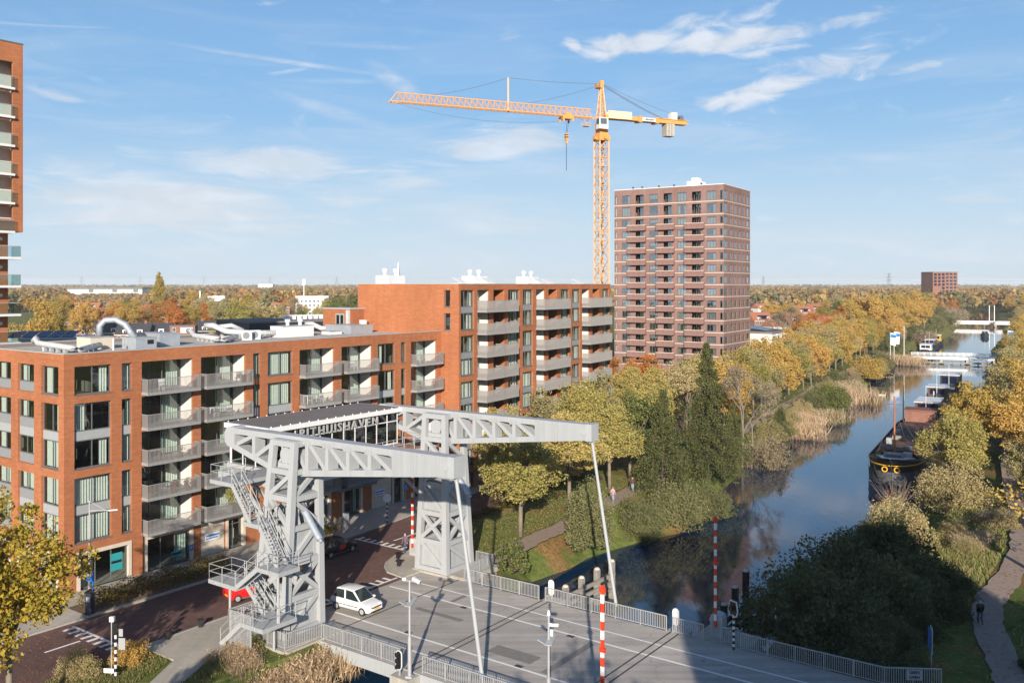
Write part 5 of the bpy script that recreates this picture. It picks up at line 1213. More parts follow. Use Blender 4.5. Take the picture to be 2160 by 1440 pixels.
# ------------------------------------------------------------------ vegetation
LC = dict(
 yg=[(.26, .27, .09), (.41, .385, .13), (.54, .46, .16), (.60, .47, .14), (.46, .38, .16)],
 gold=[(.46, .29, .06), (.58, .39, .09), (.66, .47, .13), (.68, .52, .20), (.50, .33, .10)],
 olive=[(.33, .29, .14), (.46, .40, .19), (.56, .47, .24), (.52, .41, .20)],
 rust=[(.46, .16, .04), (.58, .23, .05), (.62, .31, .08), (.44, .22, .08)],
 green=[(.08, .12, .035), (.15, .19, .06), (.24, .25, .09), (.33, .30, .11)],
 conif=[(.06, .085, .03), (.10, .125, .045), (.15, .165, .065), (.21, .20, .085)],
 twig=[(.36, .28, .19), (.47, .37, .25), (.54, .43, .30), (.42, .32, .19)],
 willow=[(.16, .18, .075), (.235, .24, .105), (.31, .29, .14), (.20, .21, .09)],
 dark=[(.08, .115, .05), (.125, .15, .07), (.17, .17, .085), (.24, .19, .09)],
 reed=[(.52, .40, .24), (.62, .49, .32), (.68, .53, .35), (.48, .36, .21)],
 straw=[(.60, .44, .27), (.68, .53, .35), (.52, .36, .21)],
 redb=[(.40, .05, .05), (.30, .06, .05), (.25, .14, .1)],
 fgl=[(.34, .29, .06), (.54, .40, .08), (.66, .46, .08), (.66, .38, .06), (.44, .34, .08)],
 fern=[(.30, .33, .10), (.40, .38, .12), (.25, .3, .1)])
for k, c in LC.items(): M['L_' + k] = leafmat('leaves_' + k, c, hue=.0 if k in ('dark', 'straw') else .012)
NR = np.random.default_rng(5)
def quads_mesh(name, C, size, mats, aspect=.75, up=None, elong=None):
    n = len(C); d = NR.normal(size=(n, 3)); d /= np.linalg.norm(d, axis=1)[:, None]
    if up is not None: d = d * (1 - up) + np.array([0, 0, 1.0]) * up; d /= np.linalg.norm(d, axis=1)[:, None] + 1e-9
    e = NR.normal(size=(n, 3)); e -= (e * d).sum(1)[:, None] * d; e /= np.linalg.norm(e, axis=1)[:, None] + 1e-9
    if elong is not None:       # long thin blades along a given direction field
        e = elong + NR.normal(size=(n, 3)) * .25; e /= np.linalg.norm(e, axis=1)[:, None]; d = np.cross(e, NR.normal(size=(n, 3))); d /= np.linalg.norm(d, axis=1)[:, None] + 1e-9
    f = np.cross(d, e); s = (size * NR.uniform(.65, 1.3, n))[:, None]
    k = NR.uniform(-.25, .25, (n, 1))
    P = np.stack([C - e * s * .55, C + f * s * .5 * aspect + d * s * k, C + e * s * .55, C - f * s * .5 * aspect + d * s * k], 1).reshape(-1, 3)
    me = bpy.data.meshes.new(name); me.vertices.add(4 * n); me.vertices.foreach_set('co', P.astype(np.float32).ravel())
    me.loops.add(4 * n); me.loops.foreach_set('vertex_index', np.arange(4 * n, dtype=np.int32)); me.polygons.add(n)
    me.polygons.foreach_set('loop_start', np.arange(0, 4 * n, 4, dtype=np.int32)); me.polygons.foreach_set('loop_total', np.full(n, 4, dtype=np.int32))
    me.materials.append(M[mats]); me.update(); me.validate(); return me
def clump(centers, radii, per, flat=.75):
    out = []
    for c, r in zip(centers, radii):
        m = max(6, int(per * NR.uniform(.7, 1.3))); d = NR.normal(size=(m, 3)); d /= np.linalg.norm(d, axis=1)[:, None]
        rr = r * NR.uniform(.25, 1, m) ** .5; p = d * rr[:, None]; p[:, 2] *= flat; out.append(p + c)
    return np.concatenate(out)
def crown_centers(n, rx, rz, zc, power=.45, low=-.7, lobes=9):
    D = []
    while len(D) < lobes:
        d = NR.normal(size=3); d /= np.linalg.norm(d)
        if d[2] > low: D.append(d * NR.uniform(.45, .8))
    D.append(np.array([0, 0, .62])); D.append(np.zeros(3)); C = []
    while len(C) < n:
        o = D[NR.integers(0, len(D))]; d = NR.normal(size=3); d /= np.linalg.norm(d); p = o + d * .42 * NR.uniform(0, 1) ** power
        if p[2] < -1: continue
        C.append((p[0] * rx, p[1] * rx, zc + p[2] * rz))
    return np.array(C)
def limbs(h, zc, C, r0, nl, rs, twigs=True):
    mb = MB(); top = Vector((rs.uniform(-.3, .3), rs.uniform(-.3, .3), zc)); mb.tube((0, 0, -.4), (top.x * .4, top.y * .4, zc * .5), r0, r0 * .75, 8); mb.tube((top.x * .4, top.y * .4, zc * .5), top, r0 * .75, r0 * .4, 8)
    for i in range(nl):
        c = Vector(C[rs.randrange(len(C))]); b = Vector((top.x * .5, top.y * .5, zc * rs.uniform(.42, .95))); m = (b + c) / 2 + Vector((0, 0, rs.uniform(.1, .6)))
        mb.tube(b, m, r0 * .38, r0 * .22, 6, False); mb.tube(m, c, r0 * .22, r0 * .06, 5, False)
        if twigs:
            for k in range(2): d = Vector((rs.gauss(0, .6), rs.gauss(0, .6), rs.uniform(0, .8))); mb.tube(m, m + (c - m) * .6 + d, r0 * .12, r0 * .04, 4, False)
    return mb
def make_tree(name, h, rx, mat, ncl, per, leaf, trunk_h=.3, r0=.22, bark='bark', power=.45, seed=1, crad=.3, cat='tree', low=-.75, nl=14, lobes=9):
    rs = random.Random(seed); root = empty(name, (0, 0, -500)); zb = h * trunk_h; rz = (h - zb) / 2; zc = zb + rz
    C = crown_centers(ncl, rx * (1 - crad * .6), rz * (1 - crad * .4), zc, power, low, lobes)
    rad = [rx * crad * rs.uniform(.5, 1.3) for _ in C]
    limbs(h, zc, C, r0, nl, rs).build('trunk', M[bark], root, smooth=True)
    put('crown', quads_mesh('crown', clump(C, rad, per), leaf, 'L_' + mat), root)
    root['category'] = cat; return root
def make_conifer(h, rx, mat, seed):
    rs = random.Random(seed); root = empty('conifer_tree', (0, 0, -500)); C = []; rad = []; mb = MB(); mb.tube((0, 0, -.4), (0, 0, h * .97), .26, .03, 8)
    z = h * .1
    while z < h * .98:
        t = (z / h); R_ = rx * (1 - t) ** .9 * (1.0 if t > .1 else .85) + .1; n = max(4, int(R_ * 3.8))
        for i in range(n):
            a = rs.uniform(0, 6.283); q = rs.uniform(.6, 1.08) * R_
            for f in (.35, .65, .9, 1.05): 
                C.append((math.cos(a) * q * f, math.sin(a) * q * f, z - q * f * f * .32 + rs.uniform(-.12, .12))); rad.append(.30 + .2 * R_ * rs.uniform(.5, 1) * .5)
            mb.tube((0, 0, z), (math.cos(a) * q, math.sin(a) * q, z - q * .3), .05, .012, 4, False)
        z += .6 + .3 * (1 - t)
    mb.build('trunk', M['barkd'], root); put('crown', quads_mesh('crown', clump(np.array(C), [x * .95 for x in rad], 44, 1.2), .21, 'L_' + mat, .5), root); root['category'] = 'tree'; return root
def make_shrub(name, h, rx, mat, ncl, per, leaf, seed=1, flat=1.0, stems=True, cat='shrub', aspect=.6):
    rs = random.Random(seed); root = empty(name, (0, 0, -500)); C = []
    while len(C) < ncl:
        d = NR.normal(size=3); d /= np.linalg.norm(d); r = NR.uniform() ** .4; C.append((d[0] * rx * r * .85, d[1] * rx * r * .85, abs(d[2]) * r * h * .88 + .1))
    rad = [rx * .24 * rs.uniform(.45, 1.5) for _ in C]
    if stems:
        mb = MB()
        for i in range(14): c = Vector(C[rs.randrange(ncl)]); mb.tube((c.x * .1, c.y * .1, -.3), c * .5, .06, .04, 5, False); mb.tube(c * .5, c, .04, .015, 5, False)
        mb.build('stems', M['barkd'], root)
    P = clump(np.array(C), rad, per, flat); P[:, 2] = np.maximum(P[:, 2], .02)
    put('foliage', quads_mesh('foliage', P, leaf, 'L_' + mat, aspect), root); root['category'] = cat; return root
def make_twig_tree(h, rx, seed, leafy=700):
    rs = random.Random(seed); root = empty('bare_tree', (0, 0, -500)); mb = MB(); tips = []
    def grow(p, d, L_, r, lv):
        q = p + d * L_; mb.tube(p, q, r, r * .68, 6 if lv < 2 else 4, False)
        if lv == 5: tips.append(q); return
        for i in range(3 if lv < 4 else 2):
            a = d + Vector((rs.gauss(0, .42), rs.gauss(0, .42), rs.gauss(.08, .25))); grow(q, a.normalized(), L_ * rs.uniform(.62, .84), r * .6, lv + 1)
    grow(Vector((0, 0, -.4)), Vector((.04, 0, 1)), h * .3, .26, 0)
    s = rx / max(max(abs(t.x), abs(t.y)) for t in tips); sz = h / max(t.z for t in tips)
    mb.v = [(x * s, y * s, z * sz) for x, y, z in mb.v]
    mb.build('trunk', M['bark'], root); T = np.array([(t.x * s, t.y * s, t.z * sz) for t in tips])
    put('crown', quads_mesh('crown', clump(T, [.55] * len(T), leafy / len(T) * 6, 1.0), .24, 'L_twig', .4), root); root['category'] = 'tree'; return root
def make_blades(name, n, rx, ry, h, mat, w=.05, cat='plant', lean=.25, clumps=9, base=0.0):
    root = empty(name, (0, 0, -500)); cc = np.stack([NR.uniform(-rx, rx, clumps), NR.uniform(-ry, ry, clumps), np.zeros(clumps)], 1)
    P = cc[NR.integers(0, clumps, n)] + NR.normal(size=(n, 3)) * np.array([rx * .28, ry * .28, 0]); el = np.tile(np.array([0, 0, 1.0]), (n, 1)) + NR.normal(size=(n, 3)) * lean
    el /= np.linalg.norm(el, axis=1)[:, None]; P = P + el * (h * NR.uniform(.25, .55, n))[:, None] + np.array([0, 0, base])
    put('blades', quads_mesh('blades', P, h * .8, 'L_' + mat, w, elong=el), root); 
    pl = P[: n // 5] + el[: n // 5] * h * .45; put('plumes', quads_mesh('plumes', pl, .22, 'L_' + mat, .4), root, kind='stuff'); root['category'] = cat; return root
T = {}
T['yg'] = [make_tree('maple_tree', 11, 5.0, 'yg', 110, 175, .205, .22, .24, seed=i, crad=.21, nl=26) for i in (1, 2, 3)]
T['gold'] = [make_tree('golden_tree', 12, 5.2, 'gold', 105, 150, .22, .12, .22, seed=10 + i, crad=.2, nl=24) for i in range(2)]
T['olive'] = [make_tree('olive_tree', 12, 5.0, 'olive', 100, 100, .24, .14, .2, seed=20 + i, crad=.2, power=.55, nl=30) for i in range(2)]
T['rust'] = [make_tree('russet_tree', 10.5, 4.8, 'rust', 90, 105, .26, .12, .2, seed=30, crad=.21, nl=24)]
T['green'] = [make_tree('green_tree', 12, 4.9, 'green', 90, 115, .27, .1, .22, seed=40, crad=.23)]
T['conif'] = [make_conifer(17.5, 4.8, 'conif', 3), make_conifer(12, 4.3, 'conif', 4)]
T['bare'] = [make_twig_tree(14, 5, 6), make_twig_tree(12, 4.6, 9, 300)]
T['poplar'] = [make_tree('poplar_tree', 30, 4.0, 'gold', 150, 70, .6, .05, .4, seed=50, crad=.34, lobes=40)]
T['willow'] = [make_shrub('willow_bush', 5.6, 4.8, 'willow', 90, 190, .2, 1), make_shrub('green_bush', 5.5, 5.2, 'green', 90, 190, .21, 2)]
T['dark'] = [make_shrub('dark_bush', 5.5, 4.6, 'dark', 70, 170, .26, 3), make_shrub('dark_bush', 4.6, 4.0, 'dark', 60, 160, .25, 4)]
T['weep'] = [make_shrub('weeping_bush', 6, 3.0, 'willow', 70, 170, .18, 5, 1.8)]
T['oshrub'] = [make_shrub('autumn_bush', 4.2, 3.6, 'olive', 76, 180, .17, 6), make_shrub('golden_bush', 4.8, 4.6, 'gold', 80, 170, .21, 7)]
T['twigs'] = [make_shrub('brown_bush', 5, 4.2, 'twig', 54, 120, .26, 8, aspect=.35)]
T['reed'] = [make_blades('reed_bed', 3200, 4.5, 3.4, 2.8, 'reed', .045)]
T['straw'] = [make_blades('reed_clump', 2600, 1.9, 1.5, 2.0, 'straw', .035, clumps=7)]
T['leafy'] = [make_shrub('green_shrub', 2.3, 1.7, 'green', 30, 90, .2, 12)]
used = set()
def plant(kind, i, x, y, z, s=1.0, rz=None, label=None, group=None):
    p = T[kind][i % len(T[kind])]; rz = rnd.uniform(0, 6.28) if rz is None else rz
    sc = s if isinstance(s, tuple) else (s * rnd.uniform(.93, 1.07), s * rnd.uniform(.93, 1.07), s * rnd.uniform(.94, 1.06))
    if p.name in used: return copy_tree(p, None, (x, y, z), rz, label, group, sc)
    used.add(p.name); p.location = (x, y, z); p.rotation_euler = (0, 0, rz); p.scale = sc; tag(p, label, None, group); return p
g = 'street and park trees on the left bank'
plant('yg', 0, .8, 87, 0, 1.0, 0.4, 'green yellow maple with a pale bare trunk on the grass nearest to the far pylon', g)
plant('yg', 1, 6.0, 96, 0, 1.0, 1.9, 'green yellow maple beside the park path bend, second from the far pylon', g)
for i, (x, y, s, k, lab) in enumerate(((-1.5, 103, .95, 'yg', 'green yellow tree in front of the tall orange block corner'), (3.5, 112, .98, 'olive', 'olive brown tree before the middle of the tall orange block'), (8.5, 121, 1.0, 'yg', 'green yellow tree before the last balcony stack of the tall orange block'), (13, 131, 1.0, 'olive', 'olive tree at the end of the tall orange block'),
        (11.5, 107, .95, 'yg', 'green yellow maple behind the path with the two walkers'), (17, 118, 1.0, 'yg', 'green yellow tree directly left of the short conifer'), (14.5, 112, .9, 'green', 'green tree in shade between maple and short conifer'), (21, 137, 1.05, 'yg', 'yellow green tree left of the tall conifer top'), (28, 146, 1.05, 'olive', 'olive tree right behind the tall conifer top'),
        (9, 129, .95, 'olive', 'olive tree half hidden at the tall block end wall'), (19, 148, .95, 'yg', 'yellow green tree below the orange oaks'), (30, 158, 1.0, 'olive', 'olive tree below the brown tower corner'))):
    plant(k, i, x, y, 0, s, None, lab, g)
for x, y, s, lab in ((21, 178, .95, 'bright orange tree at the foot of the brown tower nearest the tall orange block'), (27, 184, 1.0, 'bright orange tree in the middle at the foot of the brown tower'), (32, 176, .85, 'small orange tree at the foot of the brown tower next to the olive trees')): plant('rust', 0, x, y, 0, s, None, lab, 'orange trees at the foot of the brown tower')
plant('conif', 0, 24.5, 114, -.2, 1.0, 0, 'tall dark olive drooping conifer rising before the brown tower', 'conifers on the canal bank'); plant('conif', 1, 17.6, 106, -.2, 1.0, 1, 'shorter drooping conifer left of the tall one', 'conifers on the canal bank')
plant('conif', 1, 29, 119.5, -.5, .72, 2, 'small drooping conifer at the water between tall conifer and bare tree', 'conifers on the canal bank')
plant('conif', 1, 43.5, 147.5, -1.5, .55, 2, 'slim low conifer between the bare tree and the reeds', 'conifers on the canal bank')
plant('bare', 0, 33.4, 132, -2.0, 1.0, .5, 'nearly bare grey brown tree standing at the water edge', 'bare trees'); plant('bare', 1, 37, 140, -1.0, .9, 2.2, 'second nearly bare tree behind the first at the bank', 'bare trees')
plant('twigs', 0, 37.2, 132.5, -2.4, (.95, .95, 1.1), None, 'reddish brown twiggy bush leaning over the water beside the bare tree', 'bushes on the left bank')
plant('willow', 0, 17.8, 98.5, -1.8, (.85, .8, .9), None, 'grey green willow bush hanging over the water below the conifers', 'bushes on the left bank'); plant('willow', 0, 13.4, 94, -1.8, (.62, .6, .75), None, 'small grey green willow bush at the dark water nearest the bridge', 'bushes on the left bank')
plant('willow', 0, 22.5, 103.5, -2.2, (.65, .65, .7), None, 'pale willow bush overhanging the water right of the largest willow bush', 'bushes on the left bank')
plant('weep', 0, 7.2, 86.0, -.4, 1.0, None, 'weeping olive bush at the park path with a tie rod in front of it', 'bushes on the left bank')
plant('leafy', 0, 0.0, 77.6, -.2, 1.0, None, 'round green shrub beside the far pylon fence', 'bushes on the left bank')
plant('willow', 1, 63.5, 184, -1.9, (1.0, 1.0, 1.1), None, 'big dark green bush at the canal edge between the two reed beds', 'bushes on the left bank'); plant('willow', 1, 68, 193, -1.9, (.8, .85, .85), None, 'smaller dark green bush right behind the big one at the canal', 'bushes on the left bank')
plant('oshrub', 1, 95, 243, -.6, (1.25, 1.25, 1.3), None, 'low spreading golden orange tree beside the dark jetty', 'bushes on the left bank')
plant('oshrub', 0, 41, 146, -1.2, (.9, .9, .9), None, 'olive bush below the yellow trees at the path', 'bushes on the left bank'); plant('oshrub', 0, 46, 154, -1.2, (.7, .7, .7), None, 'small olive bush at the reeds start', 'bushes on the left bank')
for x, y, s, lab in ((47.5, 158, 1.0, 'straw coloured reed bed at the near end of the left bank'), (52.5, 166.5, 1.1, 'straw coloured reed bed in front of the big green bush'), (56.5, 173, 1.0, 'straw coloured reed bed touching the big green bush'), (74, 205, 1.3, 'tall pale reed bed behind the big green bush'), (79.5, 214.5, 1.4, 'tall pale reed bed nearest to the dark jetty'), (71.5, 200, 1.2, 'pale reed bed between green bush and tall reeds'), (128, 299, 1.2, 'reed bed at the left end of the white footbridge')):
    plant('reed', 0, x, y, -2.2, s, None, lab, 'reed beds along the left bank')
k = 0
ordn = ['first', 'second', 'third', 'fourth', 'fifth', 'sixth', 'seventh', 'eighth', 'ninth', 'tenth', 'eleventh', 'twelfth', 'thirteenth', 'fourteenth', 'fifteenth', 'sixteenth', 'seventeenth', 'eighteenth', 'nineteenth', 'twentieth', 'twenty-first', 'twenty-second', 'twenty-third', 'twenty-fourth']
def along(y): t = (y - 108) / (360 - 108); return 15 + (150 - 15) * t
for row, off, y0, st in ((0, -2.6, 150, 10.5), (1, -10, 156, 10), (2, -18, 165, 11)):
    y = y0; n = 0
    while y < 335 and n < 24:
        x = along(y) + off + rnd.uniform(-.8, .8)
        if not (row == 2 and y < 262 and x < 78): 
            kind = ('gold', 'olive', 'yg', 'gold')[(k * 7 + row) % 4] if row < 2 else ('olive', 'gold', 'rust')[k % 3]
            plant(kind, k, x, y + rnd.uniform(-1, 1), 0, rnd.uniform(.88, 1.1), None, '%s tree from the bare tree in the %s autumn row beside the canal' % (ordn[n], ('waterside', 'middle', 'rear')[row]), 'yellow rows of trees along the left canal path')
            n += 1; k += 1
        y += st * .78 * rnd.uniform(.85, 1.15)
# right bank
g = 'trees and bushes on the right bank'
plant('yg', 2, 52.0, 107, -1.6, (.95, .95, 1.0), None, 'yellow autumn tree hiding the side of the big black barge', g); plant('gold', 1, 61, 121, -.5, .95, None, 'golden tree behind the yellow tree at the barge', g)
dk = ['beside the black timber guide', 'second back from the black timber guide', 'in the middle of the waterside row', 'fourth back along the water', 'at the far end near the sunlit bushes', 'behind the middle of the shaded railing', 'in the middle of the landward row', 'at the far end of the landward row', 'lowest one reaching over the water', 'behind the notice board on the railing']
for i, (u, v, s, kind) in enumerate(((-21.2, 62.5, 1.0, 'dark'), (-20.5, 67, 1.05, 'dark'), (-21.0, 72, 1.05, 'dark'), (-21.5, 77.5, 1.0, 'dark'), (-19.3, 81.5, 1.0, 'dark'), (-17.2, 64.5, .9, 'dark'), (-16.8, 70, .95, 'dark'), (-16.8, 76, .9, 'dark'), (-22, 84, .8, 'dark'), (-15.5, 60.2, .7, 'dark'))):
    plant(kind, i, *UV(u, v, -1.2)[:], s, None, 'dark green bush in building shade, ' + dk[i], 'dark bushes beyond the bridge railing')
plant('oshrub', 0, 36.6, 87, -1.2, 1.05, None, 'sunlit pale olive bush just beyond the dark shaded bushes', g); plant('oshrub', 0, 39.5, 93.5, -1.5, .85, None, 'sunlit pale olive bush below the red berry bush', g)
for i, (kk, x, y, s_, lab) in enumerate((('oshrub', 49.6, 102, 1.15, 'olive bush at the foot of the yellow tree beside the barge'), ('twigs', 53, 112, .8, 'brown twiggy bush between barge and golden tree'), ('oshrub', 57, 119, .85, 'golden olive bush along the barge, second from its bow'), ('twigs', 49.5, 93, .55, 'brown twiggy bush on the slope by the gravel path'), ('oshrub', 61.5, 107, .7, 'golden bush right of the gravel path'), ('oshrub', 55.5, 90, .6, 'olive bush right of the gravel path by the sparse tree'), ('twigs', 62, 128, .9, 'brown twiggy bush along the barge, third from its bow'), ('oshrub', 67, 135, .9, 'olive golden bush at the barge stern'), ('gold', 60, 95, .8, 'golden tree right of the path at the picture edge'), ('olive', 53.5, 84, .7, 'olive tree right of the path near the sparse tree'))):
    plant(kk, i, x, y, -.8, s_, None, lab, g)
rb = make_shrub('berry_bush', 3.6, 2.8, 'redb', 26, 26, .16, 21); T['red'] = [rb]
mb = MB()
for i in range(60):
    a = rnd.uniform(0, 6.28); r = rnd.uniform(.3, 2.7); q = Vector((math.cos(a) * r, math.sin(a) * r, rnd.uniform(1.6, 3.7))); mb.tube((q.x * .1, q.y * .1, -.2), q * .55, .05, .03, 4, False); mb.tube(q * .55, q, .03, .008, 4, False); mb.tube(q * .55, q + Vector((rnd.gauss(0, .5), rnd.gauss(0, .5), .1)), .025, .008, 4, False)
mb.build('twigs', M['bark'], rb)
plant('red', 0, 43.4, 103, -2.0, 1.0, None, 'leafless bush with red berries before the black barge bow', g)
# tree reaching in over the path from the right, long shadow on the grass
sp = make_tree('sparse_tree', 9.0, 6.0, 'gold', 50, 30, .24, .25, .26, 'barkd', .7, 71, .16, nl=44); T['sparse'] = [sp]
plant('sparse', 0, 44.2, 74.0, -.5, (1.2, 1.2, 1.1), .3, 'half bare dark limbed tree reaching in from the right edge over the path', g)
for i, (x, y, s, kk) in enumerate(((66, 116, 1.0, 'gold'), (58, 101, .75, 'olive'), (73, 128, 1.05, 'gold'), (70, 112, 1.0, 'olive'), (80, 140, 1.1, 'gold'), (77, 124, 1.1, 'olive'), (88, 154, 1.1, 'gold'), (86, 138, 1.1, 'yg'), (96, 168, 1.1, 'olive'), (94, 150, 1.1, 'gold'))):
    plant(kk, i, x, y, -.4, s, None, '%s autumn tree up the right bank from the sparse limbed tree' % ordn[i], g)
for i in range(120):
    y = 128 + 620 * (i / 120) ** 1.5; x = .555 * (y - 291) + 122 + 27 / .87 + (rnd.uniform(6, 11) if i % 3 == 0 else rnd.uniform(11, 40)) + (y - 165) * .01
    if x / y * 1920 + 1080 > 2350: continue
    plant(('gold', 'olive', 'rust', 'olive', 'green', 'twigs')[i % 6], i, x, y, -.4, rnd.uniform(.8, 1.15), None, 'autumn tree in the dense row on the right canal bank', 'dense tree row on the right canal bank')
for i, (u, v, s) in enumerate(((-7, 92, .5), (-15.5, 92, .42), (-5, 100, .55), (-17.5, 98, .45), (-14, 104, .5), (-3, 86, .45))): plant('oshrub', 0, *UV(u, v, -.8)[:], s, None, 'olive scrub on the right bank slope, ' + ('right of the gravel path near', 'at the slope foot by the berry bush', 'right of the gravel path far', 'between the slope and the barge', 'beside the yellow barge tree', 'nearest to the walker in black')[i], 'scrub on the right bank slope')
plant('reed', 0, *UV(-16, 96, -1.0)[:], (.5, .5, .5), None, 'dry grass tuft on the right bank slope', g)
for i, (x, y, s_) in enumerate(((47, 158, .8), (57, 176, .8), (62.5, 190, .7), (70, 203, .8), (77, 217, .8), (85, 231, .8), (101, 252, .8), (110, 272, .9), (119, 291, .9), (53.5, 170, .7))): plant(('oshrub', 'willow', 'twigs')[i % 3], 0, x + 1.2, y + 2, -.6, s_, None, 'low bush under the autumn row at the water side, ' + ordn[i] + ' from the bare tree', 'low bushes between canal path and reeds')
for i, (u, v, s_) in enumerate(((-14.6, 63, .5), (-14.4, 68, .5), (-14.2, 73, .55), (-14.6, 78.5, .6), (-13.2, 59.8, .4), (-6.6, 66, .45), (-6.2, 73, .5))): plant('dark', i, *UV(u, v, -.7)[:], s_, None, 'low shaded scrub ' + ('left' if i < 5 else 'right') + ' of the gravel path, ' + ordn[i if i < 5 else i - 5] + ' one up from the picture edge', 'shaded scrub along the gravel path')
# foreground left
fg = make_tree('street_tree', 11.8, 5.2, 'fgl', 150, 130, .19, .2, .2, 'bark', .5, 81, .15, nl=60); T['fg'] = [fg]
plant('fg', 0, -27.3, 49.5, 0, (1.06, 1.06, 1.12), 2.2, 'yellow green street tree filling the lower left corner', 'trees along the street')
plant('oshrub', 1, *UV(-53.7, 32.4, 0)[:], (.3, .3, .34), None, 'small golden bush on the grass beside the striped sign post', 'small bushes at the street corner'); plant('oshrub', 0, *UV(-54.4, 29.5, 0)[:], (.42, .42, .4), None, 'olive brown bush under the corner street tree', 'small bushes at the street corner')
for i, (x, y, s, k) in enumerate(((-37.5, 34, .75, 'yg'), (-20.5, 28, .95, 'yg'), (-43, 42, .62, 'bare'), (-17, 24, .9, 'bare'), (2.3, 11, (1.1, 1.1, 1.42), 'olive'), (7.2, 12.5, 1.2, 'bare'), (-1.6, 9, (.8, .8, 1.25), 'green'))):
    plant(k, i, x, y, 0, s, None, 'street tree standing below the picture edge near the bridge', 'trees below the picture edge')
for i, (u, v, s) in enumerate(((-49.2, 37.0, .62), (-46.2, 38.8, 1.0), (-45.3, 40.2, 1.05), (-47.8, 36.6, .6), (-44.6, 38.2, .9), (-43.6, 36.6, .85))):
    plant('straw', 0, *UV(u, v, -1.9 if u > -47.5 else -.5)[:], s, None, 'dry straw reeds at the near bridge abutment, ' + ('left clump on the bank', 'front clump in the middle', 'against the abutment wall', 'smallest clump on the left', 'right clump by the girder', 'lowest clump at the picture edge')[i], 'dry reeds at the near abutment')
plant('leafy', 0, *UV(-49.2, 38.6, 0)[:], (.5, .5, .35), None, 'low bright green weeds under the stair railing', 'small bushes at the street corner')
# hedges
def hedge(u0, v0, u1, v1, h, label, z=.14):
    w, d = u1 - u0, v1 - v0; n = int(w * d * 190); P = np.stack([NR.uniform(-w / 2, w / 2, n), NR.uniform(-d / 2, d / 2, n), NR.uniform(0, 1, n) ** .6 * h * (1 + .12 * np.sin(NR.uniform(0, 9, n)))], 1)
    P[:, 2] += .18 * np.sin(P[:, 1] * 2.1) * P[:, 2]; r = empty('hedge', UV((u0 + u1) / 2, (v0 + v1) / 2, z), RU, label, 'hedge', 'hedges along the street')
    put('foliage', quads_mesh('foliage', P, .15, 'L_hedge', .6), r)
    mb = MB()
    for i in range(int(d * 3)): x = rnd.uniform(-w / 2.4, w / 2.4); y = -d / 2 + d * (i + .5) / int(d * 3); mb.tube((x, y, 0), (x + rnd.uniform(-.2, .2), y + rnd.uniform(-.2, .2), h * .8), .025, .01, 4, False)
    mb.build('stems', M['barkd'], r)
M['L_hedge'] = leafmat('leaves_hedge', [(.10, .09, .02), (.20, .16, .03), (.30, .22, .045), (.15, .09, .03)], hue=.0)
hedge(-65.9, 35.4, -63.8, 48.2, 1.05, 'long clipped yellow brown hedge along the shopfront pavement'); hedge(-66.4, 54.5, -64.2, 60.6, 1.1, 'square ended hedge beside the black car under the bridge house')
# street-side low hedge on the park edge
for i, (a, b) in enumerate((((-58.6, 72), (-58.0, 84)), ((-60.5, 85), (-59.6, 97)))): hedge(a[0], a[1], b[0] + .3, b[1], .55, ('low hedge between brick street and park grass, near part', 'low hedge between brick street and park grass, far part')[i], 0)
# trees between houses and out to the wood on the horizon
def bg(px, Yd): return (px - 1080) / 1920 * Yd, Yd
plant('poplar', 0, *bg(335, 520), 0, (.8, .8, 1.12), None, 'tall golden poplar standing out above the horizon', 'big trees beyond the roofs'); plant('gold', 0, *bg(86, 235), 0, (1.55, 1.55, 1.72), None, 'big golden brown tree right of the orange tower', 'big trees beyond the roofs'); plant('gold', 1, *bg(112, 262), 0, (1.3, 1.3, 1.4), None, 'second golden brown tree touching the big one by the orange tower', 'big trees beyond the roofs')
plant('gold', 1, *bg(181, 330), 0, (1.15, 1.15, 1.6), None, 'bright yellow orange tree before the warehouse', 'big trees beyond the roofs'); plant('rust', 0, *bg(362, 470), 0, (1.5, 1.5, 1.8), None, 'dark russet tree touching the poplar', 'big trees beyond the roofs')
plant('green', 0, *bg(272, 420), 0, (1.0, 1.0, 1.4), None, 'dark green tree left of the red roofed house', 'big trees beyond the roofs')
for px_, Yd, kk, s in ((505, 300, 'yg', 1.75), (540, 310, 'olive', 1.7), (570, 330, 'yg', 1.6), (525, 330, 'gold', 1.7), (470, 430, 'olive', 1.6), (480, 350, 'rust', 1.2), (640, 330, 'twigs', 2.6), (615, 340, 'bare', 1.3), (720, 400, 'green', 1.6), (690, 420, 'yg', 1.6), (740, 420, 'green', 1.6), (435, 480, 'olive', 1.7), (405, 500, 'gold', 1.7)):
    plant(kk, rnd.randrange(3), *bg(px_, Yd), 0, s, None, 'large autumn tree beyond the navy clad building and roof ducts', 'large trees beyond the navy building')
for px_, Yd, kk, s, lab in ((1690, 330, 'rust', 1.3, 'russet oak in front of the red roofs, nearest the brown tower'), (1725, 340, 'rust', 1.45, 'russet oak in the middle of the group before the red roofs'), (1752, 330, 'rust', 1.2, 'russet oak next to the golden trees'), (1665, 300, 'bare', 1.15, 'bare tree with dark limbs before the red roofs'), (1640, 305, 'bare', 1.05, 'bare tree beside the white balcony building')): plant(kk, 0, *bg(px_, Yd), 0, s, None, lab, 'oaks before the red roofs')
for i, (px_, Yd, s) in enumerate(((1790, 345, 1.5), (1815, 360, 1.6), (1840, 350, 1.65), (1868, 375, 1.55), (1890, 390, 1.6), (1910, 400, 1.55), (1930, 440, 1.7), (1950, 470, 1.6), (1880, 340, 1.2))): plant('gold', i, *bg(px_, Yd), 0, (s, s, s * 1.05), None, '%s tall golden tree right of the russet oaks' % ordn[i], 'tall golden trees beyond the canal path')
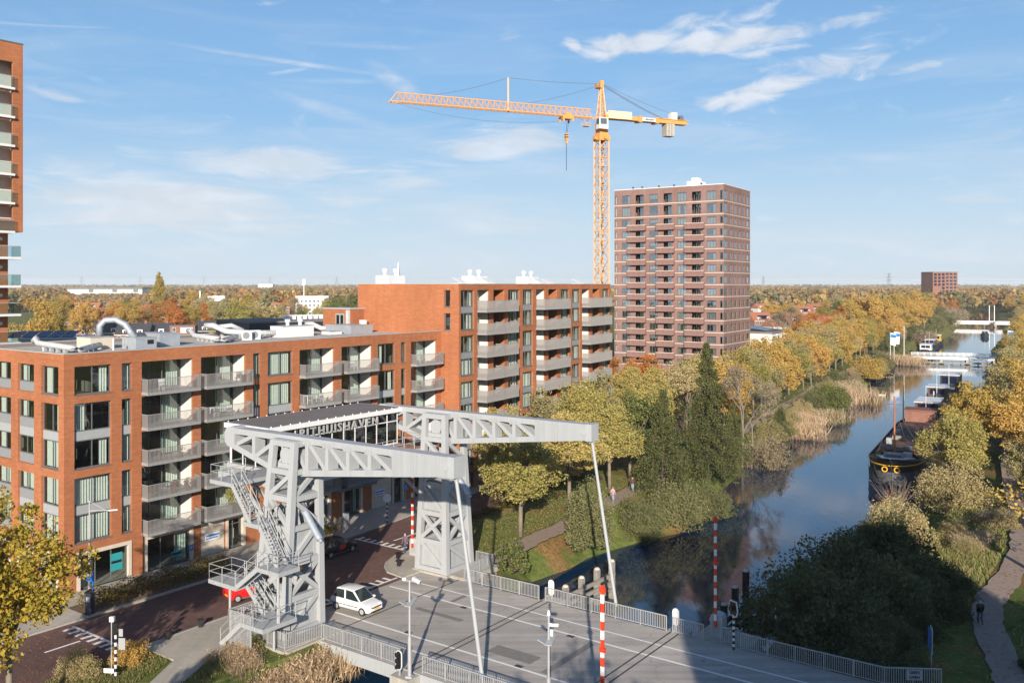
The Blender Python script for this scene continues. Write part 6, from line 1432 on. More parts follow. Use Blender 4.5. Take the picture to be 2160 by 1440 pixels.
for i, (px_, Yd, kk, s) in enumerate(((1975, 520, 'willow', 2.6), (1990, 540, 'twigs', 2.6), (1965, 480, 'willow', 2.0), (2010, 600, 'twigs', 2.6), (1940, 400, 'willow', 1.5), (1950, 385, 'twigs', 1.4), (1870, 330, 'willow', 1.6))): plant(kk, 0, *bg(px_, Yd), -.5, s, None, ('grey green willow', 'brown bare tree', 'smaller grey green willow', 'far brown bare tree', 'willow', 'low brown bare bush', 'willow')[i] + ' behind the moored boats, ' + ('tallest', 'next to the tallest willow', 'nearer one', 'by the far bridge', 'by the golden trees', 'by the white pole', 'at the banners')[i], 'trees behind the moored boats')
cnt = 0
while cnt < 165:
    left = cnt < 85; px_ = rnd.uniform(40, 770) if left else rnd.uniform(1585, 2260); Yd = math.exp(rnd.uniform(math.log(360 if left else 420), math.log(1100))); x, y = bg(px_, Yd)
    cnt += 1
    xc = 122 + .55 * (y - 291) if y < 740 else -9999
    if -12 < x - xc < 42 or (150 < px_ < 315 and Yd > 600): continue
    plant(('olive', 'gold', 'rust', 'gold', 'green', 'rust', 'twigs', 'gold')[rnd.randrange(8)], cnt, x, y, 0, rnd.uniform(1.05, 1.55), None, 'autumn tree between the distant roofs ' + ('left of the tall orange block' if left else 'right of the brown tower'), 'trees between the distant roofs on the ' + ('left' if left else 'right'))
for kk in T.values():                       # prototypes that were not placed
    for p in kk:
        if p.name not in used:
            for c in list(p.children): bpy.data.objects.remove(c)
            bpy.data.objects.remove(p)
def far_wood():
    tints = np.array([(.54, .33, .12), (.58, .38, .12), (.44, .32, .13), (.50, .26, .10), (.28, .26, .12), (.40, .31, .19), (.24, .23, .11), (.46, .30, .16), (.56, .38, .16)])
    N_ = 9000; Y_ = np.exp(NR.uniform(math.log(760), math.log(5200), N_)); X_ = NR.uniform(-.62, .62, N_) * Y_
    xc = 122 + .55 * (Y_ - 291); keep = ~((X_ - xc > -14) & (X_ - xc < 40) & (Y_ < 740)); X_, Y_ = X_[keep], Y_[keep]; n = len(X_)
    per = 32; hh = NR.uniform(11, 20, n) + np.where(Y_ > 2800, 7, 0); pxx = 1080 + X_ / Y_ * 1920; hh = np.where((pxx > 140) & (pxx < 325) & (Y_ < 1780), np.minimum(hh, 7.5), hh); rr = np.maximum(hh * NR.uniform(.3, .45, n), 4)
    d = NR.normal(size=(n, per, 3)); d /= np.linalg.norm(d, axis=2)[:, :, None]; d[:, :, 2] = np.abs(d[:, :, 2])
    P = np.stack([X_, Y_, hh * .35], 1)[:, None, :] + d * np.stack([rr, rr, hh * .62], 1)[:, None, :] * NR.uniform(.75, 1, (n, per, 1))
    me = quads_mesh('far_wood', P.reshape(-1, 3), 3.9, 'L_far', .9)
    col = tints[NR.integers(0, len(tints), n)] * NR.uniform(.75, 1.15, (n, 1)); c4 = np.concatenate([col, np.ones((n, 1))], 1); c4 = np.repeat(c4, per * 4, 0).astype(np.float32)
    at = me.color_attributes.new('tint', 'FLOAT_COLOR', 'POINT'); at.data.foreach_set('color', c4.ravel())
    put('distant_wood', me, kind='stuff')['label'] = 'far off autumn wood running to the horizon'
M['L_far'] = leafmat('leaves_far', [(.7, .7, .7), (1, 1, 1), (1.2, 1.15, 1.1)], attr='tint', hue=0)
far_wood()
# grass and fallen leaves
PATHS = []
for pl in ([(-3.5, 78.5), (-1.2, 80.4), (.9, 83.8), (2.8, 87), (4.9, 90), (8.2, 96), (11.6, 102.2), (15.0, 108)], [(27, 40), (30.2, 54), (31.9, 59), (34.2, 65.3), (37, 70.5), (40.8, 75.2), (47, 84), (54, 97), (70, 128)]): PATHS += list(zip(pl, pl[1:]))
def pdist(x, y, p, q):
    dx, dy = q[0] - p[0], q[1] - p[1]; t = min(1, max(0, ((x - p[0]) * dx + (y - p[1]) * dy) / (dx * dx + dy * dy))); return math.hypot(x - p[0] - dx * t, y - p[1] - dy * t)
def scatter(poly, n, zf, size, mat, name, label, blade=True):
    poly = [Vector((*W2(*p), 0)) for p in poly]; xs = [p.x for p in poly]; ys = [p.y for p in poly]; out = []
    def inside(x, y):
        c = False
        for i in range(len(poly)):
            a, b = poly[i], poly[i - 1]
            if (a.y > y) != (b.y > y) and x < (b.x - a.x) * (y - a.y) / (b.y - a.y) + a.x: c = not c
        return c
    while len(out) < n:
        x, y = rnd.uniform(min(xs), max(xs)), rnd.uniform(min(ys), max(ys))
        if not inside(x, y): continue
        if blade and any(pdist(x, y, p, q) < 1.35 for p, q in PATHS): continue
        out.append((x, y, zf(x, y)))
    P = np.array(out); el = np.tile(np.array([0, 0, 1.0]), (n, 1)) + NR.normal(size=(n, 3)) * .35
    o = put(name, quads_mesh(name, P + (el * size * .45 if blade else np.array([0, 0, .02])), size, mat, .16 if blade else .7, None if blade else .93, el if blade else None), kind='stuff'); o['label'] = label
M['L_grass'] = leafmat('grass_blades', [(.14, .19, .04), (.22, .26, .07), (.32, .31, .11), (.42, .36, .18), (.46, .37, .2)], hue=0)
M['L_fallen'] = leafmat('fallen_leaves', [(.42, .24, .05), (.52, .33, .07), (.34, .17, .05), (.58, .42, .15)], hue=0)
def zl(x, y): return 0.0
park = [(-58.5, 63), (-49.6, 63), (-47.6, 66), (-47.6, 84), (-50, 100), (-58.5, 100)]
def zbank(u_edge, top): return lambda x, y: top
scatter(park, 16000, lambda x, y: .0, .15, 'L_grass', 'park_grass', 'short green grass of the park beside the far pylon')
scatter([(-61, 70), (-47, 64), (-47, 110), (-60, 118)], 2600, lambda x, y: .02, .17, 'L_fallen', 'fallen_leaves', 'yellow fallen leaves on the park grass and path', False)
scatter([(-55, 20), (-50.2, 30), (-51.8, 34), (-55, 34)], 7000, lambda x, y: 0, .22, 'L_grass', 'corner_grass', 'grass of the verge around the striped sign post')
scatter([(-50, 28.5), (-48.2, 32.6), (-49.8, 35.8), (-49.9, 38.8), (-48, 38.8), (-46.8, 30)], 5000, lambda x, y: 0, .22, 'L_grass', 'corner_grass', 'grass of the bank below the stairs railing')
scatter([(-64, 10), (-50.2, 24), (-50.6, 34), (-64, 34)], 900, lambda x, y: .03, .14, 'L_fallen', 'fallen_leaves', 'fallen leaves on the street corner', False)
def zr(x, y):
    u = x * U.x + y * U.y; t = (u + 24) / 11; return -1.3 + min(max(t, 0), 1) * .75 if True else 0
scatter([(-20, 84), (-12.2, 76), (-12.2, 108), (-20, 112)], 22000, lambda x, y: -.95 + .35 * min(1, max(0, (x * U.x + y * U.y + 20) / 7)), .4, 'L_grass', 'slope_grass', 'long grass on the sunlit right bank slope')
scatter([(-21, 57.8), (-12.3, 60), (-13, 82), (-20, 84)], 9000, lambda x, y: -.9, .36, 'L_grass', 'slope_grass', 'rough shaded grass between dark bush and gravel path')
scatter([(-9.5, 60), (8, 60), (8, 110), (-9, 110)], 12000, lambda x, y: -.46, .26, 'L_grass', 'slope_grass', 'grass right of the gravel path on the right bank')
scatter([(-17, 58), (6, 58), (6, 112), (-19, 112)], 3600, lambda x, y: -.4, .18, 'L_fallen', 'fallen_leaves', 'fallen leaves on the right bank path and grass', False)
# ------------------------------------------------------------------ boats, far bridges
cd = Vector((.487, .873, 0)); cang = math.atan2(-cd.y, -cd.x)      # boats point down the canal towards the bridge
def hull(L_, B, H, sheer=.6, n=16, mat='black', root=None, name='hull', draft=.5, bow=.22, top=None):
    vs = []; fs = []; secs = []
    for i in range(n + 1):
        t = i / n; x = -L_ / 2 + L_ * t
        w = B / 2 * min(1, math.sqrt(max(0.0, 1 - max(0, (t - (1 - bow)) / bow) ** 2.2)) + .02) * (1 if t > .08 else .75 + .25 * t / .08); z = H + sheer * max(0, (t - .75) / .25) ** 2 + .25 * max(0, (.12 - t) / .12)
        secs.append((x, w, z)); vs += [(x, -w, z), (x, -w * .96, z * .45), (x, -w * .8, -draft), (x, w * .8, -draft), (x, w * .96, z * .45), (x, w, z)]
    for i in range(n):
        for k in range(5): fs.append((i * 6 + k, (i + 1) * 6 + k, (i + 1) * 6 + k + 1, i * 6 + k + 1))
    fs += [(0, 1, 2, 3, 4, 5), tuple(n * 6 + k for k in (5, 4, 3, 2, 1, 0))]
    o = MB().add(vs, fs).build(name, M[mat], root)
    mb = MB(); mb.add([p for x, w, z in secs for p in ((x, -w * .97, z - .22), (x, w * .97, z - .22))], [(2 * i, 2 * i + 2, 2 * i + 3, 2 * i + 1) for i in range(n)]); mb.build('deck', M[top or 'deckdark'], root)
    mb = MB()
    for s in (-1, 1):
        P = [Vector((x, s * w, z + .03)) for x, w, z in secs]
        for a, b in zip(P, P[1:]): mb.beam(a, b, .12, .16)
    mb.build('gunwale', M['black'], root); return secs
B1 = empty('barge', Vector((60.9, 139.5, -2.5)), cang, 'long black cargo barge with a rust red mast, bow towards the bridge', 'boat', 'boats moored on the right bank')
hull(46, 7.4, 2.6, .9, 20, 'black', B1)
MB().extr([(22.3, -1.9, .3), (22.3, 1.9, .3), (22.3, 1.9, .32), (22.3, -1.9, .32)], (.02, 0, 0)).build('hull_mark', M['grey'], B1)
M['hullgrey'] = pm('grey_hull_paint', (.09, .09, .10), .45, var=.3, scale=1)
hsec = []
mb = MB(); n = 14; P = []
for i in range(n + 1):
    t = -1 + 2 * i / n; bx = 23 - 10.12 * 0; y = t * 3.55; x = 23.05 - 10.1 * (1 - math.sqrt(max(0, 1 - abs(t) ** 2.2))) ** .9 * .62; P.append((x, y))
for (x0, y0), (x1, y1) in zip(P, P[1:]): mb.quad((x0 + .06, y0 * 1.0, .1), (x1 + .06, y1 * 1.0, .1), (x1 + .08, y1 * 1.02, 1.9), (x0 + .08, y0 * 1.02, 1.9))
mb.build('bow_plate', M['hullgrey'], B1)
mb = MB()
for (x0, y0), (x1, y1) in zip(P, P[1:]): mb.beam((x0 + .1, y0 * 1.02, 2.75), (x1 + .1, y1 * 1.02, 2.75), .05, .12)
mb.build('bow_stripe', M['yellow'], B1)
for y in (-.75, .75):
    mb = MB(); c = Vector((23.1, y, 2.25)); 
    for i in range(12): a0, a1 = 6.283 * i / 12, 6.283 * (i + 1) / 12; mb.tube(c + Vector((0, math.cos(a0) * .32, math.sin(a0) * .32)), c + Vector((0, math.cos(a1) * .32, math.sin(a1) * .32)), .08, .08, 6)
    mb.build('hawse_ring', M['yellow'], B1)
MB().box(-16, -3.0, 2.4, 14.5, 3.0, 3.0).build('hatch_coaming', M['black'], B1)
for i in range(15): MB().extr([(-15.8 + i * 2.0, -3.05, 3.0), (-15.8 + i * 2.0, 3.05, 3.0), (-15.8 + i * 2.0, 2.0, 3.35 + .03 * (i % 2)), (-15.8 + i * 2.0, -2.0, 3.35 + .03 * (i % 2))], (1.93, 0, 0)).build('hatch_cover', M['rust'], B1)
MB().extr([(17.0, -2.4, 2.9), (22.0, -1.2, 3.4), (22.0, 1.2, 3.4), (17.0, 2.4, 2.9)], (0, 0, .1)).build('foredeck', M['whitem'], B1)
MB().box(18.2, -.9, 3.0, 20.0, .9, 3.7).build('anchor_winch', M['dgrey'], B1); MB().tube((19.1, -1.3, 3.5), (19.1, 1.3, 3.5), .4, .4, 12).build('winch_drum', M['grey'], B1); MB().box(16.4, .9, 2.9, 17.6, 2.0, 3.6).build('foredeck_hatch', M['lgrey'], B1)
mst = MB().tube((15.4, -.4, 2.9), (15.4, -.4, 10.6), .16, .1, 8).tube((15.4, -.4, 10.6), (15.4, -.4, 11), .12, .12, 8).build('mast', M['tile'], B1)
mb = MB()
for x, y in ((17.5, -2.5), (17.5, 2), (12.5, -3), (12.5, 3)): mb.tube((15.4, -.4, 9.8), (x, y, 2.8), .02, .02, 4, False)
mb.tube((15.4, -1.4, 9.9), (15.4, .6, 9.9), .05, .05, 6); mb.build('stays', M['dgrey'], B1)
MB().tube((-15, -2.4, 2.8), (-15, -2.4, 9.5), .12, .08, 8).build('aft_mast', M['black'], B1)
for i, (x, y, a_, b_, h_) in enumerate(((13.2, -1.6, .9, .6, .7), (12.0, .8, 1.2, .8, .5), (8.5, -2.2, .7, .7, .9), (9.4, 1.6, 1.4, .5, .45), (4.0, -1.9, .8, 1.2, .6), (1.0, 2.0, .6, .6, .8), (-3.0, -2.1, 1.0, .6, .5), (-7.5, 1.4, 1.6, .9, .6))): MB().box(x, y, 3.3, x + a_, y + b_, 3.3 + h_).build('deck_box', M[('wood', 'dgrey', 'lgrey', 'tile2')[i % 4]], B1)
MB().box(-21.5, -2.4, 2.5, -17.5, 2.4, 5.0).box(-21.7, -2.6, 5.0, -17.3, 2.6, 5.15).build('wheelhouse', M['redbrick'], B1)
mb = MB(); mb.bent([(23.0, -.35, 2.1), (22.9, -.9, .9), (22.6, -1.6, 1.0), (22.0, -2.2, 2.4)], .06, 6); mb.tube((23.15, .1, 2.6), (23.0, .1, -.2), .05, .05, 6); mb.build('mooring_line', M['rubber'], B1)
def boat(name, loc, L_, B, H, hullm, cabm_, label, cabl=.35, flagp=None, group='boats moored on the right bank', ch=2.0, parent=None):
    r = empty(name, loc, cang + rnd.uniform(-.03, .03), label, 'boat', group); hull(L_, B, H, .8, 14, hullm, r)
    x0 = -L_ * .35; x1 = x0 + L_ * cabl; MB().box(x0, -B * .36, H - .2, x1, B * .36, H + ch).build('cabin', M[cabm_], r); MB().box(x0 - .2, -B * .4, H + ch, x1 + .2, B * .4, H + ch + .14).build('cabin_roof', M['whitem' if cabm_ != 'white' else 'lgrey'], r)
    k = max(2, int((x1 - x0) / 1.6))
    for i in range(k):
        for s in (-1, 1): xx = x0 + (x1 - x0) * (i + .2) / k; MB().box(xx, s * B * .36 - .02, H + ch * .45, xx + .9, s * B * .36 + .02, H + ch * .85).build('cabin_window', M['solar'], r)
    MB().box(x1 - .02, -B * .28, H + ch * .4, x1 + .02, B * .28, H + ch * .88).build('windscreen', M['solar'], r); MB().box(L_ * .12, -B * .22, H - .1, L_ * .3, B * .22, H + .35).build('hatch', M['lgrey'], r)
    MB().tube((x1 + 1, 0, H), (x1 + 1, 0, H + 5.5), .07, .04, 6).build('mast', M['whitem'], r)
    if flagp: MB().tube((-L_ / 2 + .4, 0, H), (-L_ / 2 + .2, 0, H + 3), .04, .04, 6).build('flag_pole', M['whitem'], r); MB().extr([(-L_ / 2 + .2, .03, H + 2.2), (-L_ / 2 - 1.1, .1, H + 2.0), (-L_ / 2 - 1.1, .1, H + 2.7), (-L_ / 2 + .2, .03, H + 3)], (0, .02, 0)).build('flag', M[flagp], r)
    return r
boat('barge', (80.5, 176.5, -2.5), 24, 5.6, 1.7, 'dgrey', 'rust', 'grey houseboat with flag pole moored behind the big black barge', .4, 'whitem')
boat('barge', (92.0, 197, -2.5), 20, 5.2, 1.8, 'whitem', 'deckdark', 'white hulled work boat with dark cabin on the right bank', .35, None, ch=2.4)
boat('barge', (103.5, 215, -2.5), 22, 5.4, 2.2, 'navy', 'navy', 'dark blue boat with tall wheelhouse under the right bank trees', .45, None, ch=3.0)
boat('barge', (155, 341, -2.5), 22, 5.4, 2.0, 'black', 'whitem', 'black barge with white foredeck moored beyond the white footbridge', .4, None, 'boats moored on the left bank')
boat('barge', (170.5, 371, -2.5), 20, 5.0, 2.0, 'black', 'deckdark', 'black barge moored second beyond the white footbridge', .5, None, 'boats moored on the left bank')
boat('barge', (187, 401, -2.5), 18, 4.6, 1.6, 'green_hull' if 'green_hull' in M else 'navy', 'yellow', 'tug like boat with yellow cabin, third beyond the white footbridge', .4, None, 'boats moored on the left bank', ch=2.6)
boat('barge', (240, 462, -2.5), 11, 3.8, 1.2, 'navy', 'navy', 'small blue boat alone at the right side before the far bridge', .5, None, ch=1.6)
# white swing footbridge
fb = empty('footbridge', (151.5, 303, 0), math.atan2(-.33, .944), 'white low footbridge with railings across the canal', 'bridge')
MB().box(-17, -1.8, -.6, 17, 1.8, -.1).build('deck', M['whitem'], fb); MB().box(-17.1, -1.9, -1.0, 17.1, -1.55, -.58).build('side_girder', M['whitem'], fb)
for s in (-1.7, 1.7):
    for z in (.35, .75, 1.1): MB().box(-17, s - .04, z - .04, 17, s + .04, z + .04).build('rail', M['whitem'], fb)
    for i in range(18): MB().box(-17 + i * 2 - .05, s - .05, -.1, -17 + i * 2 + .05, s + .05, 1.1).build('rail_post', M['whitem'], fb)
for x in (-8, 0, 8): MB().box(x - .5, -1.5, -2.6, x + .5, 1.5, -1.02).build('pier', M['concrete'], fb)
fd = empty('timber_fender', (150.5, 300, -2.5), math.atan2(-.33, .944), 'dark timber fender along the foot of the white footbridge', 'fender')
MB().box(-16, -.3, .3, 14, .1, .8).build('fender_beam', M['wood'], fd)
for i in range(12): MB().box(-15.5 + i * 2.6, -.15, -1, -15.2 + i * 2.6, .25, 1.0).build('fender_post', M['woodblack'], fd)
f2 = empty('road_bridge', (290, 572, 0), math.atan2(-.42, .9), 'far white road bridge with two white masts over the canal', 'bridge')
MB().box(-20, -4, -.9, 22, 4, .3).build('deck', M['white'], f2); MB().box(-20, -4.2, .3, 22, -4.05, 1.4).build('parapet', M['whitem'], f2)
for x in (9, 11.8): MB().box(x - .2, 3, .3, x + .2, 3.4, 11).build('mast', M['whitem'], f2)
for x in (-10, 12): MB().box(x - .6, -3.5, -3, x + .6, 3.5, -.92).build('pier', M['concrete'], f2)
# jetty
jt = empty('jetty', (107, 262.5, -1.6), math.atan2(.873, .487), 'dark boarded jetty running along the left canal bank', 'jetty')
for i in range(40): MB().box(-20 + i, -.9, 0, -19.04 + i, 3.6, .12).build('plank', M['deckdark'], jt)
for i in range(11): MB().tube((-19 + i * 3.8, -.7, -2.2), (-19 + i * 3.8, -.7, -.02), .2, .2, 8).build('pile', M['woodblack'], jt)
# flags and poles by the footbridge
def banner(x, y, label, hgt=9.0, z=0):
    r = empty('banner_pole', (x, y, z), 0, label, 'flag', 'banners by the footbridge'); MB().tube((0, 0, 0), (0, 0, hgt), .1, .07, 8).build('pole', M['whitem'], r)
    MB().extr([(.15, 0, hgt - 3.9), (1.9, .5, hgt - 4.3), (2.1, .5, hgt - .4), (.15, 0, hgt - .1)], (0, .03, 0)).build('banner', M['whitem'], r); MB().extr([(.15, -.03, hgt - 1.5), (1.95, .46, hgt - 1.8), (2.05, .46, hgt - .8), (.15, -.03, hgt - .6)], (0, .02, 0)).build('banner_print', M['blue'], r)
for px_, Yd, lab in ((1878, 285, 'white and blue banner left of the footbridge, front one'), (1886, 292, 'white and blue banner left of the footbridge, rear one'), (2126, 300, 'white banner on the right bank beyond the trees')): banner(*bg(px_, Yd), lab)
for px_, Yd, h_, lab in ((1907, 305, 10, 'plain white pole left of the footbridge'),): tag(MB().tube((0, 0, 0), (0, 0, h_), .12, .1, 8).box(-.3, -.3, 0, .3, .3, .5).build('white_pole', M['whitem'], None, (*bg(px_, Yd), 0)), lab, 'pole')

# ------------------------------------------------------------------ street furniture
def striped(root, h, r, n, c1, c2, z0=0.0, lean=(0, 0), name='stripe_band'):
    for i in range(n):
        a = z0 + (h - z0) * i / n; b = z0 + (h - z0) * (i + 1) / n
        MB().tube((lean[0] * a, lean[1] * a, a), (lean[0] * b, lean[1] * b, b), r, r, 10).build(name, M[c1 if i % 2 == 0 else c2], root)
def barrier(u, v, z, h, label, box=True):
    r = empty('barrier_boom', UV(u, v, z), RU, label, 'barrier', 'raised red and white barrier booms'); 
    if box:
        mb = MB(); mb.prism([(-.45, -.38), (.45, -.38), (.45, .38), (-.45, .38)], 0, 1.25); mb.build('housing', M['steel'], r)
        mb = MB(); mb.extr([(-.45, -.38, 1.251), (.45, -.38, 1.251), (.36, -.38, 1.45), (.1, -.38, 1.55), (-.1, -.38, 1.55), (-.36, -.38, 1.45)], (0, .76, 0)); mb.build('housing_cap', M['steel'], r); MB().box(-.3, -.40, .2, .3, -.382, 1.1).build('housing_door', M['lgrey'], r)
    n = 17
    for i in range(n): a = .7 + (h - .7) * i / n; b = .7 + (h - .7) * (i + 1) / n; MB().box(-.09, -.55, a, .09, -.43, b).build('boom_segment', M['whitem' if i % 2 else 'red'], r)
    for z_ in (h - .35, h * .6): MB().box(-.16, -.58, z_, .16, -.4, z_ + .22).build('boom_lamp', M['red'], r)
barrier(-25.3, 58.7, .02, 8.2, 'raised red and white boom on its grey housing beside the black timber dolphins')
barrier(-23.9, 41.2, -.1, 8.6, 'raised red and white boom rising from the bottom picture edge in front of the deck')
barrier(-54.4, 60.2, .1, 7.6, 'raised red and white boom left of the far pylon')
def camera_pole(u, v, z, h, label, kind):
    r = empty('camera_pole', UV(u, v, z), RU + R(20), label, 'camera pole', 'camera poles of the bridge'); MB().tube((0, 0, 0), (0, 0, h * .42), .12, .12, 12).tube((0, 0, h * .42), (0, 0, h), .075, .065, 10).build('pole', M['galv'], r); MB().box(-.2, -.2, 0, .2, .2, .12).build('base', M['steel'], r)
    def camhead(z_, x, ang, t): o = MB().box(-.28, -.09, -.08, .28, .09, .1).build('camera', M['whitem'], r, (x, 0, z_), (0, t, ang)); put('lens', MB().box(.281, -.06, -.05, .30, .06, .06).mesh('lens', M['black']), o)
    if kind == 0: camhead(h + .02, .45, R(-10), R(20)); camhead(h + .05, -.4, R(120), R(10)); MB().box(-.45, -.03, h - .08, .5, .03, h - .03).build('bracket', M['galv'], r)
    else: MB().tube((0, 0, h), (0, 0, h + .12), .1, .1, 10).tube((0, 0, h + .12), (0, 0, h + .3), .09, .04, 10).build('dome_camera', M['whitem'], r); camhead(h - .5, .3, R(60), R(15)); MB().box(.1, -.08, h - 1.1, .26, .08, h - .75).build('box', M['whitem'], r)
    MB().extr([(-.1, -.55, h - 1.45), (.3, -.55, h - 1.45), (.3, .55, h - 1.25), (-.1, .55, h - 1.25)], (0, 0, .05)).build('floodlight', M['lgrey'], r); MB().extr([(-.6, -.2, h - 1.35), (-.1, -.2, h - 1.6), (-.1, .2, h - 1.6), (-.6, .2, h - 1.35)], (0, 0, .05)).build('floodlight', M['lgrey'], r)
    return r
camera_pole(-37.95, 41.4, -.05, 5.95, 'galvanised camera pole with two white cameras on the concrete pier', 0); camera_pole(-27.9, 41.7, -.05, 5.85, 'galvanised camera pole with a white dome camera at the bottom picture edge', 1)
def signal(u, v, z, ang, label, front):
    r = empty('canal_signal', UV(u, v, z), RU + ang, label, 'signal', 'oval canal signals of the bridge')
    def oval(w, h0, h1, y0, y1):
        P = [(w * math.cos(t), y0, h0 + w * math.sin(t)) for t in [math.pi + i * math.pi / 8 for i in range(9)]] + [(w * math.cos(t), y0, h1 + w * math.sin(t)) for t in [i * math.pi / 8 for i in range(9)]]; return MB().extr(P, (0, y1 - y0, 0))
    oval(.25, .45, 1.15, -.03, .03).build('backboard_rim', M['whitem'], r)
    if front:
        oval(.205, .45, 1.15, -.045, -.032).build('backboard', M['black'], r)
        for i, z_ in enumerate((.42, .8, 1.18)): o = MB().tube((0, -.06, z_), (0, -.26, z_ + .02), .12, .13, 12).build('lamp_hood', M['black'], r); put('lamp', MB().disc((0, -.2, z_), (0, -1, 0), .1, 12, .01).mesh('lamp', M['dgrey']), o)
    MB().box(-.05, .03, -.3, .05, .12, 1.0).build('post', M['galv'], r)
signal(-38.65, 41.2, .1, R(0), 'oval black canal signal with three hooded lamps beside the camera pole', True); signal(-38.5, 57.9, .1, 0, 'white oval back of a canal signal at the middle of the far railing', False); signal(-28.1, 57.9, .1, 0, 'white oval back of a canal signal left of the barrier housing', False)
def road_signal(loc, rz, label, z=0):
    r = empty('road_signal', loc, rz, label, 'traffic light'); striped(r, 2.3, .085, 12, 'black', 'whitem'); MB().extr([(-.3, -.05, 2.2), (.3, -.05, 2.2), (.42, -.05, 2.6), (.3, -.05, 3.2), (-.3, -.05, 3.2), (-.42, -.05, 2.6)], (0, .06, 0)).build('backboard', M['whitem'], r); MB().extr([(-.25, -.07, 2.26), (.25, -.07, 2.26), (.36, -.07, 2.6), (.25, -.07, 3.14), (-.25, -.07, 3.14), (-.36, -.07, 2.6)], (0, .015, 0)).build('face', M['black'], r); MB().tube((0, -.08, 2.7), (0, -.3, 2.72), .16, .17, 12).build('lamp_hood', M['black'], r)
road_signal(UV(-23.5, 57.0, .01), R(-60), 'black and white striped signal post on the far railing beside the black dolphins')
# lamp posts
def lamp_post(loc, rz, h, arm_, label, cat='lamp post'):
    r = empty('lamp_post', loc, rz, label, cat, 'lamp posts on the street'); MB().tube((0, 0, 0), (0, 0, h * .3), .11, .10, 12).tube((0, 0, h * .3), (0, 0, h), .09, .05, 10).build('pole', M['galv'], r)
    if arm_: MB().beam((0, 0, h - .75), (arm_, 0, h - .72), .05, .06).beam((0, 0, h - .05), (arm_ * .75, 0, h - .7), .03, .03).build('arm', M['galv'], r); MB().extr([(arm_ - .1, -.11, h - .76), (arm_ + .55, -.08, h - .72), (arm_ + .55, .08, h - .72), (arm_ - .1, .11, h - .76)], (0, 0, .08)).build('lamp_head', M['whitem'], r)
    return r
lamp_post(UV(-64.2, 35.6, .12), RU + R(38), 8.1, 1.5, 'tall street lamp with a long arm in front of the corner shop'); l2 = lamp_post(UV(-67.2, 61.0, .12), RU, 5.0, 0, 'lamp pole with blue street signs at the square hedge'); MB().box(-.45, -.03, 2.6, .45, .0, 2.8).box(-.03, -.4, 2.35, 0, .4, 2.55).build('street_sign', M['blue'], l2)
# pay machine
pmc = empty('parking_machine', UV(-63.6, 35.3, .12), RU + R(20), 'dark parking ticket machine with a blue P sign above it', 'parking machine')
MB().box(-.24, -.2, 0, .24, .2, 1.55).build('body', M['navy'], pmc); MB().extr([(-.28, -.25, 1.56), (.28, -.25, 1.56), (.28, .25, 1.7), (-.28, .25, 1.7)], (0, 0, .05)).build('solar_cap', M['black'], pmc); MB().box(-.16, -.21, .95, .16, -.201, 1.3).build('display', M['lgrey'], pmc)
MB().box(.2, .0, 1.6, .26, .06, 2.5).build('sign_post', M['blue'], pmc); bx = MB().box(-.28, -.06, 2.4, .3, .08, 3.15).build('p_sign', M['blue'], pmc); put('lettering', text_mesh('P', .62, 'whitem', .005, .015), bx, (0, -.07, 2.78), (R(90), 0, 0))
# sign cluster bottom left
sg = empty('sign_post', UV(-52.2, 30.6, 0), RU + R(30), 'black and white striped post with sign boards on the corner grass', 'sign post'); striped(sg, 2.9, .075, 12, 'whitem', 'black', .2); MB().tube((-.35, .15, 0), (-.35, .15, 3.4), .035, .035, 8).build('pole', M['galv'], sg)
MB().box(-.2, -.06, 2.85, .14, .1, 3.35).build('signal_box', M['black'], sg); MB().box(-.48, .1, 3.4, -.2, .3, 3.7).build('sensor', M['whitem'], sg); MB().box(.12, .1, 1.75, .55, .13, 2.45).build('sign_board', M['lgrey'], sg); MB().box(-.75, -.05, .35, -.1, .0, .62).build('street_sign', M['whitem'], sg); MB().box(.14, .1, 2.55, .4, .13, 3.0).build('sign_board', M['galv'], sg)
# keep-left post, parking sign, tall sign right
kl = empty('beacon_post', UV(-63.9, 66.4, .12), RU, 'black and white striped beacon post with a round pale sign in the shade', 'beacon'); striped(kl, 2.0, .07, 9, 'black', 'whitem'); MB().disc((0, -.02, 2.5), U, .42, 18, .05).build('round_sign', M['whitem'], kl); MB().disc((0.0, -.02, 2.5) if False else tuple(Vector((0, -.02, 2.5))), U, .0001, 3, .001) if False else None
ds = empty('parking_sign', UV(-66.0, 71.4, .12), RU, 'blue disabled parking sign on a thin post by the shops', 'sign'); MB().tube((0, 0, 0), (0, 0, 2.7), .035, .035, 8).build('post', M['galv'], ds); b_ = MB().box(-.02, -.25, 2.0, .02, .25, 2.75).build('sign_board', M['blue'], ds); put('symbol', MB().disc((.022, .0, 2.55), (1, 0, 0), .06, 10, .006).box(.022, -.04, 2.25, .028, .04, 2.48).box(.022, -.04, 2.2, .028, .16, 2.27).mesh('symbol', M['whitem']), b_)
ts = empty('sign_post', UV(-12.3, 61.2, -.2), R(75), 'tall white edged sign boards on a post right of the fence end', 'sign'); MB().tube((0, 0, 0), (0, 0, 2.9), .04, .04, 8).build('post', M['galv'], ts); MB().box(-.35, -.03, 1.3, .35, -.01, 2.9).build('sign_board', M['whitem'], ts); MB().box(-.32, .12, 1.5, .3, .14, 2.85).build('sign_board', M['blue'], ts)
fs_ = empty('fence_sign', UV(-12.6, 58.0, .45), RU + math.atan2(1.75, 2.8), 'small pale notice board tied to the bent end of the shaded railing', 'sign'); MB().box(-.45, -.05, 0, .45, -.03, .62).build('board', M['lgrey'], fs_); put('lettering', text_mesh('GEEN', .24, 'navy', .003, .01), fs_, (0, -.055, .45), (R(90), 0, 0)); put('lettering', text_mesh('OPEN', .24, 'navy', .003, .01), fs_, (0, -.055, .16), (R(90), 0, 0))
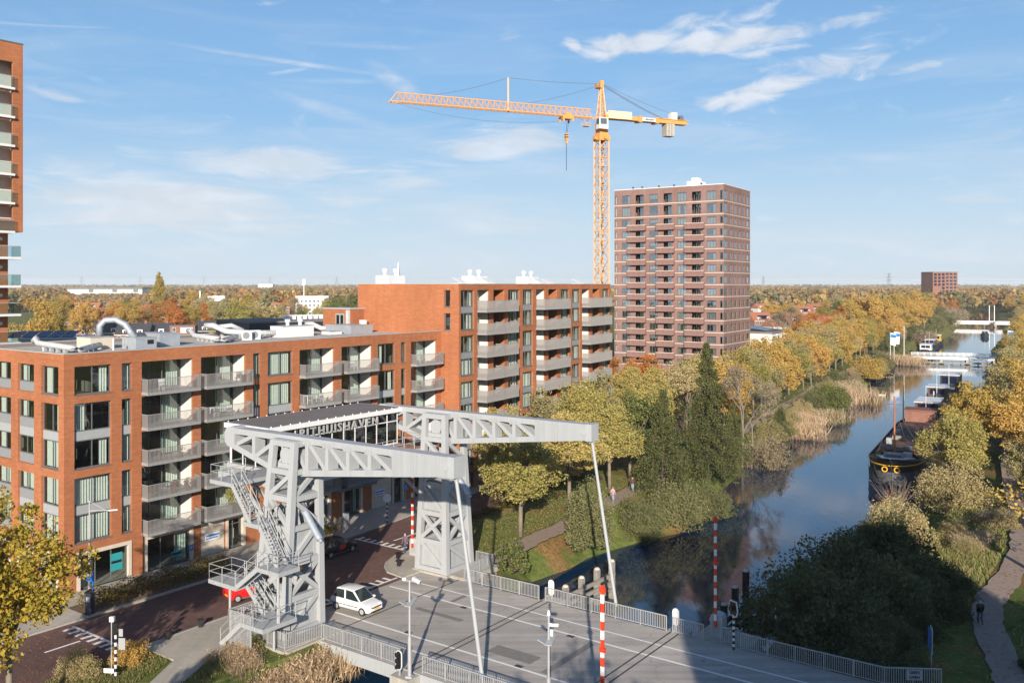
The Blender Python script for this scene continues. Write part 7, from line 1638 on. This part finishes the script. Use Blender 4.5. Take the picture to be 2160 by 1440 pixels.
# bollards, manhole, waste box
bm_ = None
for i, (u, v, lab) in enumerate(((-54.9, 58.4, 'short black bollard on the rounded pavement corner, nearest the walker'), (-53.4, 56.9, 'short black bollard on the rounded corner nearest the bridge'), (-55.0, 36.0, 'short black bollard at the near pavement edge, left one'), (-55.1, 38.6, 'short black bollard at the near pavement edge nearest the stairs'))):
    if bm_ is None:
        bm_ = empty('bollard', UV(u, v, .1), RU, lab, 'bollard', 'short black bollards'); MB().box(-.13, -.13, 0, .13, .13, .38).build('body', M['black'], bm_); MB().box(-.2, -.2, .38, .2, .2, .52).build('head', M['black'], bm_)
    else: copy_tree(bm_, None, UV(u, v, .1), RU + .3 * i, lab)
tag(MB().tube((0, 0, 0), (0, 0, .012), .42, .42, 20).build('manhole_cover', M['rust'], None, UV(-66.9, 43.6, .122)), 'round rusty manhole cover on the pavement behind the hedge', 'manhole cover')
wbx = empty('litter_bin', UV(-67.6, 64.3, .12), RU, 'grey litter bin against the brick pier by the dark shop window', 'bin'); MB().box(-.22, -.22, 0, .22, .22, .9).build('body', M['zinc'], wbx); MB().box(-.25, -.25, .9, .25, .25, 1.0).build('lid', M['dgrey'], wbx)
# timber guide works in the canal
def dolphin(loc0, d, n, mat, label, hts):
    d = Vector((*d, 0)).normalized(); r = empty('timber_guide', loc0, math.atan2(d.y, d.x), label, 'guide work', 'timber guide works at the bridge')
    for i in range(n): x = i * 2.1; MB().box(x - .2, -.2, -2, x + .2, .2, hts[i]).build('post', M[mat], r); MB().lathe([(.24, 0), (.21, .12), (.05, .18)], 8, (x, 0, hts[i])).build('post_cap', M['stone'], r)
    L_ = (n - 1) * 2.1
    for z_ in (.5, 1.1, 1.75): MB().beam((0, -.28, z_), (L_, -.28, z_ + .35), .16, .3).build('rail_board', M[mat], r)
dolphin(UV(-39.4, 58.9, -2.5), V * 1.0 + U * .22 if False else (V + U * .1)[:2], 5, 'wood', 'weathered grey timber guide with pale post caps beyond the middle railing', (2.2, 2.5, 2.7, 2.9, 3.1)); dolphin(UV(-26.8, 59.0, -2.5), (V - U * -.0)[:2], 5, 'woodblack', 'black timber guide, its shade put into the colour, beside the barrier housing', (2.0, 2.5, 3.0, 3.7, 4.4))  # second guide carries its shade in the black timber colour

# ------------------------------------------------------------------ cars
def car(loc, rz, paint, label, L_=3.7, Wd=1.62, H=1.5, flag=None):
    r = empty('parked_car' if flag != 'drive' else 'car', loc, rz, label, 'car', 'cars near the bridge'); h2 = Wd / 2
    st_ = [(-.5, .42, .72, .86), (-.485, .30, .88, .95), (-.40, .22, .92, .99), (-.15, .20, .93, 1.0), (.12, .20, .92, 1.0), (.27, .20, .88, .99), (.40, .22, .78, .95), (.475, .28, .66, .88), (.5, .36, .55, .74)]
    vs = []; fs = []
    for x, zl_, zt_, w in st_:
        X = x * L_; y = h2 * w; zm = (zl_ + zt_) / 2
        vs += [(X, -y * .93, zl_), (X, -y, zm - .08), (X, -y, zt_ - .12), (X, -y * .9, zt_), (X, y * .9, zt_), (X, y, zt_ - .12), (X, y, zm - .08), (X, y * .93, zl_)]
    n = len(st_)
    for i in range(n - 1):
        for k in range(8): fs.append((i * 8 + k, i * 8 + (k + 1) % 8, (i + 1) * 8 + (k + 1) % 8, (i + 1) * 8 + k))
    fs += [tuple(range(7, -1, -1)), tuple((n - 1) * 8 + k for k in range(8))]
    body = MB().add(vs, fs).build('body', M[paint], r, smooth=True); bv = body.modifiers.new('round', 'BEVEL'); bv.width = .05; bv.segments = 3; bv.limit_method = 'ANGLE'; bv.angle_limit = R(20)
    # greenhouse: belt ring, roof ring
    belt = [(-.455 * L_, h2 * .86), (.27 * L_, h2 * .9)]; roof = [(-.36 * L_, h2 * .72), (.06 * L_, h2 * .74)]; zb, zr_ = .90, H
    B4 = [Vector((belt[0][0], -belt[0][1], zb)), Vector((belt[1][0], -belt[1][1], zb - .02)), Vector((belt[1][0], belt[1][1], zb - .02)), Vector((belt[0][0], belt[0][1], zb))]
    R4 = [Vector((roof[0][0], -roof[0][1], zr_ - .04)), Vector((roof[1][0], -roof[1][1], zr_)), Vector((roof[1][0], roof[1][1], zr_)), Vector((roof[0][0], roof[0][1], zr_ - .04))]
    RM = [(R4[0] + R4[1]) / 2 + Vector((0, 0, .05)), (R4[2] + R4[3]) / 2 + Vector((0, 0, .05))]
    mb = MB(); mb.add([*B4, *R4, *RM], [(0, 1, 5, 8, 4), (1, 2, 6, 5), (2, 3, 7, 9, 6), (3, 0, 4, 7), (4, 8, 9, 7), (8, 5, 6, 9)]); cbn = mb.build('cabin', M[paint], r, smooth=True); bv = cbn.modifiers.new('round', 'BEVEL'); bv.width = .045; bv.segments = 2; bv.limit_method = 'ANGLE'; bv.angle_limit = R(20)
    for s in (-1, 1):
        for x in (-.12, .02, .19): MB().box(x * L_ - .008, s * (h2 - .03), .34, x * L_ + .008, s * (h2 + .004), .86).build('door_seam', M['black'], r)
        for x in (-.07, .1): MB().box(x * L_ - .09, s * (h2 - .01), .74, x * L_ + .09, s * (h2 + .02), .78).build('door_handle', M['dgrey'], r)
        MB().box(-.26 * L_, s * (h2 - .04), .22, .24 * L_, s * (h2 + .005), .31).build('sill', M['dgrey'], r)
    def pane(name, a, b, c, d, ins=.06):
        cen = (a + b + c + d) / 4; nn = (b - a).cross(d - a).normalized(); 
        if nn.dot(cen - Vector((0, 0, .9))) < 0: nn = -nn
        q = [p + (cen - p).normalized() * ins * 1.6 + nn * .012 for p in (a, b, c, d)]; return MB().extr(q, nn * .006).build(name, M['cglass'], r)
    pane('windscreen', B4[1], B4[2], R4[2], R4[1]); pane('rear_window', B4[3], B4[0], R4[0], R4[3], .07)
    for s, (a, b, c, d) in ((0, (B4[0], B4[1], R4[1], R4[0])), (1, (B4[3], B4[2], R4[2], R4[3]))):
        m0, m1 = a + (b - a) * .46, d + (c - d) * .52; pane('side_window', a, m0, m1, d); pane('side_window', m0, b, c, m1)
    for x in (-.33, .32):
        for s in (-1, 1):
            o = MB().tube((x * L_, s * (h2 - .17), .3), (x * L_, s * (h2 + .005), .3), .3, .3, 18).build('wheel', M['rubber'], r); put('rim', MB().tube((x * L_, s * (h2 + .004), .3), (x * L_, s * (h2 + .016), .3), .19, .17, 14).mesh('rim', M['galv']), o)
    for s in (-1, 1):
        MB().extr([(.478 * L_, s * h2 * .84, .62), (.478 * L_, s * h2 * .5, .60), (.44 * L_, s * h2 * .5, .76), (.41 * L_, s * h2 * .88, .78)], (.03, s * .01, .02)).build('headlight', M['whitem'], r); MB().box(-.503 * L_, s * h2 * .8 - .09, .62, -.47 * L_, s * h2 * .8 + .09, .9).build('tail_light', M['red'], r); MB().box(.2 * L_, s * (h2 + .02), .88, .25 * L_, s * (h2 + .14), 1.0).build('wing_mirror', M[paint], r)
    MB().box(.5 * L_ - .02, -.26, .42, .5 * L_ + .02, .26, .53).build('number_plate', M['yellow'], r); MB().box(-.5 * L_ - .02, -.26, .46, -.5 * L_ + .02, .26, .57).build('number_plate', M['yellow'], r); MB().box(.485 * L_, -.5, .55, .5 * L_ + .012, .5, .62).box(.47 * L_, -.6, .28, .5 * L_ + .005, .6, .36).build('grille', M['black'], r)
    return r
M['cglass'] = pm('car_glass', (.02, .03, .032), .06, var=0, spec=.8); M['carred'] = pm('red_car_paint', (.72, .02, .02), .22, var=.02, spec=.6); M['carwhite'] = pm('white_car_paint', (.78, .78, .77), .22, var=.02, spec=.6); M['carblack'] = pm('black_car_paint', (.012, .016, .016), .2, var=.02, spec=.6)
car(UV(-57.6, 44.6, .025), math.atan2(V.y, V.x) - .25, 'carred', 'small red hatchback on the brick street behind the stairs', 3.5, 1.63, 1.46)
wc = car(UV(-48.9, 47.6, .012), RU + .05, 'carwhite', 'white compact car driving onto the bridge past the near pylon', 3.9, 1.68, 1.62, 'drive')
MB().box(-1.9, -.86, .52, .9, -.845, .58).build('side_strip', M['dgrey'], wc)
bc = car(UV(-60.6, 56.4, .025), math.atan2(V.y, V.x), 'carblack', 'black car with an orange red door sign beside the square hedge', 4.0, 1.7, 1.5); MB().box(-.3, -.868, .5, .35, -.853, .95).build('door_sign', M['red'], bc)

# ------------------------------------------------------------------ people and swans
def person(loc, rz, label, top='navy', legs='jeans', hair='black', shoe='black', stride=.32, s=1.0, arm=.2):
    bpy_me = bpy.data.meshes.new('person'); st2 = stride
    J_ = dict(pel=(0, 0, .95), sp=(0, 0, 1.15), ch=(.02, 0, 1.36), nk=(.03, 0, 1.5), hd=(.05, 0, 1.60), ht=(.05, 0, 1.72),
      hl=(0, .1, .92), kl=(st2 * .55, .1, .50), al=(st2 * .45, .1, .09), tl=(st2 * .45 + .17, .11, .035), hr=(0, -.1, .92), kr=(-st2 * .05, -.1, .5), ar=(-st2 * .75, -.1, .11), tr=(-st2 * .75 + .15, -.11, .035),
      sl=(.0, .19, 1.40), el=(-arm * .5, .24, 1.14), wl=(-arm * .2, .23, .90), fl=(-arm * .05, .22, .80), sr=(0, -.19, 1.40), er=(arm * .4, -.24, 1.14), wr=(arm * .9, -.22, .93), fr=(arm * 1.1, -.21, .84))
    rad = dict(pel=.155, sp=.14, ch=.155, nk=.062, hd=.1, ht=.085, hl=.095, kl=.068, al=.05, tl=.04, hr=.095, kr=.068, ar=.05, tr=.04, sl=.075, el=.052, wl=.038, fl=.035, sr=.075, er=.052, wr=.038, fr=.035)
    names = list(J_); E_ = [('pel', 'sp'), ('sp', 'ch'), ('ch', 'nk'), ('nk', 'hd'), ('hd', 'ht'), ('pel', 'hl'), ('hl', 'kl'), ('kl', 'al'), ('al', 'tl'), ('pel', 'hr'), ('hr', 'kr'), ('kr', 'ar'), ('ar', 'tr'), ('ch', 'sl'), ('sl', 'el'), ('el', 'wl'), ('wl', 'fl'), ('ch', 'sr'), ('sr', 'er'), ('er', 'wr'), ('wr', 'fr')]
    bpy_me.from_pydata([J_[n_] for n_ in names], [(names.index(a), names.index(b)) for a, b in E_], []); tmp = bpy.data.objects.new('person', bpy_me); COL.objects.link(tmp)
    tmp.modifiers.new('skin', 'SKIN'); sv = bpy_me.skin_vertices[0].data
    for i, n_ in enumerate(names): sv[i].radius = (rad[n_], rad[n_] * (1.25 if n_ in ('ch', 'pel', 'sp') else 1)); sv[i].use_root = (n_ == 'pel')
    sm = tmp.modifiers.new('sub', 'SUBSURF'); sm.levels = 1; sm.render_levels = 1
    dg = bpy.context.evaluated_depsgraph_get(); me = bpy.data.meshes.new_from_object(tmp.evaluated_get(dg)); bpy.data.objects.remove(tmp)
    me.materials.clear()
    for m in ('skin', top, legs, hair, shoe): me.materials.append(M[m])
    for p in me.polygons:
        c = p.center; p.use_smooth = True
        if c.z > 1.64 or (c.z > 1.55 and c.x < .03): k = 3
        elif c.z > 1.5: k = 0
        elif abs(c.y) > .165 and c.z < .9 and c.z > .74: k = 0
        elif c.z > .88 or abs(c.y) > .175: k = 1
        elif c.z > .1: k = 2
        else: k = 4
        p.material_index = k
    o = put('person', me, None, loc, rz); o.scale = (s,) * 3; tag(o, label, 'person', 'people out walking')
    put('nose', MB().extr([(.155, -.015, 1.60), (.155, .015, 1.60), (.15, 0, 1.64)], (.025, 0, -.01)).mesh('nose', M['skin']), o)
    return o
for k, c in dict(jeans=(.06, .09, .16), palejeans=(.28, .36, .48), purple=(.16, .10, .14), pink=(.55, .32, .38), brownc=(.11, .06, .045), hairb=(.35, .25, .15), hairg=(.4, .38, .36)).items(): M[k] = pm(k + '_cloth', c, .85, var=.1)
pz = .1
p1_ = UV(-55.6, 60.1, .1); person(p1_, R(235), 'person in a purple grey jacket and dark jeans walking past the far pylon corner', 'purple', 'jeans', 'hairg')
person((11.1, 100.2, .01), R(60), 'person in a pale pink top and light jeans on the park path', 'pink', 'palejeans', 'hairb', 'whitem'); person((14.0, 105.6, .01), R(240), 'person in dark brown coat further along the park path', 'brownc', 'palejeans', 'brownc')
person((33.7, 65.5, -.42), R(75), 'person in a black jacket walking away on the shaded gravel path', 'black', 'jeans', 'hairg')
def swan(loc, rz, label):
    r = empty('swan', loc, rz, label, 'swan', 'white swans on the canal'); vs = []; n = 10; m = 8; mb = MB()
    for i in range(n + 1):
        t = i / n; x = -.62 + 1.15 * t; rr = .26 * math.sin(math.pi * min(1, t * .92 + .04)) ** .7 + .01
        for k in range(m): a = 6.283 * k / m; vs.append((x, rr * math.cos(a), .13 + .85 * rr * math.sin(a) + .16 * max(0, .35 - t)))
    fs = [(i * m + k, i * m + (k + 1) % m, (i + 1) * m + (k + 1) % m, (i + 1) * m + k) for i in range(n) for k in range(m)] + [tuple(range(m)), tuple(n * m + k for k in range(m - 1, -1, -1))]
    mb.add(vs, fs).bent([(.36, 0, .2), (.5, 0, .42), (.44, 0, .62), (.46, 0, .76), (.58, 0, .8)], .06, 7); mb.tube((.5, 0, .8), (.66, 0, .76), .085, .06, 8); mb.build('body', M['whitem'], r, smooth=True); MB().tube((.64, 0, .765), (.78, 0, .72), .045, .02, 6).build('beak', M['orange'], r)
for i, (px_, py_, a, lab) in enumerate(((1758, 893, 200, 'white swan of the nearer pair below the big green bush, left one'), (1767, 886, 210, 'white swan of the nearer pair below the big green bush, right one'), (1829, 833, 170, 'white swan at the left of the far group by the reeds'), (1838, 835, 10, 'white swan second in the far group by the reeds'), (1857, 834, 190, 'white swan third in the far group by the reeds'), (1865, 835, 30, 'white swan at the right of the far group by the reeds'))): swan(G(px_, py_, -2.5), R(a), lab)
# roof plant of the low block
zr0 = ZT - .3
def duct(name, pts, r, mat, label, group='ducts on the low roof', feet=True):
    P = [Vector(p) for p in pts]; root = empty(name, LM @ Vector((P[0].x, P[0].y, zr0)), lowrz, label, 'duct', group); o = Vector((P[0].x, P[0].y, zr0)); MB().bent([p - o for p in P], r, 14).build('pipe', M[mat], root, smooth=True)
    for a, b in zip(P, P[1:]):
        d = (b - a).length; k = int(d / 1.6)
        for i in range(1, k + 1): c = a + (b - a) * (i / (k + 1)) - o; MB().tube(c - (b - a).normalized() * .05, c + (b - a).normalized() * .05, r * 1.025, r * 1.025, 14).build('joint_ring', M[mat], root); (MB().box(c.x - .12, c.y - .2, 0, c.x + .12, c.y + .2, c.z - r * .8).build('foot', M['lgrey'], root) if feet and c.z < 1.5 else None)
def rb(name, x0, y0, x1, y1, h, mat, label, cat='roof box', extra=None):
    root = empty(name, LM @ Vector(((x0 + x1) / 2, (y0 + y1) / 2, zr0)), lowrz, label, cat, 'boxes on the low roof'); w, d = (x1 - x0) / 2, (y1 - y0) / 2; MB().box(-w, -d, 0, w, d, h).build('casing', M[mat], root); MB().box(-w - .04, -d - .04, h, w + .04, d + .04, h + .08).build('lid', M['lgrey'], root)
    if extra: extra(root, w, d, h)
    return root
duct('roof_duct', [(3.4, 11.6, zr0 + .75), (3.4, 11.2, zr0 + 1.0), (3.3, 10.6, zr0 + .6), (2.9, 4.2, zr0 + .45), (3.2, 3.5, zr0 + .4), (6.9, 7.1, zr0 + .4)], .25, 'duct', 'long white duct bent around the front corner of the low roof')
b1 = rb('roof_box', 6.4, 7.7, 8.6, 10.0, 1.0, 'stone', 'pale roof box where the white corner duct ends')
duct('silver_duct', [(7.8, 8.7, zr0 + 1.1), (7.8, 8.7, zr0 + 2.0), (8.1, 8.3, zr0 + 2.5), (8.7, 7.6, zr0 + 2.55), (9.2, 6.9, zr0 + 2.1), (9.6, 5.9, zr0 + .75)], .28, 'zinc', 'fat silver duct arching from the pale box down to the metal box', feet=False)
rb('roof_box', 8.7, 4.4, 10.7, 6.6, .95, 'zinc', 'galvanised metal roof box under the arching silver duct', extra=lambda r, w, d, h: MB().box(w - .9, -d - .02, h * .45, w - .3, -d + .01, h * .85).build('opening', M['black'], r))
tag(MB().tube((0, 0, 0), (0, 0, .95), .09, .09, 10).tube((0, 0, .95), (0, 0, 1.1), .13, .05, 10).build('vent_pipe', M['duct'], None, LM @ Vector((6.6, 4.4, zr0))), 'thin white vent pipe left of the galvanised roof box', 'vent')
tag(MB().lathe([(.25, 0), (.2, .15), (.07, .2), (.07, .38), (.14, .4), (.1, .5)], 10).build('vent_pipe', M['duct'], None, LM @ Vector((1.7, 6.5, zr0))), 'small white roof vent near the left end of the corner duct', 'vent')
rb('roof_box', 12.3, 6.4, 14.4, 10.2, 1.1, 'zinc', 'large grey felt covered roof box right of the silver duct')
duct('roof_duct', [(20.6, 14.2, zr0 + .9), (20.3, 13.2, zr0 + .9), (20.0, 12.2, zr0 + .45), (18.1, 5.9, zr0 + .45), (18.4, 5.3, zr0 + .45), (22, 8.0, zr0 + .4)], .25, 'duct', 'white duct with a bend in the middle of the low roof')
def acu(r): MB().box(-.5, -.22, 0, .5, .22, .95).build('casing', M['whitem'], r); MB().tube((-.1, -.221, .48), (-.1, -.25, .48), .36, .36, 18).build('fan_grille', M['grey'], r)
for x, y, lab in ((23.2, 8.0, 'white air conditioner with round fan, left of the pair'), (24.6, 8.4, 'white air conditioner with round fan, right of the pair')): roofthing(LM @ Vector((x, y, zr0)), lowrz - R(20), 'air_conditioner', lab + ' on the low roof', 'air conditioner', acu, 'air conditioners on the low roof')
duct('roof_duct', [(23.4, 15.2, zr0 + 1.3), (23.7, 14.2, zr0 + 1.3), (24.4, 13.0, zr0 + .7), (26.0, 10.4, zr0 + .5), (28.2, 9.6, zr0 + .5)], .3, 'duct', 'white duct running into the long white box with two cowls'); duct('roof_duct', [(24.6, 15.4, zr0 + 1.0), (26.4, 14.8, zr0 + 1.2), (27.4, 14.0, zr0 + .6)], .26, 'duct', 'short white duct behind the pair of air conditioners')
def cowls(r, w, d, h):
    for x in (-w * .3, w * .5): MB().tube((x, 0, h), (x, 0, h + .45), .2, .2, 10).tube((x, 0, h + .45), (x, 0, h + .75), .3, .3, 12).build('cowl', M['whitem'], r)
rb('roof_box', 28.2, 8.4, 32.6, 10.4, 1.15, 'whitem', 'long white roof box with two round cowls', extra=cowls)
rb('roof_box', 37.8, 8.0, 41.4, 12.2, .9, 'zinc', 'grey felt covered roof box nearest to the taller block'); rb('roof_box', 35.2, 8.6, 37.0, 10, .3, 'whitem', 'flat white roof hatch before the grey box near the taller block')
duct('roof_duct', [(37.2, 15.0, zr0 + 1.0), (37.5, 14.2, zr0 + 1.0), (38.0, 13.2, zr0 + .5), (38.6, 12.4, zr0 + .5)], .28, 'duct', 'short white duct joining the grey box near the stair house')
tag(MB().tube((0, 0, 0), (0, 0, .9), .28, .28, 12).tube((0, 0, .9), (0, 0, 1.4), .48, .48, 14).build('vent_cowl', M['whitem'], None, LM @ Vector((42.4, 10.6, zr0))), 'white mushroom cowl against the wall of the taller block', 'vent')
# planted tub on the balcony over the entrance
pb = empty('potted_bush', LM @ Vector((15.3, -.45, fl[0] + .02)), lowrz, 'bushy yellow green plant in a grey tub on the first floor balcony', 'plant'); MB().box(-.45, -.4, 0, .45, .4, .75).build('tub', M['grey'], pb)
P = clump(np.array([(rnd.uniform(-.6, .6), rnd.uniform(-.5, .5), rnd.uniform(.9, 2.0)) for _ in range(22)]), [.33] * 22, 70, 1.0); put('foliage', quads_mesh('foliage', P, .13, 'L_fern', .4), pb)
def pot_plant(x, f, kind, label, s=1.0, y=-.6):
    r = empty('potted_plant', low_pt(x, f, y), lowrz, label, 'plant', 'potted plants on the balconies'); MB().lathe([(.14, 0), (.2, .35)], 10).build('pot', M['tile2'], r)
    C = np.array([(rnd.uniform(-.2, .2), rnd.uniform(-.2, .2), rnd.uniform(.45, .9) * s) for _ in range(8)]); put('foliage', quads_mesh('foliage', clump(C, [.2] * 8, 30, 1.0), .1, 'L_' + kind, .5), r)
for x, f, k, lab in ((7.2, 1, 'green', 'leafy pot plant at the left of the flower lined corner balcony'), (9.8, 2, 'fern', 'green pot plant on the middle corner balcony'), (13.0, 1, 'fern', 'tall pot plant on the balcony right of the flower lined one'), (10.4, 1, 'redb', 'red flower pot on the corner balcony'), (9.0, 1, 'redb', 'red flower tub in the middle of the corner balcony'), (40.2, 3, 'rust', 'orange flower pot on the balcony next to the taller block'), (42.6, 3, 'rust', 'orange flower pot at the right of the balcony next to the taller block')): pot_plant(x, f, k, lab)
# apartment tower behind the viewpoint whose shade falls over the right abutment
bt = empty('tower_block', (20.6, -22, 0), R(2.5), 'orange brick apartment tower standing behind the viewpoint', 'tower block')
mb = MB(); mb.box(-12.2, -8, 0, 12.4, 8, 33.2); mb.build('wall', M['brick'], bt); MB().box(-12.3, -8.1, 33.2, 12.5, 8.1, 33.4).build('roof', M['roofcap'], bt)
wmb = MB().box(-1.1, -.05, 0, 1.1, .05, 1.7).mesh('window', M['dgrey']); pmb = MB().box(-1.0, .055, .1, -.04, .06, 1.6).box(.04, .055, .1, 1.0, .06, 1.6).mesh('pane', M['solar'])
for f in range(10):
    for i in range(6): o = put('window', wmb, bt, (-10.2 + i * 4.1, 8.02, 4 + f * 2.9)); put('pane', pmb, o)
# ------------------------------------------------------------------ thin autumn haze
hm = bpy.data.materials.new('thin_haze'); hm.use_nodes = True; nt = hm.node_tree; nt.nodes.clear()
ho = nt.nodes.new('ShaderNodeOutputMaterial'); hv = nt.nodes.new('ShaderNodeVolumePrincipled')
hv.inputs['Color'].default_value = (.92, .96, 1.0, 1); hv.inputs['Density'].default_value = .0001; hv.inputs['Anisotropy'].default_value = 0.0
nt.links.new(hv.outputs[0], ho.inputs['Volume'])
MB().box(-8200, -3700, -6, 8200, 9200, 74).build('haze', hm, kind='stuff')
S.cycles.volume_bounces = 1
